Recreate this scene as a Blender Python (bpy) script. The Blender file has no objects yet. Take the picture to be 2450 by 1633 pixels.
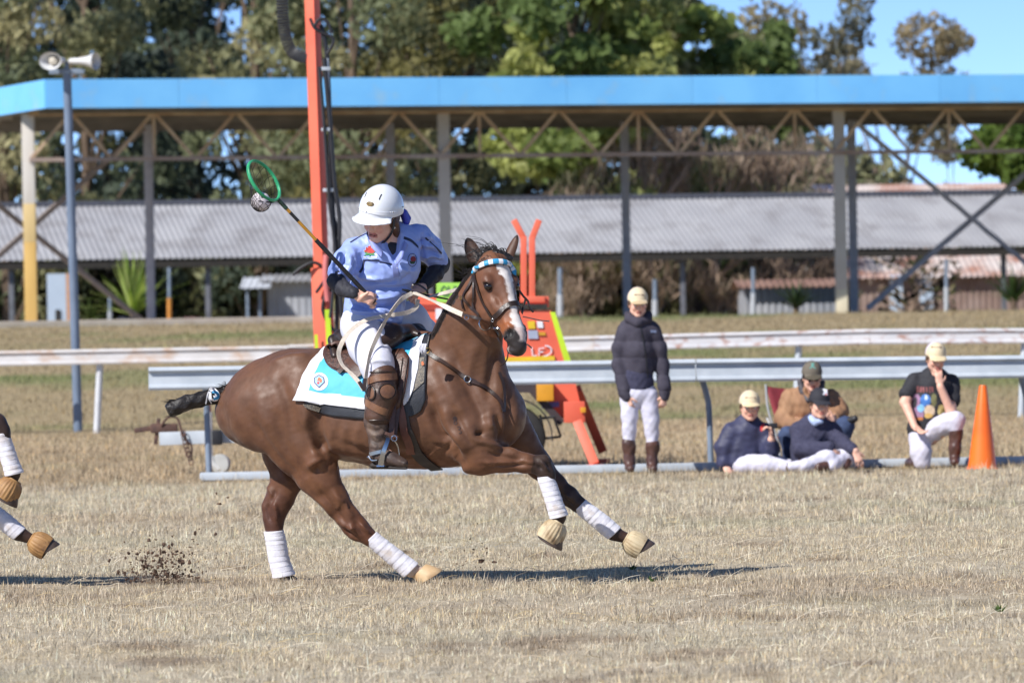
import bpy, bmesh, math, random
import numpy as np
from mathutils import Vector, Matrix
from mathutils.bvhtree import BVHTree

random.seed(7); RNG = np.random.default_rng(7)
scene = bpy.context.scene
COL = scene.collection
R = math.radians
A = np.array

# ------------------------------------------------------------------ camera
IW, IH, FPX = 2450.0, 1633.0, 11250.0          # photograph size in pixels, focal length in the same pixels
CAMZ = 1.345
PITCH = math.atan(35.5 / FPX)
ROLL = R(1.0)
FWD = A([0, math.cos(PITCH), -math.sin(PITCH)])
_r0 = A([1.0, 0, 0]); _u0 = A([0, math.sin(PITCH), math.cos(PITCH)])
RGT = _r0 * math.cos(ROLL) - _u0 * math.sin(ROLL)
UPV = _r0 * math.sin(ROLL) + _u0 * math.cos(ROLL)
CAMP = A([0, 0, CAMZ])
cd = bpy.data.cameras.new('camera'); cam = bpy.data.objects.new('camera', cd); COL.objects.link(cam)
cam.matrix_world = Matrix(((RGT[0], UPV[0], -FWD[0], 0), (RGT[1], UPV[1], -FWD[1], 0), (RGT[2], UPV[2], -FWD[2], CAMZ), (0, 0, 0, 1)))
cd.sensor_width = 36.0; cd.lens = 36.0 * FPX / IW
cd.clip_start = 0.5; cd.clip_end = 3000
cd.dof.use_dof = True; cd.dof.focus_distance = 24.8; cd.dof.aperture_fstop = 5.2
scene.camera = cam

# ------------------------------------------------------------------ light
SUN_TRAVEL = Vector((0.82, 0.74, -1.0)).normalized()
sd = bpy.data.lights.new('sun', 'SUN'); sun = bpy.data.objects.new('sun', sd); COL.objects.link(sun)
sd.energy = 4.6; sd.angle = R(0.5); sd.color = (1.0, 0.965, 0.92)
sun.rotation_euler = SUN_TRAVEL.to_track_quat('-Z', 'Y').to_euler()
sun.location = (-20, -10, 30)
w = bpy.data.worlds.new('World'); scene.world = w; w.use_nodes = True
nt = w.node_tree
sky = nt.nodes.new('ShaderNodeTexSky'); sky.sky_type = 'NISHITA'; sky.sun_disc = False
sky.sun_elevation = math.asin(-SUN_TRAVEL.z)
sky.sun_rotation = math.atan2(-SUN_TRAVEL.x, -SUN_TRAVEL.y)
sky.altitude = 9000; sky.air_density = 1.0; sky.dust_density = 0.0; sky.ozone_density = 2.6
nt.links.new(sky.outputs[0], nt.nodes['Background'].inputs[0])
nt.nodes['Background'].inputs[1].default_value = 0.15
scene.view_settings.view_transform = 'Standard'; scene.view_settings.look = 'None'
scene.view_settings.exposure = 0.42; scene.view_settings.gamma = 1.0
scene.render.engine = 'CYCLES'
scene.cycles.max_bounces = 6; scene.cycles.transparent_max_bounces = 6

# ------------------------------------------------------------------ geometry helpers
def P(u, v, Y):
    "world point that stands Y metres down the field and shows at photograph pixel (u, v)"
    d = FWD + RGT * ((u - IW / 2) / FPX) + UPV * ((IH / 2 - v) / FPX)
    return CAMP + d * (Y / d[1])
def G(u, v, z=0.0):
    d = FWD + RGT * ((u - IW / 2) / FPX) + UPV * ((IH / 2 - v) / FPX)
    return CAMP + d * ((z - CAMZ) / d[2])
def PROJ(p):
    p = np.atleast_2d(p) - CAMP
    z = p @ FWD
    return IW / 2 + FPX * (p @ RGT) / z, IH / 2 - FPX * (p @ UPV) / z
def H(u, v, dy=0.0): return P(u, v, 25.0 + dy)
PXM = FPX / 25.0                                # pixels per metre at the horse
def nrm(v):
    v = np.asarray(v, float); return v / (np.linalg.norm(v) + 1e-12)

def wobble(p, s=1.0, seed=0):
    "cheap smooth pseudo noise, about -1..1, vectorised"
    p = np.asarray(p) * s; r = np.random.default_rng(100 + seed); out = np.zeros(len(p))
    for i in range(7):
        k = r.normal(size=3) * (1 + 0.45 * i); out += np.sin(p @ k + r.uniform(0, 6.28)) / (1 + 0.45 * i)
    return out / 2.2

class MB:
    "collects shapes; build() links them as one mesh object"
    def __init__(s): s.v = []; s.f = []; s.n = 0; s.c = []; s.cur = None
    def add(s, vs, fs, col=None):
        vs = [tuple(map(float, q)) for q in vs]
        s.v += vs; s.f += [tuple(i + s.n for i in f) for f in fs]; s.n += len(vs)
        s.c += [col if col is not None else s.cur] * len(vs)
        return s
    def box(s, c, size, ax=None, col=None, bev=0.0):
        c = A(c, float); h = A(size, float) / 2
        ax = np.eye(3) if ax is None else A(ax, float)
        pts = []
        b = min(bev, h.min() * 0.9)
        if b <= 0:
            for x in (-1, 1):
                for y in (-1, 1):
                    for z in (-1, 1): pts.append(c + ax[0]*x*h[0] + ax[1]*y*h[1] + ax[2]*z*h[2])
            return s.add(pts, [(0,1,3,2), (4,6,7,5), (0,4,5,1), (2,3,7,6), (0,2,6,4), (1,5,7,3)], col)
        bm = bmesh.new(); bmesh.ops.create_cube(bm, size=1)
        for q in bm.verts: q.co = Vector((q.co.x*2*h[0], q.co.y*2*h[1], q.co.z*2*h[2]))
        bmesh.ops.bevel(bm, geom=bm.edges[:], offset=b, segments=2, affect='EDGES', profile=0.6)
        bm.verts.index_update()
        pts = [c + ax[0]*q.co.x + ax[1]*q.co.y + ax[2]*q.co.z for q in bm.verts]
        fs = [tuple(q.index for q in f.verts) for f in bm.faces]; bm.free()
        return s.add(pts, fs, col)
    def bar(s, a, b, w, h, up=(0,0,1), col=None, bev=0.0):
        a = A(a, float); b = A(b, float); d = b - a; L = np.linalg.norm(d); x = d / L
        z = A(up, float) - x * np.dot(up, x); z = nrm(z); y = np.cross(z, x)
        return s.box((a + b) / 2, (L, w, h), (x, y, z), col, bev)
    def tube(s, pts, r, seg=10, caps=True, col=None, flat=None, n=None, closed=False):
        "r: number or list; flat: list of (ra, rb) elliptical radii with n the direction of rb"
        pts = [A(p, float) for p in pts]; m = len(pts)
        rs = [r] * m if np.isscalar(r) else list(r)
        vs = []; up = A([0.13, 0.21, 0.97]) if n is None else A(n, float); px = None
        for i in range(m):
            if closed: t = nrm(pts[(i+1) % m] - pts[i-1])
            else: t = nrm(pts[min(i+1, m-1)] - pts[max(i-1, 0)])
            if n is not None: x = nrm(up - t * np.dot(up, t))
            else:
                if px is None:
                    b = up if abs(np.dot(up, t)) < .95 else A([1.0, 0, 0]); x = nrm(b - t * np.dot(b, t))
                else: x = nrm(px - t * np.dot(px, t))
            px = x; y = np.cross(t, x)
            ra, rb = (rs[i], rs[i]) if flat is None else flat[i]
            for k in range(seg):
                a = 2 * math.pi * k / seg
                vs.append(pts[i] + x * (rb * math.cos(a)) + y * (ra * math.sin(a)))
        fs = []
        for i in range(m if closed else m - 1):
            j = (i + 1) % m
            for k in range(seg):
                q = (k + 1) % seg; fs.append((i*seg+k, i*seg+q, j*seg+q, j*seg+k))
        if caps and not closed:
            fs.append(tuple(range(seg))[::-1]); fs.append(tuple((m-1)*seg + k for k in range(seg)))
        return s.add(vs, fs, col)
    def strap(s, pts, nrms, width, thick, col=None, closed=False):
        "flat strip along pts; nrms: outward normals; width across"
        pts = [A(p, float) for p in pts]; m = len(pts); vs = []
        for i in range(m):
            t = nrm(pts[(i+1) % m] - pts[i-1]) if closed else nrm(pts[min(i+1, m-1)] - pts[max(i-1, 0)])
            nn = A(nrms[i] if not isinstance(nrms, (tuple, np.ndarray)) or np.ndim(nrms) == 2 else nrms, float)
            nn = nrm(nn - t * np.dot(nn, t)); x = np.cross(t, nn)
            wd = width if np.isscalar(width) else width[i]
            for sx, sn in ((-1, 0), (1, 0), (1, 1), (-1, 1)): vs.append(pts[i] + x * (sx * wd / 2) + nn * (sn * thick))
        fs = []
        for i in range(m if closed else m - 1):
            j = (i + 1) % m
            for k in range(4):
                q = (k + 1) % 4; fs.append((i*4+k, i*4+q, j*4+q, j*4+k))
        if not closed: fs += [(3, 2, 1, 0), tuple((m-1)*4 + k for k in range(4))]
        return s.add(vs, fs, col)
    def lathe(s, o, ax, prof, seg=20, col=None, cap=True, ref=None, sx=1.0):
        "prof: list of (distance along ax, radius)"
        ax = nrm(ax); b = A([0, 0, 1.0]) if abs(ax[2]) < .9 else A([1.0, 0, 0])
        if ref is not None: b = A(ref, float)
        x = nrm(b - ax * np.dot(b, ax)); y = np.cross(ax, x); vs = []
        for d, r in prof:
            for k in range(seg):
                a = 2 * math.pi * k / seg
                vs.append(A(o) + ax * d + x * (r * math.cos(a) * sx) + y * (r * math.sin(a)))
        fs = []
        for i in range(len(prof) - 1):
            for k in range(seg):
                q = (k + 1) % seg; fs.append((i*seg+k, i*seg+q, (i+1)*seg+q, (i+1)*seg+k))
        if cap:
            fs.append(tuple(range(seg))[::-1]); fs.append(tuple((len(prof)-1)*seg + k for k in range(seg)))
        return s.add(vs, fs, col)
    def ball(s, c, r, seg=14, rings=9, ax=None, col=None):
        r = A([r, r, r] if np.isscalar(r) else r, float); ax = np.eye(3) if ax is None else A(ax, float)
        vs = []; fs = []
        for i in range(rings + 1):
            th = math.pi * i / rings
            for k in range(seg):
                ph = 2 * math.pi * k / seg
                d = A([math.sin(th)*math.cos(ph), math.sin(th)*math.sin(ph), math.cos(th)]) * r
                vs.append(A(c) + ax[0]*d[0] + ax[1]*d[1] + ax[2]*d[2])
        for i in range(rings):
            for k in range(seg):
                q = (k + 1) % seg; fs.append((i*seg+k, (i+1)*seg+k, (i+1)*seg+q, i*seg+q))
        return s.add(vs, fs, col)
    def build(s, name, mat, parent=None, smooth=True, split=40):
        me = bpy.data.meshes.new(name); me.from_pydata(s.v, [], s.f); me.validate(); me.update()
        if any(c is not None for c in s.c) and len(me.vertices) == len(s.v):
            setcol(me, A([c if c is not None else (1, 1, 1) for c in s.c], float))
        bm = bmesh.new(); bm.from_mesh(me); bmesh.ops.recalc_face_normals(bm, faces=bm.faces[:])
        if smooth:
            lim = R(split)
            for f in bm.faces: f.smooth = True
            for e in bm.edges:
                if len(e.link_faces) == 2 and e.calc_face_angle(0) > lim: e.smooth = False
        bm.to_mesh(me); bm.free()
        return link(name, me, mat, parent)

def link(name, me, mat, parent=None):
    o = bpy.data.objects.new(name, me); COL.objects.link(o)
    if mat is not None:
        me.materials.clear(); me.materials.append(mat)
    if parent is not None:
        o.parent = parent; o.matrix_parent_inverse = PINV.get(parent.name, Matrix.Identity(4))
    return o
PINV = {}
def thing(name, label, cat, loc=(0, 0, 0), group=None):
    o = bpy.data.objects.new(name, None); COL.objects.link(o); o.empty_display_size = 0.1
    o.location = Vector([float(q) for q in loc]); tag(o, label, cat, group)
    PINV[o.name] = Matrix.Translation(o.location).inverted()
    return o
def tag(o, label=None, cat=None, group=None, kind=None):
    if label: o['label'] = label
    if cat: o['category'] = cat
    if group: o['group'] = group
    if kind: o['kind'] = kind
    if o.type == 'MESH': PINV[o.name] = Matrix.Identity(4)
    return o
def sub(o):
    PINV[o.name] = o.matrix_parent_inverse.copy() if False else Matrix.Identity(4); return o
def setcol(me, cols):
    a = me.attributes.get('Col') or me.attributes.new('Col', 'FLOAT_COLOR', 'POINT')
    c = np.ones((len(me.vertices), 4), np.float32); c[:, :3] = cols; a.data.foreach_set('color', c.ravel())
def npmesh(name, v, quads=None, tris=None, cols=None, smooth=True):
    me = bpy.data.meshes.new(name)
    loops = []; tot = []
    if quads is not None and len(quads): loops.append(np.asarray(quads).ravel()); tot.append(np.full(len(quads), 4))
    if tris is not None and len(tris): loops.append(np.asarray(tris).ravel()); tot.append(np.full(len(tris), 3))
    loops = np.concatenate(loops).astype(np.int32); tot = np.concatenate(tot).astype(np.int32)
    me.vertices.add(len(v)); me.vertices.foreach_set('co', np.asarray(v, np.float32).ravel())
    me.loops.add(len(loops)); me.loops.foreach_set('vertex_index', loops)
    me.polygons.add(len(tot)); me.polygons.foreach_set('loop_start', np.concatenate([[0], np.cumsum(tot)[:-1]]).astype(np.int32))
    if smooth: me.polygons.foreach_set('use_smooth', np.ones(len(tot), bool))
    me.update(calc_edges=True)
    if cols is not None: setcol(me, cols)
    return me

# ------------------------------------------------------------------ implicit surfaces: bodies and cloth as one continuous skin
class Field:
    def __init__(s, lo, hi, vox):
        s.lo = A(lo, float); s.vox = vox
        s.dim = np.ceil((A(hi, float) - s.lo) / vox).astype(int) + 1
        s.val = np.full(s.dim, 0.25, np.float32)
        s.ax = [s.lo[i] + vox * np.arange(s.dim[i]) for i in range(3)]
    def _slice(s, lo, hi, m):
        a = np.clip(np.floor((lo - m - s.lo) / s.vox).astype(int), 0, s.dim)
        b = np.clip(np.ceil((hi + m - s.lo) / s.vox).astype(int) + 1, 0, s.dim)
        if (b <= a).any(): return None, None
        sl = tuple(slice(a[i], b[i]) for i in range(3))
        g = np.stack(np.meshgrid(*[s.ax[i][sl[i]] for i in range(3)], indexing='ij'), -1)
        return sl, g
    def _mix(s, sl, d, k, cut=False):
        o = s.val[sl]
        if cut:
            d = -d; h = np.clip(.5 - .5 * (o - d) / k, 0, 1); s.val[sl] = o * (1 - h) + d * h + k * h * (1 - h)
        else:
            h = np.clip(.5 + .5 * (o - d) / k, 0, 1); s.val[sl] = o * (1 - h) + d * h - k * h * (1 - h)
    def seg(s, a, b, ra, rb, n=(0, 1, 0), k=.02, cut=False):
        "tapered limb from a to b; ra, rb = (radius across n-free plane, radius along n)"
        a = A(a, float); b = A(b, float)
        ra = (ra, ra) if np.isscalar(ra) else ra; rb = (rb, rb) if np.isscalar(rb) else rb
        m = max(max(ra), max(rb)) + k + 2 * s.vox
        sl, g = s._slice(np.minimum(a, b), np.maximum(a, b), m)
        if sl is None: return s
        ab = b - a; L2 = ab @ ab
        w = g - a; t = np.clip((w @ ab) / max(L2, 1e-9), 0, 1)
        w = w - t[..., None] * ab; n = nrm(n)
        l = w @ n; rest = np.sqrt(np.maximum((w * w).sum(-1) - l * l, 0))
        ro = ra[0] + (rb[0] - ra[0]) * t; rl = ra[1] + (rb[1] - ra[1]) * t
        k0 = np.sqrt((l / rl) ** 2 + (rest / ro) ** 2); k1 = np.sqrt((l / rl ** 2) ** 2 + (rest / ro ** 2) ** 2) + 1e-6
        d = np.where(k0 < 1e-4, -np.minimum(ro, rl), k0 * (k0 - 1) / k1)
        s._mix(sl, d, k, cut); return s
    def chain(s, pts, k=.02):
        "pts: list of (point, r_plane, r_lateral, n)"
        for p, q in zip(pts[:-1], pts[1:]):
            s.seg(p[0], q[0], (p[1], p[2]), (q[1], q[2]), nrm(A(p[3]) + A(q[3])), k)
        return s
    def ell(s, c, r, ax=None, k=.02, cut=False):
        c = A(c, float); r = A(r if not np.isscalar(r) else [r] * 3, float); ax = np.eye(3) if ax is None else A(ax, float)
        m = r.max() + k + 2 * s.vox
        sl, g = s._slice(c, c, m)
        if sl is None: return s
        q = (g - c) @ ax.T
        k0 = np.sqrt(((q / r) ** 2).sum(-1)); k1 = np.sqrt(((q / r ** 2) ** 2).sum(-1)) + 1e-6
        d = np.where(k0 < 1e-4, -r.min(), k0 * (k0 - 1) / k1)
        s._mix(sl, d, k, cut); return s
    def plane(s, p, n, k=.01):
        "keep only the side n points away from"
        g = np.stack(np.meshgrid(*s.ax, indexing='ij'), -1); d = ((g - A(p)) @ nrm(n))
        o = s.val; h = np.clip(.5 - .5 * (o - d) / k, 0, 1); s.val = (o * (1 - h) + d * h + k * h * (1 - h)).astype(np.float32); return s
    def mesh(s, smooth=2):
        v = s.val; I = v < 0
        c8 = [(x, y, z) for x in (0, 1) for y in (0, 1) for z in (0, 1)]
        D = s.dim - 1
        cnt = np.zeros(D, np.int8)
        for x, y, z in c8: cnt += I[x:x+D[0], y:y+D[1], z:z+D[2]]
        act = np.argwhere((cnt > 0) & (cnt < 8))
        idx = np.full(D, -1, np.int32); idx[tuple(act.T)] = np.arange(len(act))
        cv = np.stack([v[act[:, 0]+x, act[:, 1]+y, act[:, 2]+z] for x, y, z in c8], 1)
        cc = A(c8, float); acc = np.zeros((len(act), 3)); num = np.zeros(len(act))
        for i in range(8):
            for j in range(i + 1, 8):
                if abs(cc[i] - cc[j]).sum() != 1: continue
                m = (cv[:, i] < 0) != (cv[:, j] < 0)
                t = cv[:, i] / np.where(m, cv[:, i] - cv[:, j], 1)
                acc[m] += (cc[i] + t[:, None] * (cc[j] - cc[i]))[m]; num[m] += 1
        pos = s.lo + s.vox * (act + acc / num[:, None])
        quads = []
        for ax in range(3):
            o1, o2 = (ax + 1) % 3, (ax + 2) % 3
            a = np.take(I, np.arange(s.dim[ax] - 1), ax); b = np.take(I, np.arange(1, s.dim[ax]), ax)
            e = np.argwhere(a != b)
            e = e[(e[:, o1] > 0) & (e[:, o2] > 0) & (e[:, o1] < D[o1]) & (e[:, o2] < D[o2])]
            ins = a[tuple(e.T)]
            q = []
            for d1, d2 in ((-1, -1), (0, -1), (0, 0), (-1, 0)):
                w_ = e.copy(); w_[:, o1] += d1; w_[:, o2] += d2; q.append(idx[tuple(w_.T)])
            q = np.stack(q, 1); q[~ins] = q[~ins][:, ::-1]; quads.append(q)
        quads = np.concatenate(quads); quads = quads[(quads >= 0).all(1)]
        for _ in range(smooth): pos = relax(pos, quads, .5)
        return pos, quads
def relax(pos, quads, f):
    e = np.concatenate([quads[:, [0, 1]], quads[:, [1, 2]], quads[:, [2, 3]], quads[:, [3, 0]]])
    i = np.concatenate([e[:, 0], e[:, 1]]); j = np.concatenate([e[:, 1], e[:, 0]]); n = len(pos)
    c = np.bincount(i, minlength=n).astype(float); c[c == 0] = 1
    m = np.stack([np.bincount(i, pos[j, k], n) for k in range(3)], 1) / c[:, None]
    return pos + (m - pos) * f
def vnormals(pos, quads):
    n = np.cross(pos[quads[:, 2]] - pos[quads[:, 0]], pos[quads[:, 3]] - pos[quads[:, 1]])
    out = np.zeros_like(pos)
    for k in range(4):
        for c in range(3): out[:, c] += np.bincount(quads[:, k], n[:, c], len(pos))
    return out / (np.linalg.norm(out, axis=1)[:, None] + 1e-12)
def skin(name, F, mat, parent=None, smooth=2, cols=None, disp=None):
    pos, q = F.mesh(smooth); nn = vnormals(pos, q)
    if disp is not None: pos = pos + nn * disp(pos, nn)[:, None]
    me = npmesh(name, pos, q)
    if cols is not None: setcol(me, cols(pos, nn))
    return link(name, me, mat, parent)
def bounds(pts, m): pts = A(pts); return pts.min(0) - m, pts.max(0) + m

def inpoly(u, v, poly):
    poly = A(poly, float); res = np.zeros(len(u), bool); j = len(poly) - 1
    for i in range(len(poly)):
        x1, y1 = poly[i]; x2, y2 = poly[j]
        c = ((y1 > v) != (y2 > v)) & (u < (x2 - x1) * (v - y1) / ((y2 - y1) if abs(y2 - y1) > 1e-9 else 1e-9) + x1); res ^= c; j = i
    return res
def spline(pts, n=8):
    "Catmull-Rom through the points"
    p = A(pts, float); p = np.vstack([2*p[0]-p[1], p, 2*p[-1]-p[-2]]); out = []
    for i in range(1, len(p) - 2):
        for t in np.linspace(0, 1, n, endpoint=False):
            out.append(.5*((2*p[i]) + (-p[i-1]+p[i+1])*t + (2*p[i-1]-5*p[i]+4*p[i+1]-p[i+2])*t*t + (-p[i-1]+3*p[i]-3*p[i+1]+p[i+2])*t**3))
    out.append(p[-2]); return [A(q) for q in out]

# ------------------------------------------------------------------ materials
MATS = {}
def mat(name, c1, c2=None, rough=.6, scale=6.0, bump=0.0, bscale=None, metal=0.0, attr=False, spec=.5, stretch=(1, 1, 1),
        detail=5.0, lo=.35, hi=.65, dirt=None, sheen=0.0, trans=0.0, wave=None, coat=0.0, jitter=0.0, rvar=0.0):
    if name in MATS: return MATS[name]
    m = bpy.data.materials.new(name); m.use_nodes = True; MATS[name] = m
    t = m.node_tree; N = t.nodes; L = t.links; b = N['Principled BSDF']
    def mix(f, a, c, mode='MIX'):
        x = N.new('ShaderNodeMix'); x.data_type = 'RGBA'; x.blend_type = mode
        for val, sk in ((f, 0), (a, 6), (c, 7)):
            if hasattr(val, 'is_output'): L.new(val, x.inputs[sk])
            elif sk == 0: x.inputs[0].default_value = val
            else: x.inputs[sk].default_value = (*val, 1)
        return x.outputs[2]
    tc = N.new('ShaderNodeTexCoord'); mp = N.new('ShaderNodeMapping'); L.new(tc.outputs['Object'], mp.inputs[0])
    mp.inputs['Scale'].default_value = stretch
    no = N.new('ShaderNodeTexNoise'); no.inputs['Scale'].default_value = scale; no.inputs['Detail'].default_value = detail
    L.new(mp.outputs[0], no.inputs['Vector'])
    rp = N.new('ShaderNodeMapRange'); rp.inputs[1].default_value = lo; rp.inputs[2].default_value = hi; L.new(no.outputs[0], rp.inputs[0])
    if attr:
        at = N.new('ShaderNodeAttribute'); at.attribute_name = 'Col'
        base = at.outputs['Color']
        if c2 is not None: base = mix(rp.outputs[0], base, mix(1.0, base, c2, 'MULTIPLY'))
    else: base = mix(rp.outputs[0], c1, c2 if c2 is not None else tuple(q * .85 for q in c1))
    if dirt:
        n2 = N.new('ShaderNodeTexNoise'); n2.inputs['Scale'].default_value = dirt[1]; n2.inputs['Detail'].default_value = 8
        L.new(mp.outputs[0], n2.inputs['Vector'])
        r2 = N.new('ShaderNodeMapRange'); r2.inputs[1].default_value = dirt[2]; r2.inputs[2].default_value = dirt[3]; L.new(n2.outputs[0], r2.inputs[0])
        base = mix(r2.outputs[0], base, dirt[0])
    if jitter:
        oi = N.new('ShaderNodeObjectInfo'); hs = N.new('ShaderNodeHueSaturation')
        mr = N.new('ShaderNodeMapRange'); mr.inputs[3].default_value = 1 - jitter; mr.inputs[4].default_value = 1 + jitter
        L.new(oi.outputs['Random'], mr.inputs[0]); L.new(mr.outputs[0], hs.inputs['Value']); L.new(base, hs.inputs['Color']); base = hs.outputs[0]
    L.new(base, b.inputs['Base Color'])
    b.inputs['Roughness'].default_value = rough; b.inputs['Metallic'].default_value = metal; b.inputs['Specular IOR Level'].default_value = spec
    if rvar:
        mr = N.new('ShaderNodeMapRange'); mr.inputs[3].default_value = rough - rvar; mr.inputs[4].default_value = rough + rvar
        L.new(rp.outputs[0], mr.inputs[0]); L.new(mr.outputs[0], b.inputs['Roughness'])
    if sheen: b.inputs['Sheen Weight'].default_value = sheen
    if coat: b.inputs['Coat Weight'].default_value = coat; b.inputs['Coat Roughness'].default_value = .15
    if bump:
        nb = N.new('ShaderNodeTexNoise'); nb.inputs['Scale'].default_value = bscale or scale * 4; nb.inputs['Detail'].default_value = 4
        L.new(mp.outputs[0], nb.inputs['Vector']); bp = N.new('ShaderNodeBump'); bp.inputs['Strength'].default_value = bump; bp.inputs['Distance'].default_value = .01
        L.new(nb.outputs[0], bp.inputs['Height']); L.new(bp.outputs[0], b.inputs['Normal'])
    if trans:
        tr = N.new('ShaderNodeBsdfTranslucent'); L.new(base, tr.inputs[0]); ms = N.new('ShaderNodeMixShader'); ms.inputs[0].default_value = trans
        L.new(b.outputs[0], ms.inputs[1]); L.new(tr.outputs[0], ms.inputs[2]); L.new(ms.outputs[0], N['Material Output'].inputs[0])
    return m
def srgb(r, g, b):
    f = lambda c: (c / 255 / 12.92) if c / 255 <= .04045 else ((c / 255 + .055) / 1.055) ** 2.4
    return (f(r), f(g), f(b))
# ------------------------------------------------------------------ the ground
def sstep(x): x = np.clip(x, 0, 1); return x * x * (3 - 2 * x)
def gz(x, y):
    x = np.asarray(x, float); y = np.asarray(y, float)
    z = 1.5 * np.clip((y - 63.5) / 34.0, 0, 1)
    z = z + .012 * np.sin(x * 1.7 + y * .9) * np.sin(y * 1.3 - x * .6) + .02 * np.sin(x * .35 + 1) * np.sin(y * .22)
    return z
def patches(x, y, s, seed):
    return wobble(np.stack([x, y, np.zeros_like(x)], 1), s, seed)
STRAW = srgb(217, 203, 177); PALE = srgb(231, 221, 201); BROWN = srgb(186, 168, 146); GREEN = srgb(142, 150, 104); GREY = srgb(200, 191, 176)
DIV = [(r_[0] * (2.2 + r_[1] * .11), r_[1], r_[2]) for r_ in zip(RNG.uniform(-1, 1, 170), RNG.uniform(17, 42, 170), RNG.uniform(.03, .13, 170))]
_dv = G(385, 1392); DIV += [(_dv[0] + a, _dv[1] + b, c) for a, b, c in ((0, .1, .16), (.12, 0, .12), (-.12, .15, .1), (.3, .1, .08))]
def divots(x, y):
    "how bare the turf is: old hoof cuts and scuffs"
    out = np.zeros(len(x)); o = np.argsort(y); ys_ = y[o]
    for a, b, c in DIV:
        i0, i1 = np.searchsorted(ys_, [b - c * 5, b + c * 5]); k = o[i0:i1]; d = np.hypot((x[k] - a) / 1.6, (y[k] - b) / 2.2) / c; out[k] = np.maximum(out[k], sstep(1.5 - d))
    return out
def field_colour(x, y):
    "colour of the dry turf at each place: straw, browner by the rails, green on the bank"
    n1 = patches(x, y, 1.1, 1); n2 = patches(x, y, .35, 2); n3 = patches(x, y, 3.5, 3)
    c = A(STRAW)[None] * np.ones((len(x), 1))
    def bl(c, col, f): f = np.clip(f, 0, 1)[:, None]; return c * (1 - f) + A(col)[None] * f
    c = bl(c, PALE, .45 * sstep(n1 * .8 + .4)); c = bl(c, GREY, .5 * sstep(n3 * .7 + .3)); c = bl(c, BROWN, .55 * sstep(n2 + n3 * .4 - .25))
    mid = sstep((y - 40) / 3) * (1 - sstep((y - 62) / 4)); c = bl(c, srgb(180, 158, 126), .7 * mid)
    bank = sstep((y - 61) / 4); c = bl(c, srgb(156, 140, 108), .85 * bank)
    c = bl(c, srgb(118, 132, 84), (.12 + .0 * y) * sstep(n1 + .3 * n3 - .35) * (1 - mid) + .75 * bank * sstep(n2 * 1.3 + .3 * n1 - .15))
    c = bl(c, srgb(168, 168, 124), .22 * sstep((34 - abs(y - 33)) / 8) * sstep((y - 27) / 5) * sstep(n1 * .9 + .1))
    c = bl(c, srgb(140, 118, 98), .6 * divots(x, y))
    return c
ys = np.concatenate([np.arange(-30, 14, 4), np.concatenate([np.arange(14, 44, .16), np.arange(44, 70, .5)]), np.arange(70, 130, 1.5), [140, 160, 190, 230, 300, 420, 700, 1200, 2500]])
xs = np.concatenate([[-1500, -600, -250, -120, -60, -40], np.concatenate([np.arange(-30, -6, .6), np.arange(-6, 6, .16), np.arange(6, 30.1, .6)]), [40, 60, 120, 250, 600, 1500]])
XX, YY = np.meshgrid(xs, ys); gv = np.stack([XX.ravel(), YY.ravel(), gz(XX.ravel(), YY.ravel())], 1)
nx = len(xs); ii = (np.arange(len(ys) - 1)[:, None] * nx + np.arange(nx - 1)[None]).ravel()
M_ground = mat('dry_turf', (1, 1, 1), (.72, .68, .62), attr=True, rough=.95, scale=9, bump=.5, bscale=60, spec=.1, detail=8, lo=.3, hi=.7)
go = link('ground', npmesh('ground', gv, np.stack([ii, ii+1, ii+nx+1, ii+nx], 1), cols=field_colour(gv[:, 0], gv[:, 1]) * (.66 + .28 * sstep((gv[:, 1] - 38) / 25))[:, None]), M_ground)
tag(go, kind='structure')

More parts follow.
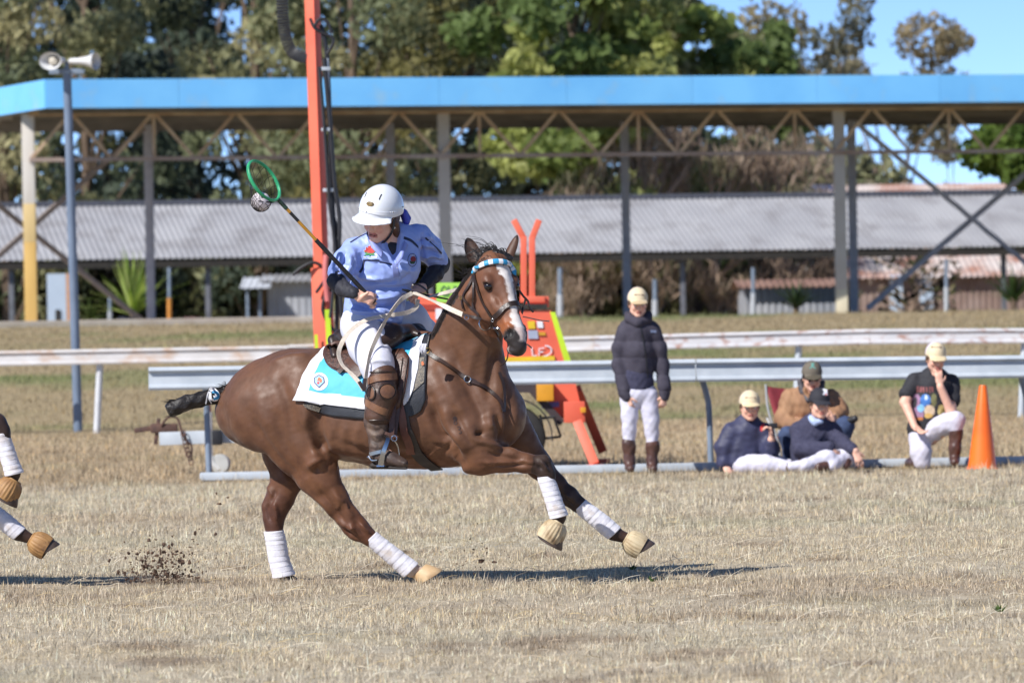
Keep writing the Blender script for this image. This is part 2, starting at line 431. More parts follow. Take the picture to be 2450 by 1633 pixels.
def grass(name, n, y0, y1, hgt, wid, label, margin=2.5, seed=0, flat=.5, dens=None, lum=1.0, tuft=0):
    r = np.random.default_rng(seed)
    m = int(n * 2.2) if dens is not None else n
    y = np.sqrt(r.uniform(y0 * y0, y1 * y1, m)); hw = y * .109 + margin
    x = r.uniform(-1, 1, m) * hw
    if dens is not None:
        keep = r.uniform(0, 1, m) < dens(x, y); x = x[keep][:n]; y = y[keep][:n]
    m = len(x); tl = np.ones(m)
    if tuft:
        k = r.integers(0, tuft, m); ty = np.sqrt(r.uniform(y0 * y0, y1 * y1, tuft)); tx = r.uniform(-1, 1, tuft) * (ty * .109 + margin); tr = r.uniform(.012, .05, tuft); use = r.uniform(0, 1, m) < .72
        x = np.where(use, tx[k] + r.normal(0, 1, m) * tr[k], x); y = np.where(use, ty[k] + r.normal(0, 1, m) * tr[k] * 1.3, y); tl = np.where(use, r.uniform(.68, 1.26, tuft)[k], .9)
    h = hgt * r.lognormal(-.1, .42, m) * (1 + .35 * patches(x, y, 1.6, 5)) * (.6 + .45 * tl); h = np.clip(h, .3 * hgt, 3.2 * hgt)
    a = r.uniform(0, 6.283, m); lean = np.abs(r.normal(0, flat, m)); la = r.uniform(0, 6.283, m)
    base = np.stack([x, y, gz(x, y) - .004], 1)
    d = np.stack([np.cos(a), np.sin(a), np.zeros(m)], 1) * (wid * r.uniform(.6, 1.4, m))[:, None]
    tip = base + np.stack([np.cos(la) * np.sin(lean), np.sin(la) * np.sin(lean), np.cos(lean)], 1) * h[:, None]
    mid = base * .45 + tip * .55; mid[:, 2] += h * .08 * np.sin(lean)
    v = np.empty((m, 5, 3)); v[:, 0] = base - d; v[:, 1] = base + d; v[:, 2] = mid + d * .75; v[:, 3] = mid - d * .75; v[:, 4] = tip
    i = np.arange(m) * 5
    col = field_colour(x, y) * (lum * tl * r.uniform(.62, 1.36, m))[:, None]
    tint = r.uniform(0, 1, m)[:, None]; col = np.where(tint > .86, col * A([1.12, 1.02, .84]), col); col = np.where(tint < .05, col * A([.55, .5, .45]), col)
    me = npmesh(name, v.reshape(-1, 3), np.stack([i, i+1, i+2, i+3], 1), np.stack([i+3, i+2, i+4], 1), cols=np.repeat(np.clip(col, 0, .9), 5, 0), smooth=False)
    o = link(name, me, M_grass); tag(o, label, 'grass', kind='stuff'); return o
M_grass = mat('grass_blade', (1, 1, 1), attr=True, rough=.8, spec=.15, trans=.35)
dens1 = lambda x, y: (1 - .8 * divots(x, y)) * np.clip(.5 + .55 * patches(x, y, 3.0, 9) + .3 * patches(x, y, 9, 19), .06, 1)
grass('dry_grass', 330000, 16, 30.5, .025, .0019, 'short pale straw grass of the playing field', 1.6, 1, .75, dens1, tuft=26000)
grass('dry_grass', 120000, 30.5, 43, .042, .0026, 'faded straw grass of the field running up to the galvanised rail', 2.2, 2, .6, dens1, tuft=12000)
grass('dry_grass', 90000, 43, 64, .048, .005, 'longer brown dry grass between the galvanised rail and the white rail', 3, 3, .45)
grass('bank_grass', 90000, 64, 98, .055, .007, 'patchy green and tan grass on the bank behind the white rail', 4, 4, .5)
def stalks(n, seed):
    r = np.random.default_rng(seed); mb = MB(); y = np.sqrt(r.uniform(17 ** 2, 38 ** 2, n)); x = r.uniform(-1, 1, n) * (y * .109 + 1.2)
    L_ = r.uniform(.05, .16, n); a = r.uniform(0, 6.283, n); el = np.abs(r.normal(0, .28, n)); w_ = r.uniform(.001, .0022, n)
    b = np.stack([x, y, gz(x, y) + r.uniform(.008, .03, n)], 1); d = np.stack([np.cos(a) * np.cos(el), np.sin(a) * np.cos(el), np.sin(el)], 1) * L_[:, None]
    s = np.stack([-np.sin(a), np.cos(a), np.zeros(n)], 1) * w_[:, None]; up = np.stack([np.zeros(n), np.zeros(n), w_], 1)
    v = np.empty((n, 6, 3)); m = b + d * .5 + A([0, 0, .006]); v[:, 0] = b - s; v[:, 1] = b + up; v[:, 2] = m - s; v[:, 3] = m + up; v[:, 4] = b + d - s * .5; v[:, 5] = b + d + up * .5; i = np.arange(n) * 6
    c = A([PALE, srgb(226, 214, 190), BROWN, srgb(208, 186, 140)])[r.integers(0, 4, n)] * r.uniform(.8, 1.2, n)[:, None]
    o = link('loose_straw', npmesh('loose_straw', v.reshape(-1, 3), np.concatenate([np.stack([i, i+1, i+3, i+2], 1), np.stack([i+2, i+3, i+5, i+4], 1)]), cols=np.clip(np.repeat(c, 6, 0), 0, .9), smooth=False), M_grass); tag(o, 'pale loose straw lying across the playing field', 'straw', kind='stuff')
stalks(5000, 77)
def weed(u, v, n, s, seed, lab):
    r = np.random.default_rng(seed); b = G(u, v); t = thing('weed', lab, 'weed', b); mb = MB()
    for k in range(n):
        a = r.uniform(0, 6.283); q = b + A([math.cos(a), math.sin(a), 0]) * s * r.uniform(0, .5); e = q + A([math.cos(a) * s * .8, math.sin(a) * s * .8, s * r.uniform(.4, 1.1)]); mb.strap([q, (q + e) / 2 + A([0, 0, s * .15]), e], [A([math.cos(a), math.sin(a), .6])] * 3, [.006, .009, .002], .001, col=tuple(A(srgb(86, 108, 52)) * r.uniform(.7, 1.3)))
    mb.build('leaves', M_leafw, t, smooth=False)
M_leafw = mat('weed_leaf', (1, 1, 1), attr=True, rough=.6, trans=.3)
for k, (u, v, n, s, lab) in enumerate([(1512, 1362, 12, .03, 'low green weed in the grass just below the far forehoof'), (1562, 1390, 12, .028, 'small green weed on its own in the field in front of the horse'), (2392, 1462, 14, .03, 'green weed by itself in the open field past the cone')]): weed(u, v, n, s, 300 + k, lab)

# ------------------------------------------------------------------ materials of the setting
M_galv = mat('galvanised', srgb(190, 197, 204), srgb(174, 182, 190), rough=.55, scale=5, metal=.0, spec=.4, bump=.05)
M_galvd = mat('galvanised_tube', srgb(128, 142, 160), srgb(110, 124, 142), rough=.5, scale=6)
M_white = mat('old_white_paint', srgb(206, 204, 206), srgb(190, 190, 194), rough=.7, scale=3, dirt=(srgb(162, 124, 110), 6.5, .53, .70), stretch=(1, 1, 2.2))
M_whiteL = mat('old_white_paint_faded', srgb(206, 204, 204), srgb(192, 188, 186), rough=.7, scale=3, dirt=(srgb(186, 160, 140), 3.5, .52, .72), stretch=(1, 1, 2))
M_col = mat('painted_steel_column', srgb(194, 187, 178), srgb(178, 170, 162), rough=.6, scale=2)
M_coly = mat('ochre_stained_paint', (1, 1, 1), (.88, .86, .82), attr=True, rough=.6, scale=2.5, stretch=(1, 1, .3))
M_rust = mat('rusty_steel', srgb(206, 182, 154), srgb(180, 150, 122), rough=.75, scale=2.5)
M_blue = mat('blue_fascia', srgb(124, 196, 246), srgb(110, 184, 240), rough=.5, scale=.8, jitter=.03, dirt=(srgb(150, 190, 216), 1.6, .56, .8))
M_soffit = mat('roof_underside', srgb(130, 124, 118), srgb(104, 100, 96), rough=.85, scale=1.2)
M_roof = mat('weathered_iron', srgb(160, 160, 163), srgb(146, 146, 150), rough=.6, scale=.6, dirt=(srgb(128, 126, 128), 1.1, .50, .72))
M_dark = mat('dark_void', srgb(52, 48, 44), srgb(40, 38, 36), rough=.9)
M_rustroof = mat('rusted_iron', srgb(196, 186, 182), srgb(160, 118, 102), rough=.8, scale=.7, stretch=(1.2, 1, .6), lo=.4, hi=.6)
M_rustwall = mat('rust_wall', srgb(142, 124, 116), srgb(116, 92, 82), rough=.8, scale=1.2)
M_conc = mat('concrete', srgb(186, 176, 164), srgb(166, 154, 142), rough=.9, scale=1.5)
M_black = mat('black_rubber', srgb(38, 38, 42), srgb(30, 30, 34), rough=.5)

# ------------------------------------------------------------------ racing rails
def rail_section(mb, a, b, hgt, depth, front=1):
    "extruded running rail: rounded cap on top, recessed face, rolled lower lip"
    a = A(a, float); b = A(b, float); d = nrm(b - a); up = A([0, 0, 1.0]); f = np.cross(d, up) * front
    prof = [(.0, 0), (.55, -.02), (.85, .06), (1.0, .14), (.9, .18), (.30, .24), (.30, .34), (.62, .76), (.85, .80), (1.0, .9), (.8, 1.0), (.0, 1.0), (-.05, .5)]
    vs = []
    for e in (a, b):
        for p, q in prof: vs.append(e + f * (p * depth) - up * (q * hgt))
    n = len(prof); fs = [(i, (i+1) % n, n + (i+1) % n, n + i) for i in range(n)] + [tuple(range(n))[::-1], tuple(range(n, 2*n))]
    mb.add(vs, fs)
RY = 42.6
rl = [P(355, 879, RY), P(1662, 859.5, RY + .6), P(2560, 849, RY + 1.0)]
t = thing('running_rail', 'silver galvanised running rail on bent posts in front of the orange machine', 'rail', (rl[0][0], rl[0][1], 0))
for i in (0, 1):
    mb = MB(); rail_section(mb, rl[i] + (A([.012, 0, 0]) if i else 0), rl[i+1], .205, .055); mb.build('rail', M_galv, t, split=25)
def gooseneck(t, u, vtop, vbot, Y, r=.028, out=-.09):
    top = P(u, vtop, Y); bt = P(u, vbot, Y); bt[2] = gz(bt[0], bt[1]) - .03
    x0 = top[0]; y0 = top[1]
    pts = spline([(x0 + out, y0 + .12, top[2] - .03), (x0 + out * .75, y0 + .17, top[2] - .16), (x0 + out * .2, y0 + .24, top[2] - .34), (x0, y0 + .26, top[2] - .48), (x0 + .01, y0 + .26, bt[2])], 6)
    mb = MB(); mb.tube(pts, r, 10); o = mb.build('post', M_galvd, t)
    mb = MB(); mb.bar((x0 + out - .14, y0 + .115, top[2] - .1), (x0 + out + .14, y0 + .115, top[2] - .1), .02, .15, bev=.004); mb.bar((x0+out, y0+.1, top[2]-.02), (x0+out*.7, y0+.16, top[2]-.19), .02, .06); mb.build('bracket', M_galv, o, split=30)
gooseneck(t, 1697, 860, 1112, RY + .6); gooseneck(t, 489, 879, 1133, RY + .1, out=-.01); gooseneck(t, 2462, 850, 1085, RY + .9)
g0 = P(478, 1143, RY - .3); g1 = P(2560, 1112, RY + .35)
g0[2] = .045; g1[2] = .045
mb = MB()
for k in range(3):
    a = g0 + (g1 - g0) * (k / 3) + (A([.015, 0, 0]) if k else 0); b = g0 + (g1 - g0) * ((k + 1) / 3); mb.bar(a, b, .1, .075, bev=.02)
tag(mb.build('ground_rail', M_galv), 'pale galvanised rail lying in the grass along the field edge', 'rail')

WY = 63.6
t = thing('white_rail', 'old white running rail with flaking rusty paint below the grassy bank', 'rail', (0, WY, 0))
for (u0, va, u1, vb, m) in ((-1500, 868, -120, 842, M_whiteL), (-120, 842, 690, 827, M_whiteL), (690, 825, 1420, 804, M_whiteL), (1420, 804, 2080, 787.5, M_white), (2080, 787.5, 2600, 784.5, M_white), (2600, 784.5, 3800, 768, M_white)):
    mb = MB(); rail_section(mb, P(u0 + .8, va, WY), P(u1, vb, WY), .2, .04); mb.build('rail', m, t, split=25)
for u, vt in ((-1250, 864), (-520, 850), (240, 838), (1075, 818), (1912, 793), (2452, 788), (3200, 778)):
    top = P(u, vt + 4, WY + .08); mb = MB(); mb.tube([top - A([0, 0, .02]), (top[0] - .07, top[1], gz(top[0], top[1]) - .02)], .045, 10); mb.build('post', M_galv if u != 240 else mat('white_post', srgb(206, 208, 212), rough=.6), t)

# ------------------------------------------------------------------ loudspeaker pole
pb = P(187, 1036, 64.2); pb[2] = gz(pb[0], pb[1]) - .05; pt = P(160, 168, 64.2)
t = thing('loudspeaker_pole', 'blue-grey steel pole carrying two horn loudspeakers', 'pole', pb)
mb = MB(); mb.tube([pb, pt], [.062, .058], 16); mb.build('pole', mat('pole_paint', srgb(112, 126, 146), srgb(100, 114, 134), rough=.5, scale=3), t)
mb = MB(); mb.bar(pt + A([-.24, 0, -.02]), pt + A([.24, 0, -.02]), .12, .07, bev=.01); mb.tube([pt, pt + A([0, 0, .12])], .03); mb.build('bracket', M_galvd, t)
M_horn = mat('horn_plastic', srgb(206, 206, 206), srgb(194, 194, 194), rough=.5)
for sx, c, ax in ((-1, P(132, 146, 64.0), A([-.35, -.93, -.05])), (1, P(205, 147, 64.1), A([.93, -.30, -.03]))):
    o = c - nrm(ax) * .1; mb = MB()
    mb.lathe(o, ax, [(q_[0] * .88, q_[1] * .86) for q_ in [(-.16, .05), (-.12, .075), (0, .08), (.05, .085), (.16, .12), (.27, .185), (.285, .195), (.27, .18), (.14, .1), (.06, .06)]], 24, cap=False, ref=(0, 0, 1), sx=.72)
    h = mb.build('horn', M_horn, t); mb = MB(); mb.lathe(o, ax, [(.02, .06), (.15, .06), (.2, .05), (.215, .02)], 16); mb.build('driver', mat('horn_core', srgb(196, 188, 172)), h)

# ------------------------------------------------------------------ open shed with blue fascia
S0 = P(110, 190, 101.0); S1 = P(2450, 178, 106.0)
E = nrm(A([S1[0]-S0[0], S1[1]-S0[1], 0])); B_ = A([-E[1], E[0], 0]); ENDD = nrm(A([-.40, .92, 0]))
ZT = (S0[2] + S1[2]) / 2; ZB = ZT - .62
t = thing('open_shed', 'long open shed with bright blue fascia, steel trusses and bare columns', 'shed', (S0[0], S0[1], 1.5))
LEN = 46.0
f0 = A([S0[0], S0[1], ZT - .31]); NP = 16
for k in range(NP):
    mb = MB(); mb.bar(f0 + E * (LEN * k / NP), f0 + E * (LEN * (k + 1) / NP - .006), .05, .62); mb.build('fascia_panel', M_blue, t, smooth=False)
mb = MB(); mb.bar(f0 + B_ * .0 - E * .002 + ENDD * .03, f0 + ENDD * 11, .05, .615); mb.build('fascia', M_blue, t, smooth=False)
mb = MB(); z = ZB + .12
c4 = [f0 + B_ * .03, f0 + E * LEN + B_ * .03, f0 + E * LEN + B_ * 11, f0 + ENDD * 11]
vs = [A([q[0], q[1], z]) for q in c4] + [A([q[0], q[1], z + .12]) for q in c4]
mb.add(vs, [(0, 1, 2, 3), (4, 7, 6, 5), (0, 4, 5, 1), (1, 5, 6, 2), (2, 6, 7, 3), (3, 7, 4, 0)]); mb.build('roof', M_soffit, t, smooth=False)
for k in range(5):
    a = f0 + B_ * (1.3 + 2.3 * k) - E * (.4 + .25 * k) * 0; a[2] = ZB + .03; mb = MB(); mb.bar(a, a + E * (LEN - .5), .08, .17); mb.build('purlin', M_soffit, t, smooth=False)
def on_line(u, back):
    "place along the shed front (pushed back) that shows at column u"
    best = None
    for s in np.arange(-3, 46, .02):
        q = f0 + E * s + B_ * back; uu, _ = PROJ(A([q[0], q[1], 3.8]))
        if best is None or abs(uu[0] - u) < best[0]: best = (abs(uu[0] - u), q)
    return best[1]
BACK1, BACK2 = 2.4, 8.2
cols1 = [on_line(u, BACK1) for u in (72, 1066, 2009, 2900)]; cols2 = [on_line(u, BACK2) for u in (358, 936, 1497, 2040, 2600)]
for i, q in enumerate(cols1):
    m = M_coly if i == 0 else M_col
    mb = MB(); zb = 1.5; h_ = ZB - zb
    for a0, a1, ca in ((0, .40, srgb(206, 168, 96)), (.40, .58, srgb(212, 186, 132)), (.58, 1, srgb(206, 200, 192))) if i == 0 else ((0, .12, srgb(214, 204, 176)), (.12, 1, srgb(190, 183, 174))):  # columns after the first have sunlight painted on the foot as a cream band
        mb.box((q[0], q[1], zb + h_ * (a0 + a1) / 2), (.27, .2, h_ * (a1 - a0)), bev=.004, col=ca)
    mb.build('column', m if i == 0 else mat('column_paint', (1, 1, 1), (.9, .88, .86), attr=True, rough=.6, scale=2), t, split=30)
for q in cols2:
    mb = MB(); mb.box((q[0], q[1], (1.5 + ZB) / 2), (.2, .2, ZB - 1.5), bev=.02); mb.build('column', mat('rear_column_paint', srgb(176, 172, 174), srgb(160, 156, 160), rough=.6), t, split=30)
def truss(q0, length, back_z=0, n=13, w=.07):
    zt = ZB + .0; zl = zt - 1.02
    a = A([q0[0], q0[1], zt]); top = MB(); top.bar(a, a + E * length, .09, .12); top.build('top_chord', M_rust, t, smooth=False)
    a = A([q0[0], q0[1], zl]); mb = MB(); mb.bar(a, a + E * length, .08, .09); mb.build('bottom_chord', mat('grey_pink_steel', srgb(172, 158, 152), srgb(150, 126, 112), rough=.7, scale=1), t, smooth=False)
    st = length / n
    for k in range(n):
        p = A([q0[0], q0[1], zt - .05]) + E * (st * (k + .5)); lo1 = A([q0[0], q0[1], zl + .02]) + E * (st * k + .03); lo2 = A([q0[0], q0[1], zl + .02]) + E * (st * (k + 1) - .03)
        mb = MB(); mb.bar(p - E * .05, lo1, .04, w); mb.build('web', M_rust, t, smooth=False)
        mb = MB(); mb.bar(p + E * .05, lo2, .04, w); mb.build('web', M_rust, t, smooth=False)
        if k % 2 == 1:
            mb = MB(); mb.bar(p, p - A([0, 0, .95]), .04, w * .9, up=E); mb.build('web', M_rust, t, smooth=False)
q0 = cols1[0] - B_ * .15
truss(q0 + E * .0, np.linalg.norm((cols1[3] - cols1[0])[:2]), n=15)
def brace(p, q, m=M_col, w=.12):
    mb = MB(); mb.bar(p, q, .06, w, bev=.01); mb.build('brace', m, t, smooth=False)
YB = cols1[0][1] + 3.0
brace(P(345, 306, YB + 2), P(-60, 662, YB - 1), mat('brace_paint', srgb(150, 136, 126)), .13); brace(P(-30, 470, YB), P(352, 776, YB + 3.5), MATS['brace_paint'], .12)
YC = cols1[2][1] + 2.0
brace(P(2045, 292, YC), P(2480, 650, YC + 2), MATS['rear_column_paint'], .11); brace(P(2490, 384, YC + 3), P(2075, 738, YC + .5), MATS['rear_column_paint'], .13)
mb = MB(); a = f0 + B_ * 1.2 - E * 3; a[2] = 1.5; mb.bar(a + B_ * 5, a + B_ * 5 + E * 13.2, 10, .30, bev=.03)
tag(mb.build('concrete_slab', M_conc, smooth=False), kind='structure')

# ------------------------------------------------------------------ corrugated awning shed behind
def corrugated(name, a, b, c, mat_, parent, pitch=.17, amp=.018):
    "sheet from ridge line a-b down by vector c, sine profile"
    a = A(a, float); b = A(b, float); c = A(c, float); L = np.linalg.norm(b - a); n = int(L / pitch * 6); x = (b - a) / L; up = nrm(np.cross(x, c)); up = up if up[2] > 0 else -up
    s = np.linspace(0, L, n); off = amp * np.sin(s / pitch * 2 * math.pi)
    r0 = a + x * s[:, None] + up * off[:, None]; v = np.concatenate([r0, r0 + c, r0 - up * .004, r0 + c - up * .004]); i = np.arange(n - 1)
    q = np.concatenate([np.stack([i, i+1, n+i+1, n+i], 1), np.stack([2*n+i, 3*n+i, 3*n+i+1, 2*n+i+1], 1)])
    return link(name, npmesh(name, v, q), mat_, parent)
r0 = P(-60, 493, 133); r1 = P(2860, 457, 139.1); e0 = P(-60, 631, 129.5); e1 = P(2860, 576, 135.4)
D2 = nrm(r1 - r0); dn = (e0 + e1) / 2 - (r0 + r1) / 2; dn = dn - D2 * (dn @ D2) + D2 * .35
t = thing('corrugated_shed', 'low open shed with long grey corrugated iron roof behind the columns', 'shed', (0, 132, 1.5))
corrugated('roof', r0, r1, dn, M_roof, t)
mb = MB(); mb.bar(r0 + A([0, .05, .04]), r1 + A([0, .05, .04]), .35, .13); mb.build('ridge_cap', mat('ridge_dark', srgb(84, 86, 96), srgb(70, 72, 80), rough=.6), t, smooth=False)
mb = MB(); mb.bar(r0 + dn - A([0, -.1, .14]), r1 + dn - A([0, -.1, .14]), .1, .22); mb.build('eave_beam', M_dark, t, smooth=False)
for u in (28, 498, 1030, 1634, 2402):
    s = (u + 60) / 2920; q = r0 + dn + (r1 - r0) * s + A([0, .25, 0]); zz = q[2] - .1
    uu = P(u, 700, q[1]); mb = MB(); mb.box((uu[0], q[1], (zz + 1.3) / 2), (.15, .15, zz - 1.3), bev=.015); mb.build('post', mat('shed_post', srgb(104, 106, 114), srgb(88, 90, 98)), t, split=30)
back = [r0 + A([0, 3.0, -.9]), r1 + A([0, 3.0, -.9])]
corrugated('roof', r0 + A([0, .2, 0]), r1 + A([0, .2, 0]), A([0, 3.2, -1.2]), M_roof, t)
for u, vt, vb, lw in ((263, 700, 772, .1), (862, 712, 768, .1), (1340, 640, 770, .13), (1567, 668, 758, .12), (1802, 640, 756, .11), (2264, 620, 742, .10), (405, 640, 770, .1)):
    a = P(u, vt, 122); b = P(u, vb, 122); b[2] = 1.45
    t2 = thing('marker_post', {263: 'thin post with white foot left of the yucca', 862: 'thin grey post with white foot behind the rider', 1340: 'grey post with white foot beside the fork of the orange machine', 1567: 'grey post with white foot just right of the standing spectator', 1802: 'grey post with white foot in front of the galvanised hut', 2264: 'grey post with white foot in front of the rusty barn', 405: 'thin post with orange foot right of the yucca'}[u], 'post', b)
    m_ = (a + b) / 2
    mb = MB(); mb.tube([a, m_], lw * .45, 8); mb.build('shaft', M_galvd, t2)
    mb = MB(); mb.tube([m_, b], lw * .6, 8); mb.build('foot', mat('orange_foot', srgb(206, 138, 60)) if u == 405 else mat('post_white', srgb(186, 190, 196)), t2)

# ------------------------------------------------------------------ huts and barns behind
def hut(name, label, u0, u1, vt, ve, vb, Y, mroof, mwall, depth=5, over=.25, corr=.2):
    a = P(u0, ve, Y); b = P(u1, ve, Y); zt = P(u0, vt, Y)[2]; ze = a[2]; zb = 1.3
    t = thing(name, label, 'shed', ((a[0]+b[0])/2, Y, 1.5))
    mb = MB(); n = max(int((b[0] - a[0]) / corr), 4); vs = []; fs = []
    for k in range(n * 2 + 1):
        x = a[0] + (b[0] - a[0]) * k / (2 * n); yy = Y + (.03 if k % 2 else 0); vs += [(x, yy, zb), (x, yy, ze)]
    fs = [(2*k, 2*k+2, 2*k+3, 2*k+1) for k in range(n * 2)]; mb.add(vs, fs)
    mb.box((a[0] + .02, Y + depth/2, (zb+ze)/2), (.05, depth, ze-zb)); mb.box((b[0] - .02, Y + depth/2, (zb+ze)/2), (.05, depth, ze-zb)); mb.box(((a[0]+b[0])/2, Y + depth, (zb+ze)/2), (b[0]-a[0], .05, ze-zb))
    mb.build('wall', mwall, t, smooth=False)
    corrugated('roof', (a[0] - over, Y + depth * .5, zt), (b[0] + over, Y + depth * .5, zt), (0, -depth * .5 - .35, ze - zt + .02), mroof, t, .2, .03)
    corrugated('roof', (a[0] - over, Y + depth * .5 + .02, zt), (b[0] + over, Y + depth * .5 + .02, zt), (0, depth * .5 + .35, ze - zt + .02), mroof, t, .2, .03)
    return t, a, b
M_zinc = mat('zinc_wall', srgb(160, 162, 168), srgb(138, 142, 150), rough=.6, scale=1)
M_paleblue = mat('pale_blue_sheet', srgb(176, 190, 206), srgb(160, 176, 194), rough=.6, scale=1)
t, a, b = hut('grey_hut', 'small grey corrugated hut with pale lean-to roof behind the orange mast', 640, 745, 655, 676, 780, 146, M_roof, M_zinc, 4)
la = P(575, 690, 145.2); lb = P(648, 690, 145.2); lt = P(575, 664, 147)
corrugated('lean_to_roof', (la[0], 147, lt[2]), (lb[0], 147, lt[2]), (0, -2.2, la[2] - lt[2]), mat('pale_roof', srgb(196, 200, 208), rough=.6), t, .2, .02)
for u in (592, 622): p = P(u, 692, 145.4); mb = MB(); mb.tube([p, (p[0], p[1], 1.4)], .05, 8); mb.build('post', M_galvd, t)
t, a, b = hut('rusty_hut', 'galvanised hut with rusty red roof under the corrugated awning', 1785, 2000, 668, 690, 760, 142, mat('red_rust_roof', srgb(140, 112, 100), srgb(118, 88, 78), rough=.8, scale=1.3), M_zinc, 5)
t, a, b = hut('rusty_barn', 'long low barn with streaked white and rust iron roof', 2040, 2640, 598, 668, 750, 152, M_rustroof, M_rustwall, 8)
for u0, u1 in ((2128, 2160), (2200, 2232)):
    p = P(u0, 690, 151.9); q = P(u1, 690, 151.9); mb = MB(); mb.box(((p[0]+q[0])/2, 151.9, 2.05), (q[0]-p[0], .08, 1.5), bev=.01); mb.build('door', M_paleblue, t)
t, a, b = hut('far_building', 'distant building with rusty white roof above the grey shed roof', 1935, 2440, 437, 462, 760, 175, M_rustroof, mat('far_wall', srgb(176, 168, 164)), 8)
mb = MB(); p = P(1918, 440, 176); q = P(1955, 466, 176); mb.box(((p[0]+q[0])/2+.2, 176, (p[2]+q[2])/2 - .1), (1.3, 1, .5), bev=.03); mb.build('vent_box', mat('dark_blue_grey', srgb(74, 82, 108)), t)
p = P(112, 655, 124); q = P(160, 790, 124)
t = thing('blue_panel', 'pale blue metal sheet wall beside the ochre column', 'panel', ((p[0]+q[0])/2, 124, 1.45))
mb = MB(); mb.box(((p[0]+q[0])/2, 124, (p[2] + 1.4) / 2), (q[0]-p[0], .06, p[2] - 1.4)); mb.build('sheet', M_paleblue, t, smooth=False)
mb = MB(); mb.box((q[0] + .06, 124, (p[2] + 1.4) / 2), (.1, .1, p[2] - 1.4)); mb.build('edge_post', mat('terracotta_edge', srgb(198, 150, 118)), t, smooth=False)
mb = MB(); w0 = P(138, 760, 123.9); mb.box((w0[0], 123.95, 1.75), (.12, .05, .5)); mb.build('slot', M_dark, t, smooth=False)
for u, nm in ((305, 'greyish square planter under the yucca'), (463, 'dull maroon tub right of the yucca')):
    p = P(u, 770, 112 if u == 305 else 121); mb = MB()
    mb.lathe((p[0], p[1], 1.44), (0, 0, 1), [(0, .16 if u == 305 else .2), (.26, .22 if u == 305 else .24), (.3, .24), (.3, .2), (.2, .19)], 4 if u == 305 else 14)
    tag(mb.build('planter', mat('planter_grey', srgb(150, 140, 136)) if u == 305 else mat('planter_maroon', srgb(110, 74, 74))), nm, 'planter')

# ------------------------------------------------------------------ trees
def leaf_cloud(clumps, n, size, cols, r, droop=0.0, aspect=.45):
    "leaf cards spread through clump ellipsoids: (centre, radii, colour index)"
    w_ = A([c[1][0] * c[1][1] * c[1][2] for c in clumps]) ** .75; w_ = w_ / w_.sum()
    k = r.choice(len(clumps), n, p=w_)
    C = A([c[0] for c in clumps])[k]; Rr = A([c[1] for c in clumps])[k]
    d = r.normal(size=(n, 3)); d /= np.linalg.norm(d, axis=1)[:, None]; rad = r.uniform(.35, 1.0, n) ** .6
    p = C + d * Rr * rad[:, None] + r.normal(0, .06, (n, 3))
    t = r.normal(size=(n, 3)); t[:, 2] -= droop; t /= np.linalg.norm(t, axis=1)[:, None]
    nn = r.normal(size=(n, 3)); s = np.cross(t, nn); s /= np.linalg.norm(s, axis=1)[:, None] + 1e-9
    L = (size * r.uniform(.6, 1.5, n))[:, None]
    v = np.empty((n, 4, 3)); v[:, 0] = p - t * L * .5; v[:, 1] = p + s * L * aspect * .5; v[:, 2] = p + t * L * .5; v[:, 3] = p - s * L * aspect * .5
    ci = A([c[2] for c in clumps])[k]; col = A(cols)[ci] * r.uniform(.7, 1.3, n)[:, None]
    i = np.arange(n) * 4
    return v.reshape(-1, 3), np.stack([i, i+1, i+2, i+3], 1), np.repeat(col, 4, 0)
M_leaf = mat('leaf', (1, 1, 1), attr=True, rough=.6, spec=.3, trans=.5)
M_bark = mat('bark', srgb(116, 98, 82), srgb(84, 70, 58), rough=.9, scale=4, stretch=(1, 1, .3))
M_barkp = mat('pale_bark', srgb(150, 130, 112), srgb(112, 94, 80), rough=.9, scale=3, stretch=(1, 1, .3))
def tree(name, label, u, Y, top, w, cols, n, size, seed, low=1.0, clump=1.1, nc=40, droop=0.0, group=None, bark=None, sparse=1.0, trunk_r=.22, shape=.5, aspect=.45, bare=0, tk=.92):
    r = np.random.default_rng(seed); b = P(u, 760, Y); b[2] = 1.35; t = thing(name, label, 'tree', b, group)
    ht = top - b[2]; cl = []
    for k in range(nc):
        f = r.uniform(0, 1); z = b[2] + low + (ht - low) * f
        rr = w / 2 * (np.sin(math.pi * np.clip(.12 + .8 * f, 0, 1)) ** shape); a = r.uniform(0, 6.283); q = math.sqrt(r.uniform(.05, 1)) * rr
        s_ = clump * r.uniform(.6, 1.35)
        cl.append((A([b[0] + q * math.cos(a), b[1] + q * math.sin(a), z]), A([s_, s_, s_ * r.uniform(.5, .85)]), r.integers(len(cols))))
    mb = MB(); k1 = A([b[0] + r.uniform(-.3, .3), b[1], b[2] + ht * .45 * tk / .92]); k2 = A([b[0] + r.uniform(-.4, .4), b[1], b[2] + ht * tk])
    tr = spline([b, k1, k2], 6); mb.tube(tr, list(np.linspace(trunk_r, .04, len(tr))), 9)
    for c in cl[::2] if not bare else cl:
        zf = np.clip((c[0][2] - b[2]) / ht - .18, .04, .85); st = tr[int(zf * (len(tr) - 1))]
        md = st * .45 + c[0] * .55 + A([0, 0, -.1 * ht * .15]); mb.tube(spline([st, md, c[0]], 3), [.07 * trunk_r / .22] * 3 + [.03] * 3 + [.012], 6)
    mb.build('trunk', bark or M_bark, t)
    if n:
        v, q, c = leaf_cloud(cl, int(n * sparse), size, cols, r, droop, aspect); link('crown', npmesh('crown', v, q, cols=c, smooth=False), M_leaf, t)
    return t
OLV = [srgb(152, 152, 114), srgb(130, 136, 102), srgb(172, 166, 126), srgb(110, 120, 94)]
DRK = [srgb(92, 104, 88), srgb(76, 88, 78), srgb(114, 124, 98), srgb(64, 76, 70)]
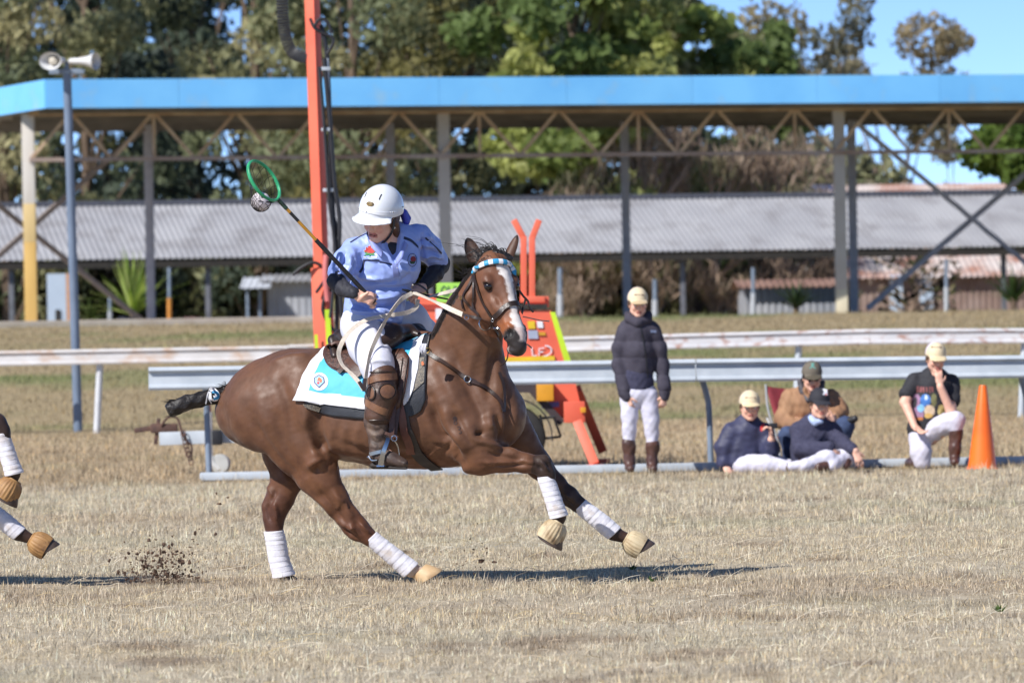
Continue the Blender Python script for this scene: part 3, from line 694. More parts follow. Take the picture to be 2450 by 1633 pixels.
BRI = [srgb(158, 166, 94), srgb(130, 144, 80), srgb(170, 174, 106), srgb(108, 126, 74)]
EUC = [srgb(150, 140, 110), srgb(132, 126, 102), srgb(118, 118, 100), srgb(158, 144, 114)]
G1 = 'dark she-oaks standing in a row behind the sheds'
tree('she_oak', 'olive she-oak by the loudspeaker end of the sheds, sunlit on its left', 20, 158, 21, 6.5, OLV, 10800, .34, 11, nc=60, droop=1.2, low=.5)
tree('she_oak', 'very dark she-oak rising behind the loudspeaker pole', 215, 166, 23, 7.5, DRK + OLV[:1], 12240, .36, 12, nc=60, droop=1.2, low=.5)
tree('she_oak', 'dark she-oak between the loudspeaker pole and the orange mast', 470, 172, 23, 7.5, DRK + OLV[1:2], 11520, .36, 13, nc=55, droop=1.2, low=.5)
tree('she_oak', 'deep green she-oak just left of the orange mast', 620, 160, 19, 5, DRK[:1] + OLV, 6480, .34, 14, nc=34, droop=1.2, low=.5)
tree('she_oak', 'feathery light olive she-oak just right of the orange mast', 850, 156, 20, 6.5, OLV[:3] + [srgb(138, 132, 84)], 10800, .34, 15, nc=56, droop=1.2, low=.5)
tree('she_oak', 'feathery olive she-oak behind the rider and beside the bright green tree', 1075, 162, 21, 6, OLV + [srgb(138, 132, 84)], 10080, .34, 16, nc=50, droop=1.2, low=.5)
tree('broadleaf_tree', 'large bright green leafy tree above the middle of the blue fascia', 1370, 150, 16.5, 6.2, BRI, 8640, .42, 17, nc=55, low=2.0, aspect=.7, clump=1.0)
tree('broadleaf_tree', 'smaller bright green leafy tree with a rounded top beside the gum trees', 1660, 157, 12.7, 4.6, BRI + OLV[:1], 6480, .42, 18, nc=40, low=1.5, aspect=.7, clump=.9)
tree('broadleaf_tree', 'low dark green tree tucked beside the rounded bright tree', 1815, 163, 11.4, 3.4, [BRI[3], OLV[1], OLV[3]], 5000, .42, 19, nc=26, low=1.5, aspect=.7, clump=.9)
tree('gum_tree', 'tall brownish gum tree behind the bright green trees', 1905, 205, 18.5, 6.0, EUC, 3800, .42, 20, nc=22, low=6, droop=.8, bark=M_barkp, clump=1.4, tk=.5)
tree('gum_tree', 'gum tree with rounded top clump standing clear against the sky', 2150, 215, 17.0, 6.5, EUC, 3000, .40, 21, nc=13, low=7, droop=.8, bark=M_barkp, clump=1.35, tk=.45)
tree('gum_tree', 'small thin gum tree alone against the sky above the fascia', 2290, 240, 16.6, 1.8, EUC, 700, .40, 22, nc=4, low=8, droop=.8, bark=M_barkp, clump=1.0, trunk_r=.1, tk=.45)
tree('gum_tree', 'low hazy gum tree seen below the blue fascia beside the braces', 2160, 225, 8.6, 5.0, EUC + OLV[:1], 4200, .45, 23, nc=22, low=1, bark=M_barkp, clump=1.1)
tree('broadleaf_tree', 'green leafy tree reaching in over the corrugated roof by the braces', 2500, 128, 6.9, 3.6, [srgb(92, 112, 48), srgb(76, 98, 42), srgb(110, 126, 58)], 4200, .3, 24, nc=26, low=3.6, aspect=.7, clump=.6)
TW = [srgb(172, 150, 130), srgb(154, 134, 116), srgb(188, 168, 146), srgb(140, 134, 104)]
for k, (u, top, w_, lab) in enumerate([(1390, 6.6, 3.6, 'bare brown shrub behind the roof left of the middle column'), (1560, 7.8, 4.0, 'tall bare brown shrub under the rounded green tree'), (1720, 7.6, 4.2, 'bare reddish brown shrub above the grey roof'), (1870, 7.2, 3.6, 'leafless brown shrub next to the cream-footed column')]):
    tree('bare_shrub', lab, u, 148 + k * 1.5, top, w_, TW, 2100, .5, 40 + k, nc=46, low=.6, droop=-2.2, aspect=.1, bark=mat('twig', srgb(164, 142, 124), srgb(138, 118, 102)), clump=.7, trunk_r=.12, bare=1, shape=.3)
UND = [srgb(96, 98, 66), srgb(78, 80, 56), srgb(122, 120, 80), srgb(66, 62, 50)]
for k, (u, top, w_, lab) in enumerate([(60, 4.4, 5, 'dark bush under the roof end by the ochre column'), (240, 4.2, 4.6, 'dark bush behind the yucca'), (430, 4.3, 4.6, 'shadowed bush under the awning right of the yucca'), (560, 4.4, 3.6, 'olive bush beside the grey hut'), (800, 4.6, 5, 'dark bush behind the rider'), (1010, 4.6, 4.8, 'dark bush behind the horse and rider'), (1220, 4.5, 4.6, 'olive bush behind the fork of the orange machine'), (1400, 4.3, 4.6, 'brown-green bush behind the machine'), (1560, 4.2, 4.6, 'twiggy dark bush behind the standing spectator'), (1740, 4.3, 4.4, 'dark bush left of the galvanised hut'), (2020, 4.4, 3.5, 'dark bush between hut and barn'), (2180, 4.2, 3, 'twiggy bush in front of the rusty barn'), (2420, 4.0, 3, 'dark bush at the barn end')]):
    Yb = 161 if u != 2180 else 141
    tree('bush', lab, u, Yb + (k % 3), top, w_, (UND if k % 2 else UND[:2] + DRK[:2]) + ([TW[1]] if u in (1400, 1560, 2180) else []), 5200 if u not in (2180,) else 260, .3, 60 + k, nc=40, low=.1, clump=.75, trunk_r=.1, shape=.25, bark=mat('twig', srgb(142, 116, 96)) if u in (1560, 2180) else None, bare=1 if u in (1560, 2180) else 0)
for k in range(9):
    u = -60 + k * 330; tree('far_tree', ['dense dark tree at the back of the plantation left of the sheds', 'deep green back-row tree behind the loudspeaker pole', 'dark back-row tree behind the she-oaks', 'dark back-row tree left of the bright green tree', 'shaded back-row tree behind the bright green tree', 'shaded back-row tree behind the brown shrubs', 'grey-green back-row tree behind the bare shrubs', 'low grey-green back-row tree behind the barn', 'low grey-green back-row tree past the barn'][k], u, 190 + (k % 3) * 4, [19, 20, 17, 17, 15, 9.2, 7.8, 5.8, 5.8][k], 7.5, DRK + OLV[1:2] if k < 6 else EUC[1:3] + OLV[:2], 7000, .55, 90 + k, nc=50, low=.3, clump=1.5, shape=.2)
for k, (u, top, pal, lab) in enumerate([(-330, 18, OLV, 'olive tree past the end of the blue fascia'), (-700, 17, DRK + OLV[:1], 'dark tree in the plantation past the shed end'), (-1080, 15, OLV, 'outlying olive tree at the open end of the plantation'), (2760, 9, EUC, 'gum tree past the barn'), (3150, 11, EUC + OLV[:1], 'outlying gum tree beyond the barn')]):
    tree('plantation_tree', lab, u, 170 + 4 * k, top, 7.5, pal, 6000, .5, 140 + k, nc=46, low=.4, clump=1.4, shape=.25)
def yucca(lab, u, v, Y, h, n, cols, seed):
    r = np.random.default_rng(seed); b = P(u, v, Y); b[2] = max(1.45, gz(b[0], b[1])); t = thing('yucca', lab, 'plant', b)
    me = None
    for k in range(n):
        a = r.uniform(0, 6.283); el = r.uniform(.25, 1.5); L = h * r.uniform(.6, 1.05); d = A([math.cos(a) * math.cos(el), math.sin(a) * math.cos(el), math.sin(el)])
        o = b + A([0, 0, h * .18]); p1 = o + d * L * .55; p2 = o + d * L + A([0, 0, -.18 * L * math.cos(el)])
        mb = MB(); mb.strap([o, p1, p2], [nrm(np.cross(d, np.cross(A([0, 0, 1.0]), d) + 1e-3))] * 3, [.07, .075, .008], .006, col=tuple(A(cols[k % len(cols)]) * r.uniform(.8, 1.2)))
        mb.build('leaf', M_leaf, t)
    mb = MB(); mb.tube([b - A([0, 0, .05]), b + A([0, 0, h * .3])], [.1, .08], 9); mb.build('trunk', M_bark, t)
YG = [srgb(176, 196, 104), srgb(150, 174, 84), srgb(196, 208, 130)]
yucca('bright green spiky yucca at the foot of the shed column', 318, 775, 119.5, 1.75, 60, YG, 1)
yucca('small spiky yucca between pole and planter', 218, 778, 119.5, .8, 30, [srgb(96, 112, 62), srgb(116, 130, 74)], 2)
yucca('dark spiky yucca in front of the galvanised hut', 1905, 755, 124, 1.0, 34, [srgb(58, 78, 48), srgb(74, 92, 56)], 3)
yucca('dark spiky yucca beside the barn end post', 2425, 745, 124, 1.25, 34, [srgb(60, 84, 44), srgb(82, 104, 54)], 4)
# ------------------------------------------------------------------ horses
YAW = R(20)
NL = A([math.sin(YAW), math.cos(YAW), 0])            # horse's left, away from the camera
def axdy(u): return -(u - 880) / PXM * math.tan(YAW)
BAY = srgb(107, 74, 54); BAYD = srgb(84, 57, 42); BAYR = srgb(114, 73, 47); BLK = srgb(40, 32, 30); WHT = srgb(226, 220, 216); MUZ = srgb(50, 44, 43)
M_coat = mat('horse_coat', (1, 1, 1), (.68, .63, .60), attr=True, rough=.57, scale=16, bump=.16, bscale=320, spec=.36, detail=9, sheen=.05, rvar=.16, lo=.38, hi=.72)
M_hoof = mat('hoof_horn', srgb(92, 78, 70), srgb(70, 58, 54), rough=.5, scale=20, stretch=(1, 1, .2))
M_hoofp = mat('pale_hoof', srgb(206, 178, 138), srgb(186, 152, 112), rough=.55, scale=16)
M_wrap = mat('white_leg_bandage', srgb(222, 220, 226), srgb(206, 204, 212), rough=.9, scale=40, bump=.2, bscale=220, dirt=(srgb(182, 164, 142), 11, .54, .78), sheen=.2)
M_bell = mat('cream_rubber', srgb(198, 182, 150), srgb(178, 158, 124), rough=.6, scale=14, dirt=(srgb(132, 104, 72), 16, .52, .74))
M_bellb = mat('brown_rubber', srgb(168, 128, 80), srgb(140, 102, 62), rough=.6, scale=14, dirt=(srgb(96, 70, 50), 20, .56, .7))
M_mane = mat('clipped_mane', srgb(46, 40, 38), srgb(34, 30, 29), rough=.85, spec=.15, scale=60)
M_hair = mat('black_horsehair', srgb(38, 33, 32), srgb(27, 24, 24), rough=.5, scale=30, bump=.5, bscale=90, stretch=(1, 1, 1))
def carve(p, nn, strokes, du=0, dv=0, face=None):
    "press grooves and raise ridges along lines: (points, half width in px, height in m)"
    u, v = PROJ(p); u = u - du; v = v - dv; out = np.zeros(len(p)); fr = sstep((nn @ (A([0, -1.0, 0]) if face is None else face)) * 3 + .3)
    for pts, w_, amp in strokes:
        q = A(spline(pts, 6)) if len(pts) > 2 else A(pts, float)
        lo = q.min(0) - 3 * w_; hi = q.max(0) + 3 * w_; m = (u > lo[0]) & (u < hi[0]) & (v > lo[1]) & (v < hi[1])
        if not m.any(): continue
        uu, vv = u[m], v[m]; d = np.full(m.sum(), 1e9); tt = np.zeros(m.sum()); n = len(q) - 1
        for i in range(n):
            a, b = q[i], q[i+1]; ab = b - a; t = np.clip(((uu - a[0]) * ab[0] + (vv - a[1]) * ab[1]) / max(ab @ ab, 1e-6), 0, 1)
            dd = np.hypot(uu - a[0] - t * ab[0], vv - a[1] - t * ab[1]); k = dd < d; d[k] = dd[k]; tt[k] = (i + t[k]) / n
        out[m] += amp * np.exp(-(d / w_) ** 2) * np.clip(np.sin(np.clip(tt, .06, .94) * math.pi) * 1.6, 0, 1)
    return out * fr
STROKES = [
 ([(596, 985), (632, 1055), (680, 1115), (730, 1168)], 13, -.009), ([(650, 960), (672, 1035), (705, 1105), (745, 1152)], 14, -.008), ([(615, 930), (625, 980), (650, 1040)], 20, .006),
 ([(768, 955), (757, 1005), (764, 1055), (778, 1088)], 15, -.016), ([(738, 960), (738, 1020), (750, 1075), (762, 1098)], 14, .009), ([(690, 900), (715, 960), (728, 1040)], 22, .007), ([(668, 892), (690, 960), (700, 1040)], 14, -.006),
 ([(645, 872), (690, 856), (755, 850)], 8, .008), ([(752, 1130), (765, 1112), (790, 1110)], 8, -.008), ([(730, 1120), (760, 1105), (785, 1120)], 10, .008),
 ([(758, 1165), (795, 1212), (830, 1258)], 6, -.007), ([(790, 1160), (820, 1205), (850, 1245)], 7, .005), ([(812, 1248), (835, 1262), (852, 1262)], 6, .006), ([(800, 1180), (812, 1205), (800, 1222)], 2.2, .003), ([(806, 1190), (826, 1200), (832, 1225)], 2.2, .003), ([(845, 1246), (858, 1260), (872, 1282)], 5, -.005),
 ([(1072, 838), (1112, 912), (1150, 985), (1160, 1020)], 13, -.009), ([(1040, 850), (1075, 930), (1120, 1010)], 15, .006), ([(1030, 950), (1044, 1015), (1078, 1068), (1108, 1108)], 11, -.018), ([(1062, 960), (1075, 1020), (1105, 1070)], 13, .007), ([(1085, 975), (1112, 1035), (1136, 1068)], 8, -.006),
 ([(1146, 1030), (1150, 1042)], 9, -.016), ([(1130, 1052), (1165, 1058), (1215, 1074), (1262, 1092)], 7, .007), ([(1160, 1082), (1205, 1092), (1255, 1104)], 5, -.006), ([(1176, 1113), (1220, 1112), (1266, 1112)], 4, -.008), ([(1150, 1105), (1190, 1108), (1240, 1112)], 5, .005),
 ([(1185, 985), (1196, 1030), (1200, 1062)], 8, -.012), ([(1212, 950), (1220, 1010), (1206, 1072)], 11, -.014), ([(1160, 985), (1178, 1030)], 14, .008),
 ([(800, 1052), (880, 1080), (970, 1092), (1050, 1082)], 8, -.006), ([(1050, 1040), (1070, 1060), (1062, 1088)], 4, -.006), ([(1040, 1062), (1060, 1070)], 4, -.005), ([(1056, 1050), (1078, 1078), (1090, 1100)], 5, .006),
 ([(1188, 825), (1176, 890), (1166, 950)], 11, -.010), ([(1150, 800), (1126, 870), (1118, 930)], 14, .005), ([(1128, 720), (1122, 745), (1138, 775), (1156, 792)], 6, -.008), ([(1060, 780), (1080, 830), (1105, 880)], 10, -.004),
 ([(1170, 700), (1190, 712), (1198, 735)], 6, -.004), ([(1168, 712), (1180, 732), (1188, 748)], 4, .004), ([(1205, 760), (1212, 775), (1222, 776)], 5, .004), ([(640, 1160), (655, 1190)], 5, .005), ([(660, 1170), (650, 1205)], 5, -.005)]
STROKES += [([(838, 1250), (846, 1268)], 6, .006), ([(862, 1250), (874, 1266), (888, 1276)], 4, .006), ([(822, 1262), (838, 1276), (860, 1290)], 4, -.006), ([(1290, 1098), (1302, 1112), (1312, 1128)], 4, .006), ([(1286, 1112), (1296, 1124)], 4, -.006), ([(1304, 1104), (1316, 1118)], 3, -.005), ([(640, 1200), (640, 1225), (648, 1250)], 5, -.006), ([(655, 1196), (660, 1220), (662, 1250)], 5, .007), ([(1352, 1180), (1366, 1196)], 5, .006), ([(1330, 1166), (1356, 1196), (1376, 1212)], 4, -.006), ([(1240, 1100), (1262, 1104), (1282, 1106)], 3, .005), ([(740, 1180), (772, 1205), (806, 1250)], 4, .004), ([(1165, 1062), (1180, 1074), (1176, 1090)], 2, .002), ([(1195, 1075), (1220, 1086), (1240, 1084)], 2, .002), ([(920, 1100), (980, 1098), (1030, 1088), (1056, 1066)], 2.5, .003), ([(1190, 792), (1200, 812), (1216, 829), (1232, 834)], 4, -.007), ([(1206, 806), (1220, 818)], 5, .004), ([(1128, 690), (1120, 720), (1126, 750), (1146, 772)], 10, .008), ([(1150, 690), (1150, 720), (1160, 750)], 10, -.004)]
for _k in range(7): STROKES.append(([(800 + _k * 30, 1008), (792 + _k * 30, 1050), (800 + _k * 30, 1085)], 8, .0022))
def L(o, du, dv, ddy):
    return lambda u, v, dy: H(u + du, v + dv, dy + ddy)
# head frame
HF = A([.57, -.82, 0]); HD = nrm(HF * .23 + A([0, 0, -.455])); HN = nrm(HF * .455 + A([0, 0, .23])); HL = A([.82, .57, 0])
def make_horse(name, label, legs, vox, du=0, dv=0, ddy=0, full=True):
    Q = L(None, du, dv, ddy); px = 1 / PXM
    root = H(900 + du, 1390, ddy); root[2] = 0
    T = thing(name, label, 'horse', root)
    lo = Q(520, 1420, .62); hi = Q(1600, 540, -.75)
    lo, hi = np.minimum(lo, hi), np.maximum(lo, hi); lo[1] -= .1; hi[1] += .1
    F = Field(lo - .03, hi + .03, vox)
    def ring(u, v, rv, rl, ex=0.0): return (Q(u, v, axdy(u) + ex), rv * px, rl, NL)
    F.chain([ring(592, 985, 80, .15), ring(640, 972, 112, .23), ring(700, 968, 133, .27), ring(770, 958, 124, .275), ring(845, 968, 134, .285), ring(925, 975, 143, .29), ring(1000, 966, 152, .265), ring(1060, 968, 150, .235), ring(1120, 990, 118, .22), ring(1172, 995, 85, .18)], k=.03)
    E_ = F.ell; S_ = F.seg
    ax3 = A([nrm(A([math.cos(YAW), -math.sin(YAW), 0])), NL, A([0, 0, 1.0])])
    def lat(u, v, l): return Q(u, v, axdy(u)) + NL * l          # point l metres to the horse's left of the mid plane
    for sd in (-1, 1):
        E_(lat(640, 985, .12 * sd), (.16, .13, .20), ax3, .05)       # buttock
        E_(lat(705, 1010, .16 * sd), (.17, .115, .20), ax3, .05)     # thigh muscle
        E_(lat(735, 905, .16 * sd), (.13, .09, .12), ax3, .05)       # hip
        E_(lat(1100, 965, .17 * sd), (.12, .075, .21), ax3, .04)     # shoulder blade
        E_(lat(1140, 1040, .17 * sd), (.10, .08, .11), ax3, .03)     # point of shoulder
        E_(lat(905, 1010, .18 * sd), (.30, .12, .18), ax3, .05)
    E_(lat(1190, 990, .06), (.12, .15, .16), ax3, .04); E_(lat(1195, 1010, -.05), (.09, .11, .13), ax3, .04)   # breast
    E_(lat(1010, 850, 0), (.22, .07, .13), ax3, .05)                  # withers
    # neck
    n2 = nrm(A([.50, .86, 0])); n3 = nrm(HL)
    F.chain([(Q(1078, 930, -.17), 105 * px, .15, NL), (Q(1108, 860, -.22), 98 * px, .135, NL), (Q(1118, 805, -.27), 83 * px, .115, nrm(NL + n2)), (Q(1124, 755, -.32), 66 * px, .10, n2), (Q(1143, 705, -.36), 51 * px, .088, nrm(n2 + n3)), (Q(1166, 655, -.39), 37 * px, .075, n3)], k=.03)
    S_(Q(1152, 840, -.29), Q(1188, 935, -.27), .085, .095, NL, .05)    # underside of the neck
    S_(Q(1150, 745, -.37), Q(1170, 800, -.33), (.06, .05), (.07, .06), n2, .05)
    # head
    O = Q(1178, 630, -.42)
    def hp(t, l, n): return O + HD * t + HL * l + HN * n
    hr = [(.00, -.015, .070, .075), (.07, -.03, .092, .102), (.14, -.04, .090, .112), (.21, -.05, .076, .122), (.28, -.025, .058, .090), (.36, -.006, .049, .066), (.43, .002, .052, .062), (.485, -.004, .052, .052)]
    F.chain([(hp(t, 0, c), ro, rl, HL) for t, c, rl, ro in [(a, b, c_, d_) for a, b, c_, d_ in hr]], k=.015)
    for s in (-1, 1):
        E_(hp(.115, .083 * s, .022), (.030, .045, .032), A([HL, HD, HN]), .018)          # orbit ridge
        E_(hp(.22, .055 * s, -.085), (.030, .075, .055), A([HL, HD, HN]), .025)          # cheek
        S_(hp(.19, .066 * s, .005), hp(.30, .048 * s, .012), .016, .010, HL, .02)        # facial crest
        E_(hp(.42, .042 * s, .028), (.028, .044, .030), A([HL, HD, HN]), .012)          # nostril rim
    S_(hp(.10, 0, .055), hp(.42, 0, .050), (.022, .032), (.016, .022), HL, .02)          # nose bone
    E_(hp(.492, 0, -.02), (.042, .030, .036), A([HL, HD, HN]), .012); E_(hp(.475, 0, -.056), (.034, .036, .024), A([HL, HD, HN]), .008)   # upper lip, chin
    E_(hp(.02, 0, .0), (.088, .085, .085), A([HL, HD, HN]), .02)
    # limbs
    limbs = []
    for lg in legs:
        ch = [(Q(u, v, dy), rp * px, rl, NL) for u, v, rp, rl, dy in lg['pts']]
        F.chain(ch, k=.028); limbs.append(ch)
        for (u, v, rp, rl, dy) in lg.get('bumps', []): E_(Q(u, v, dy), (rp * px, rl, rp * px), None, .016)
    # hollows: eyes, nostrils, mouth, flank, jaw groove
    for s in (-1, 1):
        E_(hp(.145, .099 * s, .020), (.012, .024, .019), A([HL, HD, HN]), .006, cut=True)
        E_(hp(.428, .062 * s, .040), (.024, .028, .017), A([HL, nrm(HD - HN * .3), nrm(HN + HD * .3)]), .005, cut=True)
        S_(hp(.487, .052 * s, -.038), hp(.41, .058 * s, -.03), .006, .004, HL, .004, cut=True)
        S_(lat(752, 990, .30 * sd), lat(768, 1075, .285 * sd), .028, .02, NL, .03, cut=True) if s == sd else None
    S_(lat(752, 985, -.315), lat(770, 1078, -.285), .030, .022, NL, .04, cut=True)
    S_(Q(1048, 1010, -.50), Q(1120, 1105, -.47), .022, .016, NL, .03, cut=True)
    eo = [hp(.145, .086 * s, .020) for s in (-1, 1)]
    U0 = lambda p: (PROJ(p)[0] - du, PROJ(p)[1] - dv)
    def cols(p, nn):
        n = len(p); c = A(BAY)[None] * np.ones((n, 1)); u, v = PROJ(p)
        u = u - du; v = v - dv
        def bl(c, col, f): f = np.clip(f, 0, 1)[:, None]; return c * (1 - f) + A(col)[None] * f
        w1 = wobble(p, 6, 21); c = bl(c, BAYD, .35 * sstep(w1 + .2)); c = bl(c, BAYR, .25 * sstep(wobble(p, 4, 22)))
        c = bl(c, BAYR, .5 * sstep((v - 1040) / 80)); c = bl(c, BAYR, .5 * sstep((570 - u) / 40 + .3) * sstep((v - 950) / 100))
        rel = p - O; th = rel @ HD; lh = rel @ HL; nh = rel @ HN
        head = (th > -.06) & (th < .62) & (abs(lh) < .13) & (nh > -.19) & (nh < .16) & (th + nh * .5 > -.02)
        mane = (~head) & (u > 1020) & (u < 1175)
        # crest of the neck carries a hogged black mane
        ck = A([(1030, 806), (1044, 786), (1063, 746), (1083, 716), (1109, 676), (1128, 645), (1150, 612)])
        d = np.min([np.hypot(u - (a[0] + (b[0]-a[0]) * t), v - (a[1] + (b[1]-a[1]) * t)) for a, b in zip(ck[:-1], ck[1:]) for t in np.linspace(0, 1, 6)], 0)
        c = np.where(((d < 7 + 3 * w1) & mane)[:, None], A(BLK)[None], c)
        # head markings
        c = np.where(head[:, None], bl(c, srgb(122, 78, 54), .6 * np.ones(n)), c)
        c = np.where(head[:, None], bl(c, srgb(160, 92, 50), .7 * sstep((th - .30) / .07) * (1 - sstep((th - .385) / .05))), c)
        c = np.where((head & (nh > .02))[:, None], bl(c, srgb(90, 56, 42), .5 * sstep(1 - abs(th - .12) / .12)), c)
        c = np.where(head[:, None], bl(c, MUZ, sstep((th - .385) / .04)), c)
        mid_ = .012 * np.sin(th * 14) + .004
        bw = np.interp(th, [.03, .06, .10, .14, .2, .3, .36, .42, .46], [.014, .042, .045, .030, .022, .019, .024, .029, .022]) * (1 + .28 * wobble(p, 60, 5))
        bz = head & (nh > .0) & (abs(lh - mid_) < bw) & (th > .045) & (th < .47)
        bf = sstep((bw - abs(lh - mid_)) / .010 + .5) * sstep((th - .045) / .012) * (1 - sstep((th - .475) / .01)) * (head & (nh > 0)); c = bl(c, WHT, bf * .95); c = np.where((bf > .5)[:, None] & (th > .41)[:, None], c * .4 + A(srgb(206, 180, 172))[None] * .6, c)
        lip = head & (th > .43) & (nh < -.028) & (nh > -.05); c = np.where(lip[:, None], A(srgb(178, 158, 150))[None], c)
        for s in (-1, 1):
            de = np.linalg.norm((p - hp(.145, .092 * s, .02)) / A([1, 1, 1]), axis=1); c = np.where((de < .036)[:, None], bl(c, BLK, .8 * sstep((.036 - de) / .014)), c)
            dn_ = np.linalg.norm((p - hp(.428, .056 * s, .038)), axis=1); c = np.where((dn_ < .025)[:, None], A(srgb(26, 22, 22))[None], c)
        ds = np.linalg.norm(p - Q(1004, 1367, -.05), axis=1); sock = (ds < .07)
        # dark points on the legs
        for lg, ch in zip(legs, limbs):
            k0 = lg['dark']
            for i in range(k0, len(ch) - 1):
                a, b = ch[i][0], ch[i+1][0]; ab = b - a; t = np.clip(((p - a) @ ab) / (ab @ ab), 0, 1); dd = np.linalg.norm(p - a - t[:, None] * ab, axis=1)
                m = dd < max(ch[i][1], ch[i+1][1]) * 1.5
                f = np.clip((i - k0 + t) / lg.get('fade', 1.2), 0, 1) * lg.get('amt', .92)
                c = np.where(m[:, None], bl(c, lg.get('tone', srgb(58, 42, 36)), f), c)
                kn = lg.get('knee')
                if kn is not None:
                    dk = np.linalg.norm(p - ch[kn][0], axis=1); c = np.where((dk < .05)[:, None], bl(c, srgb(60, 46, 42), .8 * sstep((.06 - dk) / .02)), c)
        c = np.where(sock[:, None], A(srgb(206, 190, 178))[None], c)
        return c
    def dispf(p, nn):
        return .0012 * wobble(p, 28, 31) + .0020 * wobble(p, 13, 32) + 2.2 * carve(p, nn, STROKES, du, dv, -NL)
    body = skin('body', F, M_coat, T, 2, cols, dispf)
    # eyes
    for e in eo:
        mb = MB(); mb.ball(e, .0225, 16, 12); mb.build('eye', mat('horse_eye', srgb(28, 18, 16), srgb(20, 14, 12), rough=.08, spec=.7), T)
    # ears
    for (b1, b2, tp, tw, fr) in ((Q(1122, 604, -.40), Q(1150, 630, -.43), Q(1116, 564, -.36), -1, A([.3, -.9, 0])), (Q(1204, 612, -.40), Q(1226, 622, -.34), Q(1241, 558, -.36), 1, A([.9, -.3, 0]))):
        ctr = (b1 + b2) / 2; axv = tp - ctr; ln = np.linalg.norm(axv); side = nrm((b2 - b1) - nrm(axv) * ((b2 - b1) @ nrm(axv))); fwd_ = np.cross(side, nrm(axv)); fwd_ = fwd_ if fwd_[1] < 0 else -fwd_
        if tw > 0: fwd_ = nrm(fwd_ * .3 + side * 1.0); side = nrm(np.cross(fwd_, nrm(axv)))
        rows = []; hw = np.linalg.norm(b2 - b1) / 2
        mb = MB(); NS, NR = 9, 12
        for layer, off in ((0, 0), (1, .006)):
            for i in range(NR):
                f = i / (NR - 1); wr = hw * max(1 - f, .004) ** .62 * (.88 + .75 * f)
                for k in range(NS):
                    a = (k / (NS - 1) - .5) * 2.5
                    rows.append(ctr - nrm(axv) * .012 + axv * f + side * (wr * math.sin(a) / math.sin(1.25)) - fwd_ * (wr * (math.cos(a) - .55) * 1.1 + (off if layer else 0)))
        fs = []
        for ly in (0, 1):
            for i in range(NR - 1):
                for k in range(NS - 1):
                    b_ = ly * NR * NS + i * NS + k; fs.append((b_, b_ + 1, b_ + NS + 1, b_ + NS))
        for i in range(NR - 1):
            for k in (0, NS - 1):
                b_ = i * NS + k; fs.append((b_, b_ + NS, b_ + NS + NR * NS, b_ + NR * NS))
        cc = [BAYD] * (NR * NS * 2)
        for i in range(NR):
            for k in range(NS):
                cc[i * NS + k] = srgb(72, 52, 44) if 0 < k < NS - 1 else srgb(84, 58, 44)
                if i > NR - 3: cc[i*NS+k] = cc[NR*NS + i*NS+k] = srgb(52, 40, 36)
        mb.add(rows, fs); mb.c = cc; mb.build('ear', M_coat, T, split=80)
    # hooves, bell boots and bandages
    for lg in legs:
        hf = lg['hoof']; c = Q(*hf['c']); ax_ = nrm(Q(*hf['s']) - c); hh = hf.get('h', .085); tilt = nrm(A(hf['toe'])) if 'toe' in hf else None
        mb = MB(); seg = 20; prof = [(-.012, .046), (0, .053), (hh * .5, .060), (hh * .93, .067), (hh, .064)]
        toe = nrm(Q(*hf['t']) - c); toe = nrm(toe - ax_ * (toe @ ax_)); sid = np.cross(ax_, toe); vs = []
        for d, r_ in prof:
            for k in range(seg):
                a = 2 * math.pi * k / seg; ca, sa = math.cos(a), math.sin(a)
                f = d / hh; dd = d * (1.0 if ca < 0 else 1.0 + .15 * ca)
                vs.append(c + ax_ * dd * (1 - .22 * max(-ca, 0)) + toe * (r_ * ca * 1.08 + f * hf.get('ext', .022)) + sid * (r_ * sa * .95))
        fs = [(i*seg+k, i*seg+(k+1) % seg, (i+1)*seg+(k+1) % seg, (i+1)*seg+k) for i in range(len(prof)-1) for k in range(seg)] + [tuple(range(seg))[::-1], tuple((len(prof)-1)*seg+k for k in range(seg))]
        mb.add(vs, fs); mb.build('hoof', hf.get('mat', M_hoof), T, split=50)
        if 'bell' in lg:
            bl_ = lg['bell']; c = Q(*bl_['a']); e = Q(*bl_['b']); ax_ = e - c; ln = np.linalg.norm(ax_); ax_ /= ln; mb = MB(); seg = 88; vs = []; prof = []
            r0_, r1_ = bl_['r']; 
            for f in (0, .04, .12, .3, .5, .7, .88, .96, 1.0, 1.0, .9): prof.append(f)
            b0 = A([0, 0, 1.0]) if abs(ax_[2]) < .9 else A([1.0, 0, 0]); x = nrm(b0 - ax_ * (b0 @ ax_)); y = np.cross(ax_, x)
            for i, f in enumerate(prof):
                r_ = r0_ + (r1_ - r0_) * math.sin(math.pi * .66 * f ** .62); r_ -= .004 if i >= 9 else 0
                for k in range(seg):
                    a = 2 * math.pi * k / seg; rib = .6 * (.0016 + .0028 * abs(math.sin(k * 2.39))) * math.cos(k * math.pi / 2 + .5 * math.sin(f * 5 + k)) * (0.1 < f < .95)
                    vs.append(c + ax_ * (ln * f) + (x * math.cos(a) + y * math.sin(a)) * (r_ + rib))
            fs = [(i*seg+k, i*seg+(k+1) % seg, (i+1)*seg+(k+1) % seg, (i+1)*seg+k) for i in range(len(prof)-1) for k in range(seg)]
            mb.add(vs, fs); mb.tube([c + (x * math.cos(a) + y * math.sin(a)) * r0_ for a in np.linspace(0, 2*math.pi, 25)[:-1]], .0055, 6, closed=True); mb.build('bell_boot', bl_.get('mat', M_bell), T, split=60)
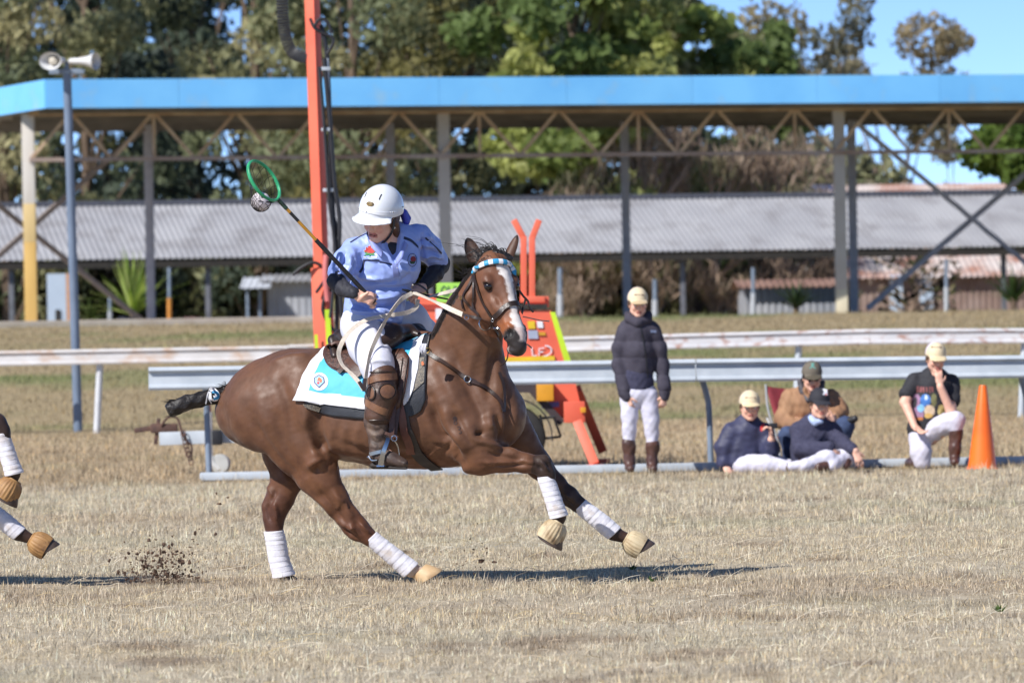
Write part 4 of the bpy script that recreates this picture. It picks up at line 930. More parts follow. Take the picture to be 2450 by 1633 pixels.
        if 'wrap' in lg:
            wp = lg['wrap']; pts = [Q(*q[:3]) for q in wp]; rr = [q[3] * px for q in wp]
            sp = spline(pts, 10); f = np.linspace(0, 1, len(sp)); rad = np.interp(f, np.linspace(0, 1, len(rr)), rr)
            # fine overlapping turns of bandage
            sp2 = []; rd2 = []; m_ = len(sp) * 3; ph = random.uniform(0, 6)
            for i in range(m_):
                g = i / (m_ - 1) * (len(sp) - 1); j = min(int(g), len(sp) - 2); fr = g - j; q = sp[j] * (1 - fr) + sp[j+1] * fr
                ff = i / (m_ - 1); base = np.interp(ff, f, rad); saw = ((ff * 9 + ph) % 1.0)
                sp2.append(q); rd2.append(base * (1 + .030 * (saw - .5) + .012 * math.sin(ff * 40 + ph)) * (.93 if i in (0, m_ - 1) else 1))
            mb = MB(); mb.tube(sp2, rd2, 28)
            ax_ = nrm(sp2[-1] - sp2[0]); vv = A(mb.v); tt = (vv - sp2[0]) @ ax_
            n_ = wobble(vv * A([1, 1, 1]), 40, int(ph * 10)) * .0009 + wobble(vv, 18, 3) * .0018
            cen = sp2[0] + np.outer(tt, ax_); out = vv - cen; out /= np.linalg.norm(out, axis=1)[:, None] + 1e-6
            # slant of the turns
            vv = vv + out * n_[:, None] + ax_ * (.006 * (out @ nrm(np.cross(ax_, A([.3, 1, .2])))))[:, None]; mb.v = [tuple(q) for q in vv]
            mb.build('leg_wrap', M_wrap, T, split=70)
    return T, body, F, hp, Q

legsA = [
 dict(pts=[(690, 960, 100, .12, .02), (722, 1060, 84, .11, -.02), (756, 1128, 56, .085, -.04), (798, 1190, 34, .062, -.05), (832, 1236, 28, .048, -.05), (856, 1264, 28, .046, -.05), (882, 1284, 18, .032, -.05), (930, 1322, 14, .026, -.05), (982, 1361, 17, .032, -.05), (1004, 1367, 14, .028, -.05)],
      bumps=[(831, 1266, 12, .025, -.05), (758, 1098, 34, .06, -.10), (776, 1150, 34, .05, -.08)], dark=3, fade=3, amt=.45, tone=srgb(92, 56, 40),
      hoof=dict(c=(1008, 1366, -.05), s=(1032, 1394, -.05), t=(1075, 1372, -.06), h=.06, mat=M_hoofp), wrap=[(886, 1284, -.05, 19.5), (915, 1308, -.05, 21), (950, 1336, -.05, 22), (984, 1364, -.05, 25)]),
 dict(pts=[(690, 985, 90, .10, .28), (690, 1080, 66, .09, .28), (688, 1140, 42, .07, .28), (672, 1186, 34, .055, .28), (660, 1212, 31, .05, .28), (655, 1240, 25, .042, .28), (656, 1264, 20, .034, .28), (664, 1320, 14, .026, .28), (676, 1366, 18, .032, .28), (682, 1384, 14, .028, .28)],
      bumps=[(638, 1212, 12, .024, .28)], dark=2, fade=3, amt=.6, tone=srgb(82, 50, 38),
      hoof=dict(c=(684, 1388, .28), s=(694, 1414, .28), t=(720, 1392, .28), h=.06, mat=M_hoof), wrap=[(655, 1269, .28, 24.5), (661, 1300, .28, 25), (669, 1340, .28, 25.5), (680, 1378, .28, 28)]),
 dict(pts=[(1105, 985, 84, .09, -.30), (1132, 1055, 66, .085, -.33), (1150, 1092, 42, .075, -.34), (1205, 1100, 29, .055, -.34), (1258, 1107, 22, .044, -.34), (1296, 1112, 21, .042, -.34), (1309, 1134, 18, .036, -.34), (1320, 1175, 13, .026, -.34), (1336, 1230, 17, .031, -.34), (1331, 1258, 14, .027, -.34)],
      bumps=[(1124, 1112, 22, .05, -.33), (1163, 1072, 24, .05, -.36), (1303, 1103, 16, .036, -.35)], dark=4, fade=1.0, knee=5,
      hoof=dict(c=(1325, 1266, -.34), s=(1310, 1312, -.34), t=(1346, 1312, -.36), h=.082, ext=.004), bell=dict(a=(1337, 1250, -.34), b=(1309, 1294, -.345), r=(.038, .071), pw=.42), wrap=[(1304, 1138, -.34, 19.5), (1316, 1172, -.34, 20.5), (1327, 1206, -.34, 21), (1338, 1236, -.34, 23)]),
 dict(pts=[(1195, 990, 66, .09, -.06), (1238, 1050, 46, .08, -.02), (1288, 1112, 31, .06, 0), (1328, 1156, 24, .046, .01), (1360, 1186, 22, .042, .01), (1384, 1206, 17, .034, .01), (1420, 1235, 13, .026, .01), (1466, 1272, 17, .031, .01), (1498, 1287, 14, .027, .01)],
      bumps=[(1364, 1180, 15, .035, .0)], dark=1, fade=3.2, knee=4, amt=.85,
      hoof=dict(c=(1510, 1290, .01), s=(1542, 1326, .01), t=(1572, 1294, .0), h=.088, ext=.012), bell=dict(a=(1498, 1287, .01), b=(1537, 1310, .005), r=(.038, .068), pw=.5), wrap=[(1386, 1207, .01, 19), (1412, 1228, .01, 21.5), (1440, 1250, .01, 22), (1470, 1275, .01, 21)]),
]
HORSE, HBODY, HFIELD, HPF, HQ = make_horse('horse', 'bay horse with white blaze galloping under a rider in lilac shirt', legsA, .0095)
legsB = [dict(l) for l in legsA[:2]]
def shift(pts, k0, du, dv, ramp=3): return [(p[0] + du * min(max(i - k0, 0) / ramp, 1), p[1] + dv * min(max(i - k0, 0) / ramp, 1), *p[2:]) for i, p in enumerate(pts)]
def moved(lg, du, dv, bm):
    o = dict(lg); o['pts'] = shift(lg['pts'], 0, du, dv, 3); o['bumps'] = [(a + du * .7, b + dv * .7, *r_) for a, b, *r_ in lg.get('bumps', [])]
    o['hoof'] = dict(lg['hoof']); 
    for k in 'cst': o['hoof'][k] = (lg['hoof'][k][0] + du, lg['hoof'][k][1] + dv, lg['hoof'][k][2])
    o['bell'] = dict(lg['bell'], mat=bm); 
    for k in 'ab': o['bell'][k] = (lg['bell'][k][0] + du, lg['bell'][k][1] + dv, lg['bell'][k][2])
    o['wrap'] = [(q[0] + du, q[1] + dv, *q[2:]) for q in lg['wrap']]; return o
legsB += [moved(legsA[2], 118 + 85, -106, M_bellb), moved(legsA[3], -2 + 85, -2, M_bellb)]
HORSE2, _, _, _, _ = make_horse('horse', 'second galloping horse of which only bandaged forelegs with brown bell boots show', legsB, .014, du=-1506, dv=4, ddy=.25)

HDG = BVHTree.FromPolygons([v.co.copy() for v in HBODY.data.vertices], [tuple(p.vertices) for p in HBODY.data.polygons])
def bvh_of(o):
    return BVHTree.FromPolygons([v.co.copy() for v in o.data.vertices], [tuple(p.vertices) for p in o.data.polygons])
def drape(u, v, off=.004, tree=None, far=40):
    d = FWD + RGT * ((u - IW / 2) / FPX) + UPV * ((IH / 2 - v) / FPX); d = nrm(d)
    h = (tree or HDG).ray_cast(Vector(CAMP), Vector(d), 60)
    if h[0] is None: return None, None
    n = A(h[1]); n = n if n @ d < 0 else -n
    return A(h[0]) + n * off, n
def strap_on(pts, off=.004, tree=None, n=8):
    "spline of pixels laid on the surface; points that miss keep the depth of their neighbours"
    out = []; ns = []; last = None
    for q in spline(pts, n):
        p, nn = drape(q[0], q[1], off, tree)
        if p is None:
            if last is None: continue
            p = P(q[0], q[1], last[1]); nn = ns[-1]
        out.append(p); ns.append(nn); last = p
    if len(out) > 4:
        o = A(out); m = A(ns)
        for _ in range(2): o[1:-1] = o[1:-1] * .5 + (o[:-2] + o[2:]) * .25; m[1:-1] = m[1:-1] * .5 + (m[:-2] + m[2:]) * .25
        out = list(o); ns = [nrm(q) for q in m]
    return out, ns
# tail: plaited, rolled into a club and tied with a ribbon
tl = [(566, 930, .24), (545, 940, .24), (515, 947, .22), (480, 955, .20), (445, 964, .18), (418, 975, .17), (402, 983, .16)]
tp_ = spline([H(*q) for q in tl], 14); mb = MB(); rr = []
for i in range(len(tp_)):
    f = i / (len(tp_) - 1); base = np.interp(f, [0, .12, .3, .6, .9, 1], [.048, .044, .040, .041, .043, .034]); rr.append(base)
mb.tube(tp_, rr, 22); vv = A(mb.v); axv = nrm(tp_[-1] - tp_[0]); tt = (vv - tp_[0]) @ axv; cen = A([tp_[int(np.clip(q / (np.linalg.norm(tp_[-1] - tp_[0])) * (len(tp_) - 1), 0, len(tp_) - 1))] for q in tt])
ang = np.arctan2((vv - cen)[:, 2], (vv - cen)[:, 1]); out = vv - cen; out /= np.linalg.norm(out, axis=1)[:, None] + 1e-6
vv = vv + out * (.0026 * np.sin(ang * 5 + tt * 70) + .0022 * np.sin(ang * 4 - tt * 85) + .0018 * wobble(vv, 60, 2))[:, None]; mb.v = [tuple(q) for q in vv]
TAIL = mb.build('tail', M_hair, HORSE, split=80)
mb = MB()
for k in range(90):
    a = H(random.uniform(535, 572), random.uniform(915, 952), .20 + random.uniform(-.03, .05)); b = a + A([random.uniform(-.05, .05), random.uniform(-.02, .02), -random.uniform(.02, .07) if random.random() < .6 else random.uniform(.0, .02)])
    mb.tube([a, (a + b) / 2 + A([.006, 0, .004]), b], [.0016, .0014, .0005], 4)
for k in range(60):
    f = random.uniform(.1, .95); c = tp_[int(f * (len(tp_) - 1))]; a = c + A([0, -.02, random.choice((-.038, .038))]); b = a + A([-random.uniform(.02, .07), random.uniform(-.01, .01), random.uniform(-.02, .012)]); mb.tube([a, (a + b) / 2 + A([0, 0, .003]), b], [.0014, .0012, .0004], 4)
mb.build('loose_hair', M_hair, TAIL)
M_rib = mat('blue_ribbon', srgb(54, 148, 196), rough=.5); M_ribw = mat('white_ribbon', srgb(228, 228, 232), rough=.6)
def on_tail(u, v, off=.003): 
    p, n = drape(u, v, off, TBV); return (p if p is not None else H(u, v, .14)), (n if n is not None else A([0, -1.0, 0]))
TBV = bvh_of(TAIL)
mb = MB(); pts = spline([(503, 927), (516, 934), (523, 945), (517, 956), (505, 953), (503, 938), (510, 934), (517, 944), (511, 950)], 4); q = [on_tail(*p) for p in pts]; mb.strap([a for a, b in q], [b for a, b in q], .012, .003); RB = mb.build('tail_ribbon', M_ribw, TAIL)
mb = MB(); pts = spline([(508, 940), (518, 940), (520, 950), (511, 953)], 4); q = [on_tail(*p, off=.007) for p in pts]; mb.strap([a for a, b in q], [b for a, b in q], .014, .003); mb.build('rosette', M_rib, TAIL)
for pp in ([(503, 928), (496, 945), (492, 965)], [(505, 934), (500, 950), (505, 964)]):
    mb = MB(); q = [on_tail(*p) for p in spline(pp, 5)]; mb.strap([a for a, b in q], [b for a, b in q], .006, .002); mb.build('ribbon_tail', M_ribw, TAIL)
# forelock and fly-away mane hairs
mb = MB(); rr_ = np.random.default_rng(3)
for k in range(110):
    f = rr_.uniform(0, 1); u0 = 1148 + 70 * f; v0 = 628 - 14 * math.sin(f * 3.1) + rr_.uniform(-4, 5); a = H(u0, v0, -.45 + .02 * f)
    if k < 70: e = (u0 - rr_.uniform(10, 45), v0 - rr_.uniform(2, 28), -.45)
    elif k < 84: e = (u0 - rr_.uniform(40, 105), v0 - rr_.uniform(18, 52), -.42)
    else: e = (u0 + rr_.uniform(-15, 12), v0 + rr_.uniform(2, 16), -.5)
    b = H(*e); m = (a + b) / 2 + A([.012, 0, .028 + rr_.uniform(-.01, .015)])
    if k >= 84: m = (a + b) / 2 + A([0, -.02, .012])
    p = spline([a, m, b], 4); mb.tube(p, list(np.linspace(.0034 if k < 70 else .002, .0006, len(p))), 5)
for k in range(26):
    a = H(1128 + rr_.uniform(-6, 10), 648 + rr_.uniform(-8, 8), -.38); b = H(1098 + rr_.uniform(-16, 18), 640 + rr_.uniform(-18, 22), -.34); p = spline([a, (a + b) / 2 + A([0, 0, -.02]), b], 4); mb.tube(p, list(np.linspace(.0018, .0005, len(p))), 4)
mb.build('forelock', M_hair, HORSE)
F = Field(*bounds([H(1140, 640, -.35), H(1225, 600, -.5)], .06), .006)
F.seg(H(1152, 622, -.43), H(1186, 610, -.44), .026, .032, HL, .01).seg(H(1186, 610, -.44), H(1218, 618, -.42), .032, .022, HL, .01)
skin('poll_hair', F, M_hair, HORSE, 1, None, lambda p, n: .005 * wobble(p, 60, 4))
# hogged mane along the crest
ck = [(1034, 802), (1046, 778), (1062, 744), (1084, 708), (1106, 674), (1124, 644)]; sp = spline(ck, 30); mb = MB(); last = -.2
for i, q in enumerate(sp):
    for k in range(2):
        p, n = drape(q[0] + 4 + k * 2, q[1] + 2, .0)
        if p is None: continue
        e = p + A([-.008, .0, .005]) * (1 + .2 * rr_.normal()) ; mb.tube([p, e + rr_.normal(0, .0012, 3)], [.0035, .0015], 5)
mb.build('mane', M_mane, HORSE)

# shoulder brand
M_brand = mat('brand_mark', srgb(70, 54, 50), rough=.6)
for pl in ([(1089, 996), (1083, 1000), (1087, 1006), (1093, 1002), (1090, 996), (1088, 1006), (1094, 1010), (1090, 1016), (1085, 1011), (1088, 1006)], [(1094, 1021), (1100, 1020), (1101, 1025), (1096, 1027), (1103, 1030), (1103, 1036), (1098, 1036)]):
    p, n = strap_on(pl, .0005, None, 3); mb = MB(); mb.strap(p, n, .005, .0012); mb.build('brand', M_brand, HORSE)

# ------------------------------------------------------------------ tack
M_leather = mat('dark_leather', srgb(58, 42, 36), srgb(42, 32, 28), rough=.4, scale=18, bump=.15, bscale=90)
M_brown = mat('brown_leather', srgb(92, 60, 46), srgb(68, 44, 36), rough=.42, scale=14, bump=.2, bscale=80)
M_tan = mat('tan_leather', srgb(126, 88, 62), srgb(98, 66, 48), rough=.45, scale=14, bump=.2, bscale=80)
M_steel = mat('bright_steel', srgb(190, 192, 196), rough=.22, metal=1.0); M_brass = mat('brass', srgb(206, 176, 104), rough=.25, metal=1.0)
M_web = mat('cream_webbing', srgb(214, 202, 188), srgb(196, 184, 168), rough=.8, scale=60, bump=.3, bscale=200)
def ringmesh(name, c, n, r, w, m, parent, up=None):
    n = nrm(n); x = nrm(np.cross(n, A([0, 0, 1.0]) if abs(n[2]) < .9 else A([1.0, 0, 0]))); y = np.cross(n, x)
    mb = MB(); mb.tube([A(c) + (x * math.cos(a) + y * math.sin(a)) * r for a in np.linspace(0, 2*math.pi, 25)[:-1]], w, 7, closed=True); return mb.build(name, m, parent)
# saddle cloth with border, black pad beneath
MIDP = H(900, 900, axdy(900))
def mirror(p): return p - NL * (2 * ((p - MIDP) @ NL))
def sheet(name, uL, uR, vT, vB, off, nA, nB, m, colf, parent, lim=None):
    rows = []; cc = []
    for j in range(nB + 1):
        b = j / nB
        for i in range(nA + 1):
            a = i / nA; u = uL(b) + (uR(b) - uL(b)) * a; vt = vT(u); v = vt + (vB(a) - vt) * b
            p = None; k = 0
            while p is None and k < 30: p, n = drape(u, v + k, off); k += 1
            rows.append(p if p is not None else H(u, v, -.2)); cc.append(colf(a, b, u, v))
    rows = A(rows).reshape(nB + 1, nA + 1, 3)
    for _ in range(3): rows[1:-1, 1:-1] = rows[1:-1, 1:-1] * .5 + .125 * (rows[:-2, 1:-1] + rows[2:, 1:-1] + rows[1:-1, :-2] + rows[1:-1, 2:])
    near = rows.reshape(-1, 3); farr = A([mirror(p) for p in near]); W_ = nA + 1
    mb = MB(); mb.add(list(near) + list(farr), [])
    n0 = len(near); fs = []
    for base in (0, n0):
        for j in range(nB):
            for i in range(nA): q = base + j*W_+i; fs.append((q, q+1, q+W_+1, q+W_))
    for i in range(nA): fs.append((i, i+1, n0+i+1, n0+i))
    mb.f = fs; mb.c = cc + cc
    o = mb.build(name, m, parent, split=80)
    so = o.modifiers.new('thickness', 'SOLIDIFY'); so.thickness = .006; so.offset = 0
    return o, rows
spine = lambda u: np.interp(u, [700, 740, 800, 860, 920, 980, 1010, 1035], [836, 835, 838, 842, 838, 822, 808, 799])
CB = srgb(72, 178, 214); CW = srgb(230, 230, 234)
T = thing('saddle_cloth', 'blue saddle cloth with broad white border and round badge over black pad', 'saddle cloth', H(880, 900, 0))
def padcol(a, b, u, v): return srgb(44, 46, 52)
PADL = lambda b: np.interp(b, [0, .5, .85, 1], [800, 742, 716, 735]); PADR = lambda b: np.interp(b, [0, .15, .4, .8, .93, 1], [1032, 1026, 1021, 1018, 1008, 985])
PADB = lambda a: np.interp(a, [0, .1, .25, .5, .8, 1], [968, 986, 996, 1002, 1005, 996])
M_pad = mat('black_pad', (1, 1, 1), (.8, .8, .8), attr=True, rough=.45, scale=40, bump=.2, bscale=150)
pad, _ = sheet('pad', PADL, PADR, spine, PADB, .008, 60, 30, M_pad, padcol, T)
CLL = lambda b: np.interp(b, [0, .25, .55, 1], [775, 745, 724, 706]); CLR = lambda b: np.interp(b, [0, .2, .45, .75, .92, 1], [1020, 1006, 1001, 990, 978, 955])
CLB = lambda a: np.interp(a, [0, .5, .8, .95, 1], [957, 974, 984, 984, 972])
def clothcol(a, b, u, v):
    e = min((u - CLL(b)) * .92, (CLB(a) - v), (CLR(b) - u) * .9 if b > 0 else 99)
    return CW if e < 24 else CB
M_cloth = mat('saddle_cloth_fabric', (1, 1, 1), (.93, .93, .95), attr=True, rough=.6, scale=30, bump=.1, bscale=200)
cloth, _ = sheet('cloth', CLL, CLR, spine, CLB, .017, 130, 60, M_cloth, clothcol, T)
CBV = bvh_of(cloth)
M_mesh = mat('honeycomb_mesh', srgb(150, 140, 122), srgb(56, 56, 60), rough=.6, scale=420, detail=0, lo=.40, hi=.55)
def patch(name, poly, off, tree, m, parent, col=None, sub_=4):
    "flat print or patch laid on a surface"
    poly = A(poly, float); c = poly.mean(0); vs = []; fs = []; n = len(poly)
    pc, nn = drape(c[0], c[1], off, tree)
    if pc is None: return None
    rings = []
    for s in range(1, sub_ + 1):
        for q in poly:
            w_ = c + (q - c) * s / sub_; p, nq = drape(w_[0], w_[1], off, tree)
            vs.append(p if p is not None else P(w_[0], w_[1], pc[1]))
    vs.append(pc); k0 = len(vs) - 1
    for i in range(n): fs.append((k0, i, (i+1) % n))
    for s in range(sub_ - 1):
        for i in range(n): j = (i+1) % n; fs.append((s*n+i, (s+1)*n+i, (s+1)*n+j, s*n+j))
    mb = MB(); mb.add(vs, fs, col); o = mb.build(name, m, parent, split=80); return o
def ellipse(cx, cy, rx, ry, n=22, rot=0):
    return [(cx + rx*math.cos(a)*math.cos(rot) - ry*math.sin(a)*math.sin(rot), cy + rx*math.cos(a)*math.sin(rot) + ry*math.sin(a)*math.cos(rot)) for a in np.linspace(0, 2*math.pi, n + 1)[:-1]]
M_pw = mat('badge_white', srgb(232, 232, 236), rough=.6); M_pn = mat('badge_navy', srgb(44, 62, 112), rough=.6); M_pr = mat('badge_red', srgb(196, 50, 44), rough=.6); M_pg = mat('badge_green', srgb(40, 128, 70), rough=.6); M_po = mat('badge_orange', srgb(190, 104, 60), rough=.6)
M_plb = mat('badge_light_blue', srgb(150, 198, 226), rough=.6)
BD = patch('badge', ellipse(765, 913, 21, 21), .0055, CBV, M_pw, cloth)
sh = [(752, 904), (764, 897), (777, 903), (779, 916), (766, 928), (764, 928), (752, 916)]
patch('badge_shield', sh, .0070, CBV, M_pn, cloth, sub_=3); patch('badge_field', [(765.5 + (a - 765.5) * .8, 912 + (b - 912) * .8) for a, b in sh], .0085, CBV, M_plb, cloth, sub_=3)
patch('badge_horse', [(762, 905), (767, 904), (772, 909), (772, 915), (768, 917), (765, 912), (760, 913)], .010, CBV, M_po, cloth, sub_=2); patch('badge_ball', ellipse(763, 917, 3.2, 3), .010, CBV, M_pr, cloth, sub_=2)
PBV = bvh_of(pad)
patch('mesh_panel', [(724, 966), (752, 968), (770, 974), (764, 984), (744, 980), (730, 974)], .0085, PBV, M_mesh, pad); patch('mesh_panel', [(999, 858), (1016, 856), (1015, 914), (986, 940), (988, 918), (995, 890)], .0085, PBV, M_mesh, pad)
mb = MB(); bp_, bn_ = strap_on([(716, 961), (724, 980), (742, 990), (790, 998), (874, 1003), (960, 1005), (1000, 994), (1014, 972), (1019, 940), (1021, 880), (1026, 830)], .004, PBV, 8); mb.strap(bp_, bn_, .014, .006); mb.build('binding', mat('pad_binding', srgb(58, 60, 66), rough=.5), pad)
patch('maker_tag', [(1008, 868), (1013, 866), (1016, 874), (1010, 877)], .011, PBV, M_po, pad, sub_=1)

# saddle
T = thing('saddle', 'brown leather stock saddle with tooled skirt, high cantle and black knee roll', 'saddle', H(880, 850, 0))
M_tool = mat('tooled_leather', srgb(88, 58, 48), srgb(52, 34, 30), rough=.45, scale=95, detail=1, bump=.8, bscale=95, lo=.45, hi=.55)
SK = [(773, 852), (776, 836), (790, 822), (808, 815), (830, 822), (850, 850), (856, 885), (835, 892), (806, 888), (784, 874)]
SK = [tuple(q[:2]) for q in spline(SK + SK[:1], 4)[:-1]]
skl = patch('skirt', SK, .012, CBV, M_brown, T, sub_=6); so = skl.modifiers.new('thickness', 'SOLIDIFY'); so.thickness = .008; so.offset = 1
SBV = bvh_of(skl); cS = A(SK).mean(0); patch('tooling', [tuple(cS + (A(q) - cS) * .84 + A([-2, 0])) for q in SK], .0105, SBV, M_tool, skl, sub_=5)
def lt(u, v, l): return H(u, v, axdy(u)) + NL * l
F = Field(*bounds([lt(780, 760, -.35), lt(1060, 960, .35), lt(780, 960, .35), lt(1060, 760, -.35)], .05), .009)
F.seg(lt(835, 828, 0), lt(950, 822, 0), (.035, .15), (.04, .10), NL, .03)                     # seat
for s in (-1, 1):                                                                              # cantle rim
    F.seg(lt(812, 797, .02 * s), lt(818, 812, .13 * s), (.020, .03), (.020, .03), NL, .03); F.seg(lt(818, 812, .13 * s), lt(836, 850, .21 * s), .022, .022, NL, .03)
    F.seg(lt(824, 815, .05 * s), lt(836, 838, .13 * s), (.03, .03), (.03, .03), NL, .03)
    F.seg(lt(985, 790, .04 * s), lt(966, 800, .17 * s), (.036, .036), (.055, .05), NL, .03); F.seg(lt(966, 800, .17 * s), lt(948, 830, .27 * s), (.06, .05), (.055, .045), NL, .03)   # knee roll
    F.seg(lt(948, 830, .27 * s), lt(964, 852, .28 * s), (.05, .035), (.03, .03), NL, .03)
    F.seg(lt(985, 790, .03 * s), lt(1012, 800, .07 * s), (.03, .03), (.02, .02), NL, .02)
skin('seat', F, M_leather, T, 2)
FL = [(934, 845), (968, 842), (982, 862), (980, 900), (972, 940), (960, 975), (948, 988), (938, 960), (934, 900)]
fl = patch('flap', FL, .03, CBV, M_brown, T, sub_=6); so = fl.modifiers.new('thickness', 'SOLIDIFY'); so.thickness = .007; so.offset = 1
FBV = bvh_of(fl)
for u in (950, 962): mb = MB(); p_, n_ = strap_on([(u + 14, 856), (u + 8, 900), (u, 950), (u - 4, 978)], .004, FBV); mb.tube(p_, .003, 5) if len(p_) > 3 else mb.tube([lt(u, 860, -.33), lt(u, 940, -.33)], .003, 5); mb.build('stitched_seam', M_leather, fl)
# girth, stirrup leather and iron
mb = MB(); p_, n_ = strap_on([(962, 990), (972, 1030), (990, 1070), (1015, 1100), (1045, 1119)], .006); mb.strap(p_, n_, [.065] * len(p_), .008); mb.build('girth', mat('girth_leather', srgb(52, 46, 44), srgb(40, 36, 36), rough=.5, scale=20), T)
mb = MB(); p_, n_ = strap_on([(957, 960), (963, 1000), (972, 1040), (982, 1078)], .02); mb.strap(p_, n_, [.045, *([.04] * (len(p_) - 2)), .05], .006); mb.build('girth_point', mat('red_leather', srgb(112, 68, 54), srgb(92, 54, 44), rough=.5, scale=20), T)
FY = -.43
mb = MB(); mb.strap([H(944, 880, -.37), H(942, 960, -.40), H(938, 1010, FY + .01), H(936, 1050, FY)], [A([0, -1.0, 0])] * 4, .028, .006); mb.strap([H(950, 900, -.36), H(946, 980, -.385), H(938, 1040, FY + .03)], [A([0, -1.0, 0])] * 3, .05, .006); mb.build('stirrup_leather', M_brown, T)
mb = MB(); mb.strap([H(921, 1035, FY - .03), H(936, 1040, FY - .035), H(952, 1046, FY - .03)], [A([0, -1.0, 0])] * 3, .016, .006); mb.build('keeper', M_brown, T); ringmesh('buckle', H(943, 1048, FY - .04), A([.1, -1, .1]), .014, .003, M_steel, T)
mb = MB(); sp = spline([H(924, 1042, FY - .02), H(927, 1052, FY - .05), H(917, 1080, FY - .065), H(910, 1112, FY - .06)], 6); mb.strap(sp, [A([.2, -1.0, 0])] * len(sp), [np.interp(i / (len(sp)-1), [0, .3, .6, 1], [.026, .02, .022, .03]) for i in range(len(sp))], .007)
mb.strap([H(910, 1112, FY - .06), H(914, 1116, FY + .06)], [A([0, 0, -1.0])] * 2, .04, .008); sp = spline([H(927, 1044, FY - .0), H(949, 1060, FY + .05), H(955, 1095, FY + .06), H(948, 1108, FY + .06)], 6); mb.tube(sp, .005, 7); mb.build('stirrup', M_steel, T)
# dees, fleece of cords at the pommel
for u, v in ((795, 834), (821, 862)): p, n = drape(u, v, .004, SBV); ringmesh('dee_ring', p if p is not None else lt(u, v, -.3), n if n is not None else A([0, -1.0, 0]), .012, .0024, M_brass, T)
mb = MB(); p, n = strap_on([(836, 864), (850, 880), (862, 905)], .018, CBV); mb.strap(p, n, .05, .006); mb.build('surcingle', M_brown, T); p, n = drape(847, 866, .022, CBV); mb = MB(); mb.ball(p, .006, 8, 6); mb.build('stud', M_brass, T)
mb = MB(); p, n = strap_on([(812, 895), (822, 886), (838, 876), (846, 870)], .016, CBV); mb.strap(p, n, .03, .006); mb.build('latigo', M_leather, T)

# breastplate
T = thing('breastplate', 'dark leather breastplate with brass rings across the chest of the bay horse', 'breastplate', H(1120, 900, -.4))
for nm, pl, wd in (('strap', [(976, 842), (988, 848), (1006, 862)], .018), ('strap', [(984, 834), (1006, 840), (1020, 842)], .014), ('shoulder_strap', [(1027, 846), (1060, 868), (1095, 893), (1117, 905)], .022), ('shoulder_strap', [(1122, 909), (1150, 922), (1180, 942), (1196, 962), (1202, 985)], .020), ('neck_strap', [(1193, 890), (1203, 920), (1205, 950), (1203, 985)], .016), ('loose_end', [(1128, 906), (1140, 914)], .014)):
    p, n = strap_on(pl, .007); mb = MB(); mb.strap(p, n, wd, .005); mb.build(nm, M_leather, T)
for u, v, r_, m in ((1119, 907, .017, M_steel), (1024, 842, .017, M_brass), (978, 836, .012, M_steel)):
    p, n = drape(u, v, .014); ringmesh('ring', p, n, r_, .0032, m, T)
mb = MB()
for k in range(7):
    p = spline([H(1008 + 2*k, 822, -.52), H(1003 + 2.4*k, 834 + (k % 3) * 3, -.53), H(1010 + 1.6*k, 846 - (k % 2) * 4, -.52)], 4); mb.tube(p, .0035, 6)
mb.build('cord_knot', mat('white_cord', srgb(206, 206, 214), rough=.8), T)

# bridle
T = thing('bridle', 'dark leather bridle with blue and white checked browband and ring bit', 'bridle', HPF(.1, 0, 0))
def hs(t, l, n_): # nearest point on the head surface from outside
    q = HPF(t, l, n_); o = HPF(t, 0, -.03); d = nrm(q - o); h = HDG.ray_cast(Vector(o + d * .35), Vector(-d), .5)
    return (A(h[0]) + A(h[1]) * .006, A(h[1])) if h[0] is not None else (q, d)
def headstrap(nm, pl, wd, th, m, n=6):
    q = [hs(*p) for p in spline(pl, n)]; mb = MB(); mb.strap([a for a, b in q], [b for a, b in q], wd, th); return mb.build(nm, m, T, split=60)
# browband: checked panels, each its own piece
bb, _bn = strap_on([(1135, 651), (1143, 641), (1159, 632), (1177, 627), (1196, 626), (1213, 630), (1226, 641), (1233, 656)], .008, None, 8)
nb_ = 13
for k in range(nb_):
    i0 = int(k / nb_ * (len(bb) - 1)); i1 = int((k + 1) / nb_ * (len(bb) - 1)); sg = bb[i0:i1 + 1]
    mb = MB(); mb.tube(sg, .0, 10, flat=[(.015, .009)] * len(sg), n=HN); mb.build('browband_panel', mat('browband_blue', srgb(52, 150, 196), rough=.5) if k % 2 == 0 else mat('browband_white', srgb(228, 228, 232), rough=.5), T)
def pxstrap(nm, pl, wd, off=.006, m=None, th=.005):
    p, n = strap_on(pl, off); mb = MB(); mb.strap(p, n, wd, th); return mb.build(nm, m or M_leather, T, split=60)
pxstrap('cheekpiece', [(1137, 655), (1140, 672), (1148, 700), (1158, 724), (1168, 742), (1177, 757)], .015)
pxstrap('throat_lash', [(1136, 656), (1126, 680), (1112, 705), (1113, 716), (1124, 732), (1140, 748), (1149, 760)], .014)
pxstrap('headstall_strap', [(1136, 656), (1133, 690), (1131, 720), (1132, 740)], .010)
pxstrap('throat_lash_end', [(1109, 712), (1108, 722), (1111, 738)], .012)
pxstrap('noseband', [(1180, 762), (1194, 750), (1208, 736), (1222, 728), (1236, 727), (1245, 736), (1249, 752)], .026, .007)
pxstrap('chin_strap', [(1180, 762), (1178, 776), (1184, 790), (1190, 802)], .013)
mb = MB(); mb.tube(spline([H(1241, 693, -.52), H(1252, 708, -.50), H(1257, 715, -.49), H(1253, 730, -.50), H(1249, 748, -.52)], 6), .006, 7); mb.tube(spline([H(1256, 712, -.50), H(1264, 722, -.50), H(1266, 735, -.50), H(1276, 746, -.49)], 5), .006, 7); mb.build('far_cheekpiece', M_leather, T)
p0_, n0_ = drape(1163, 776, .016)
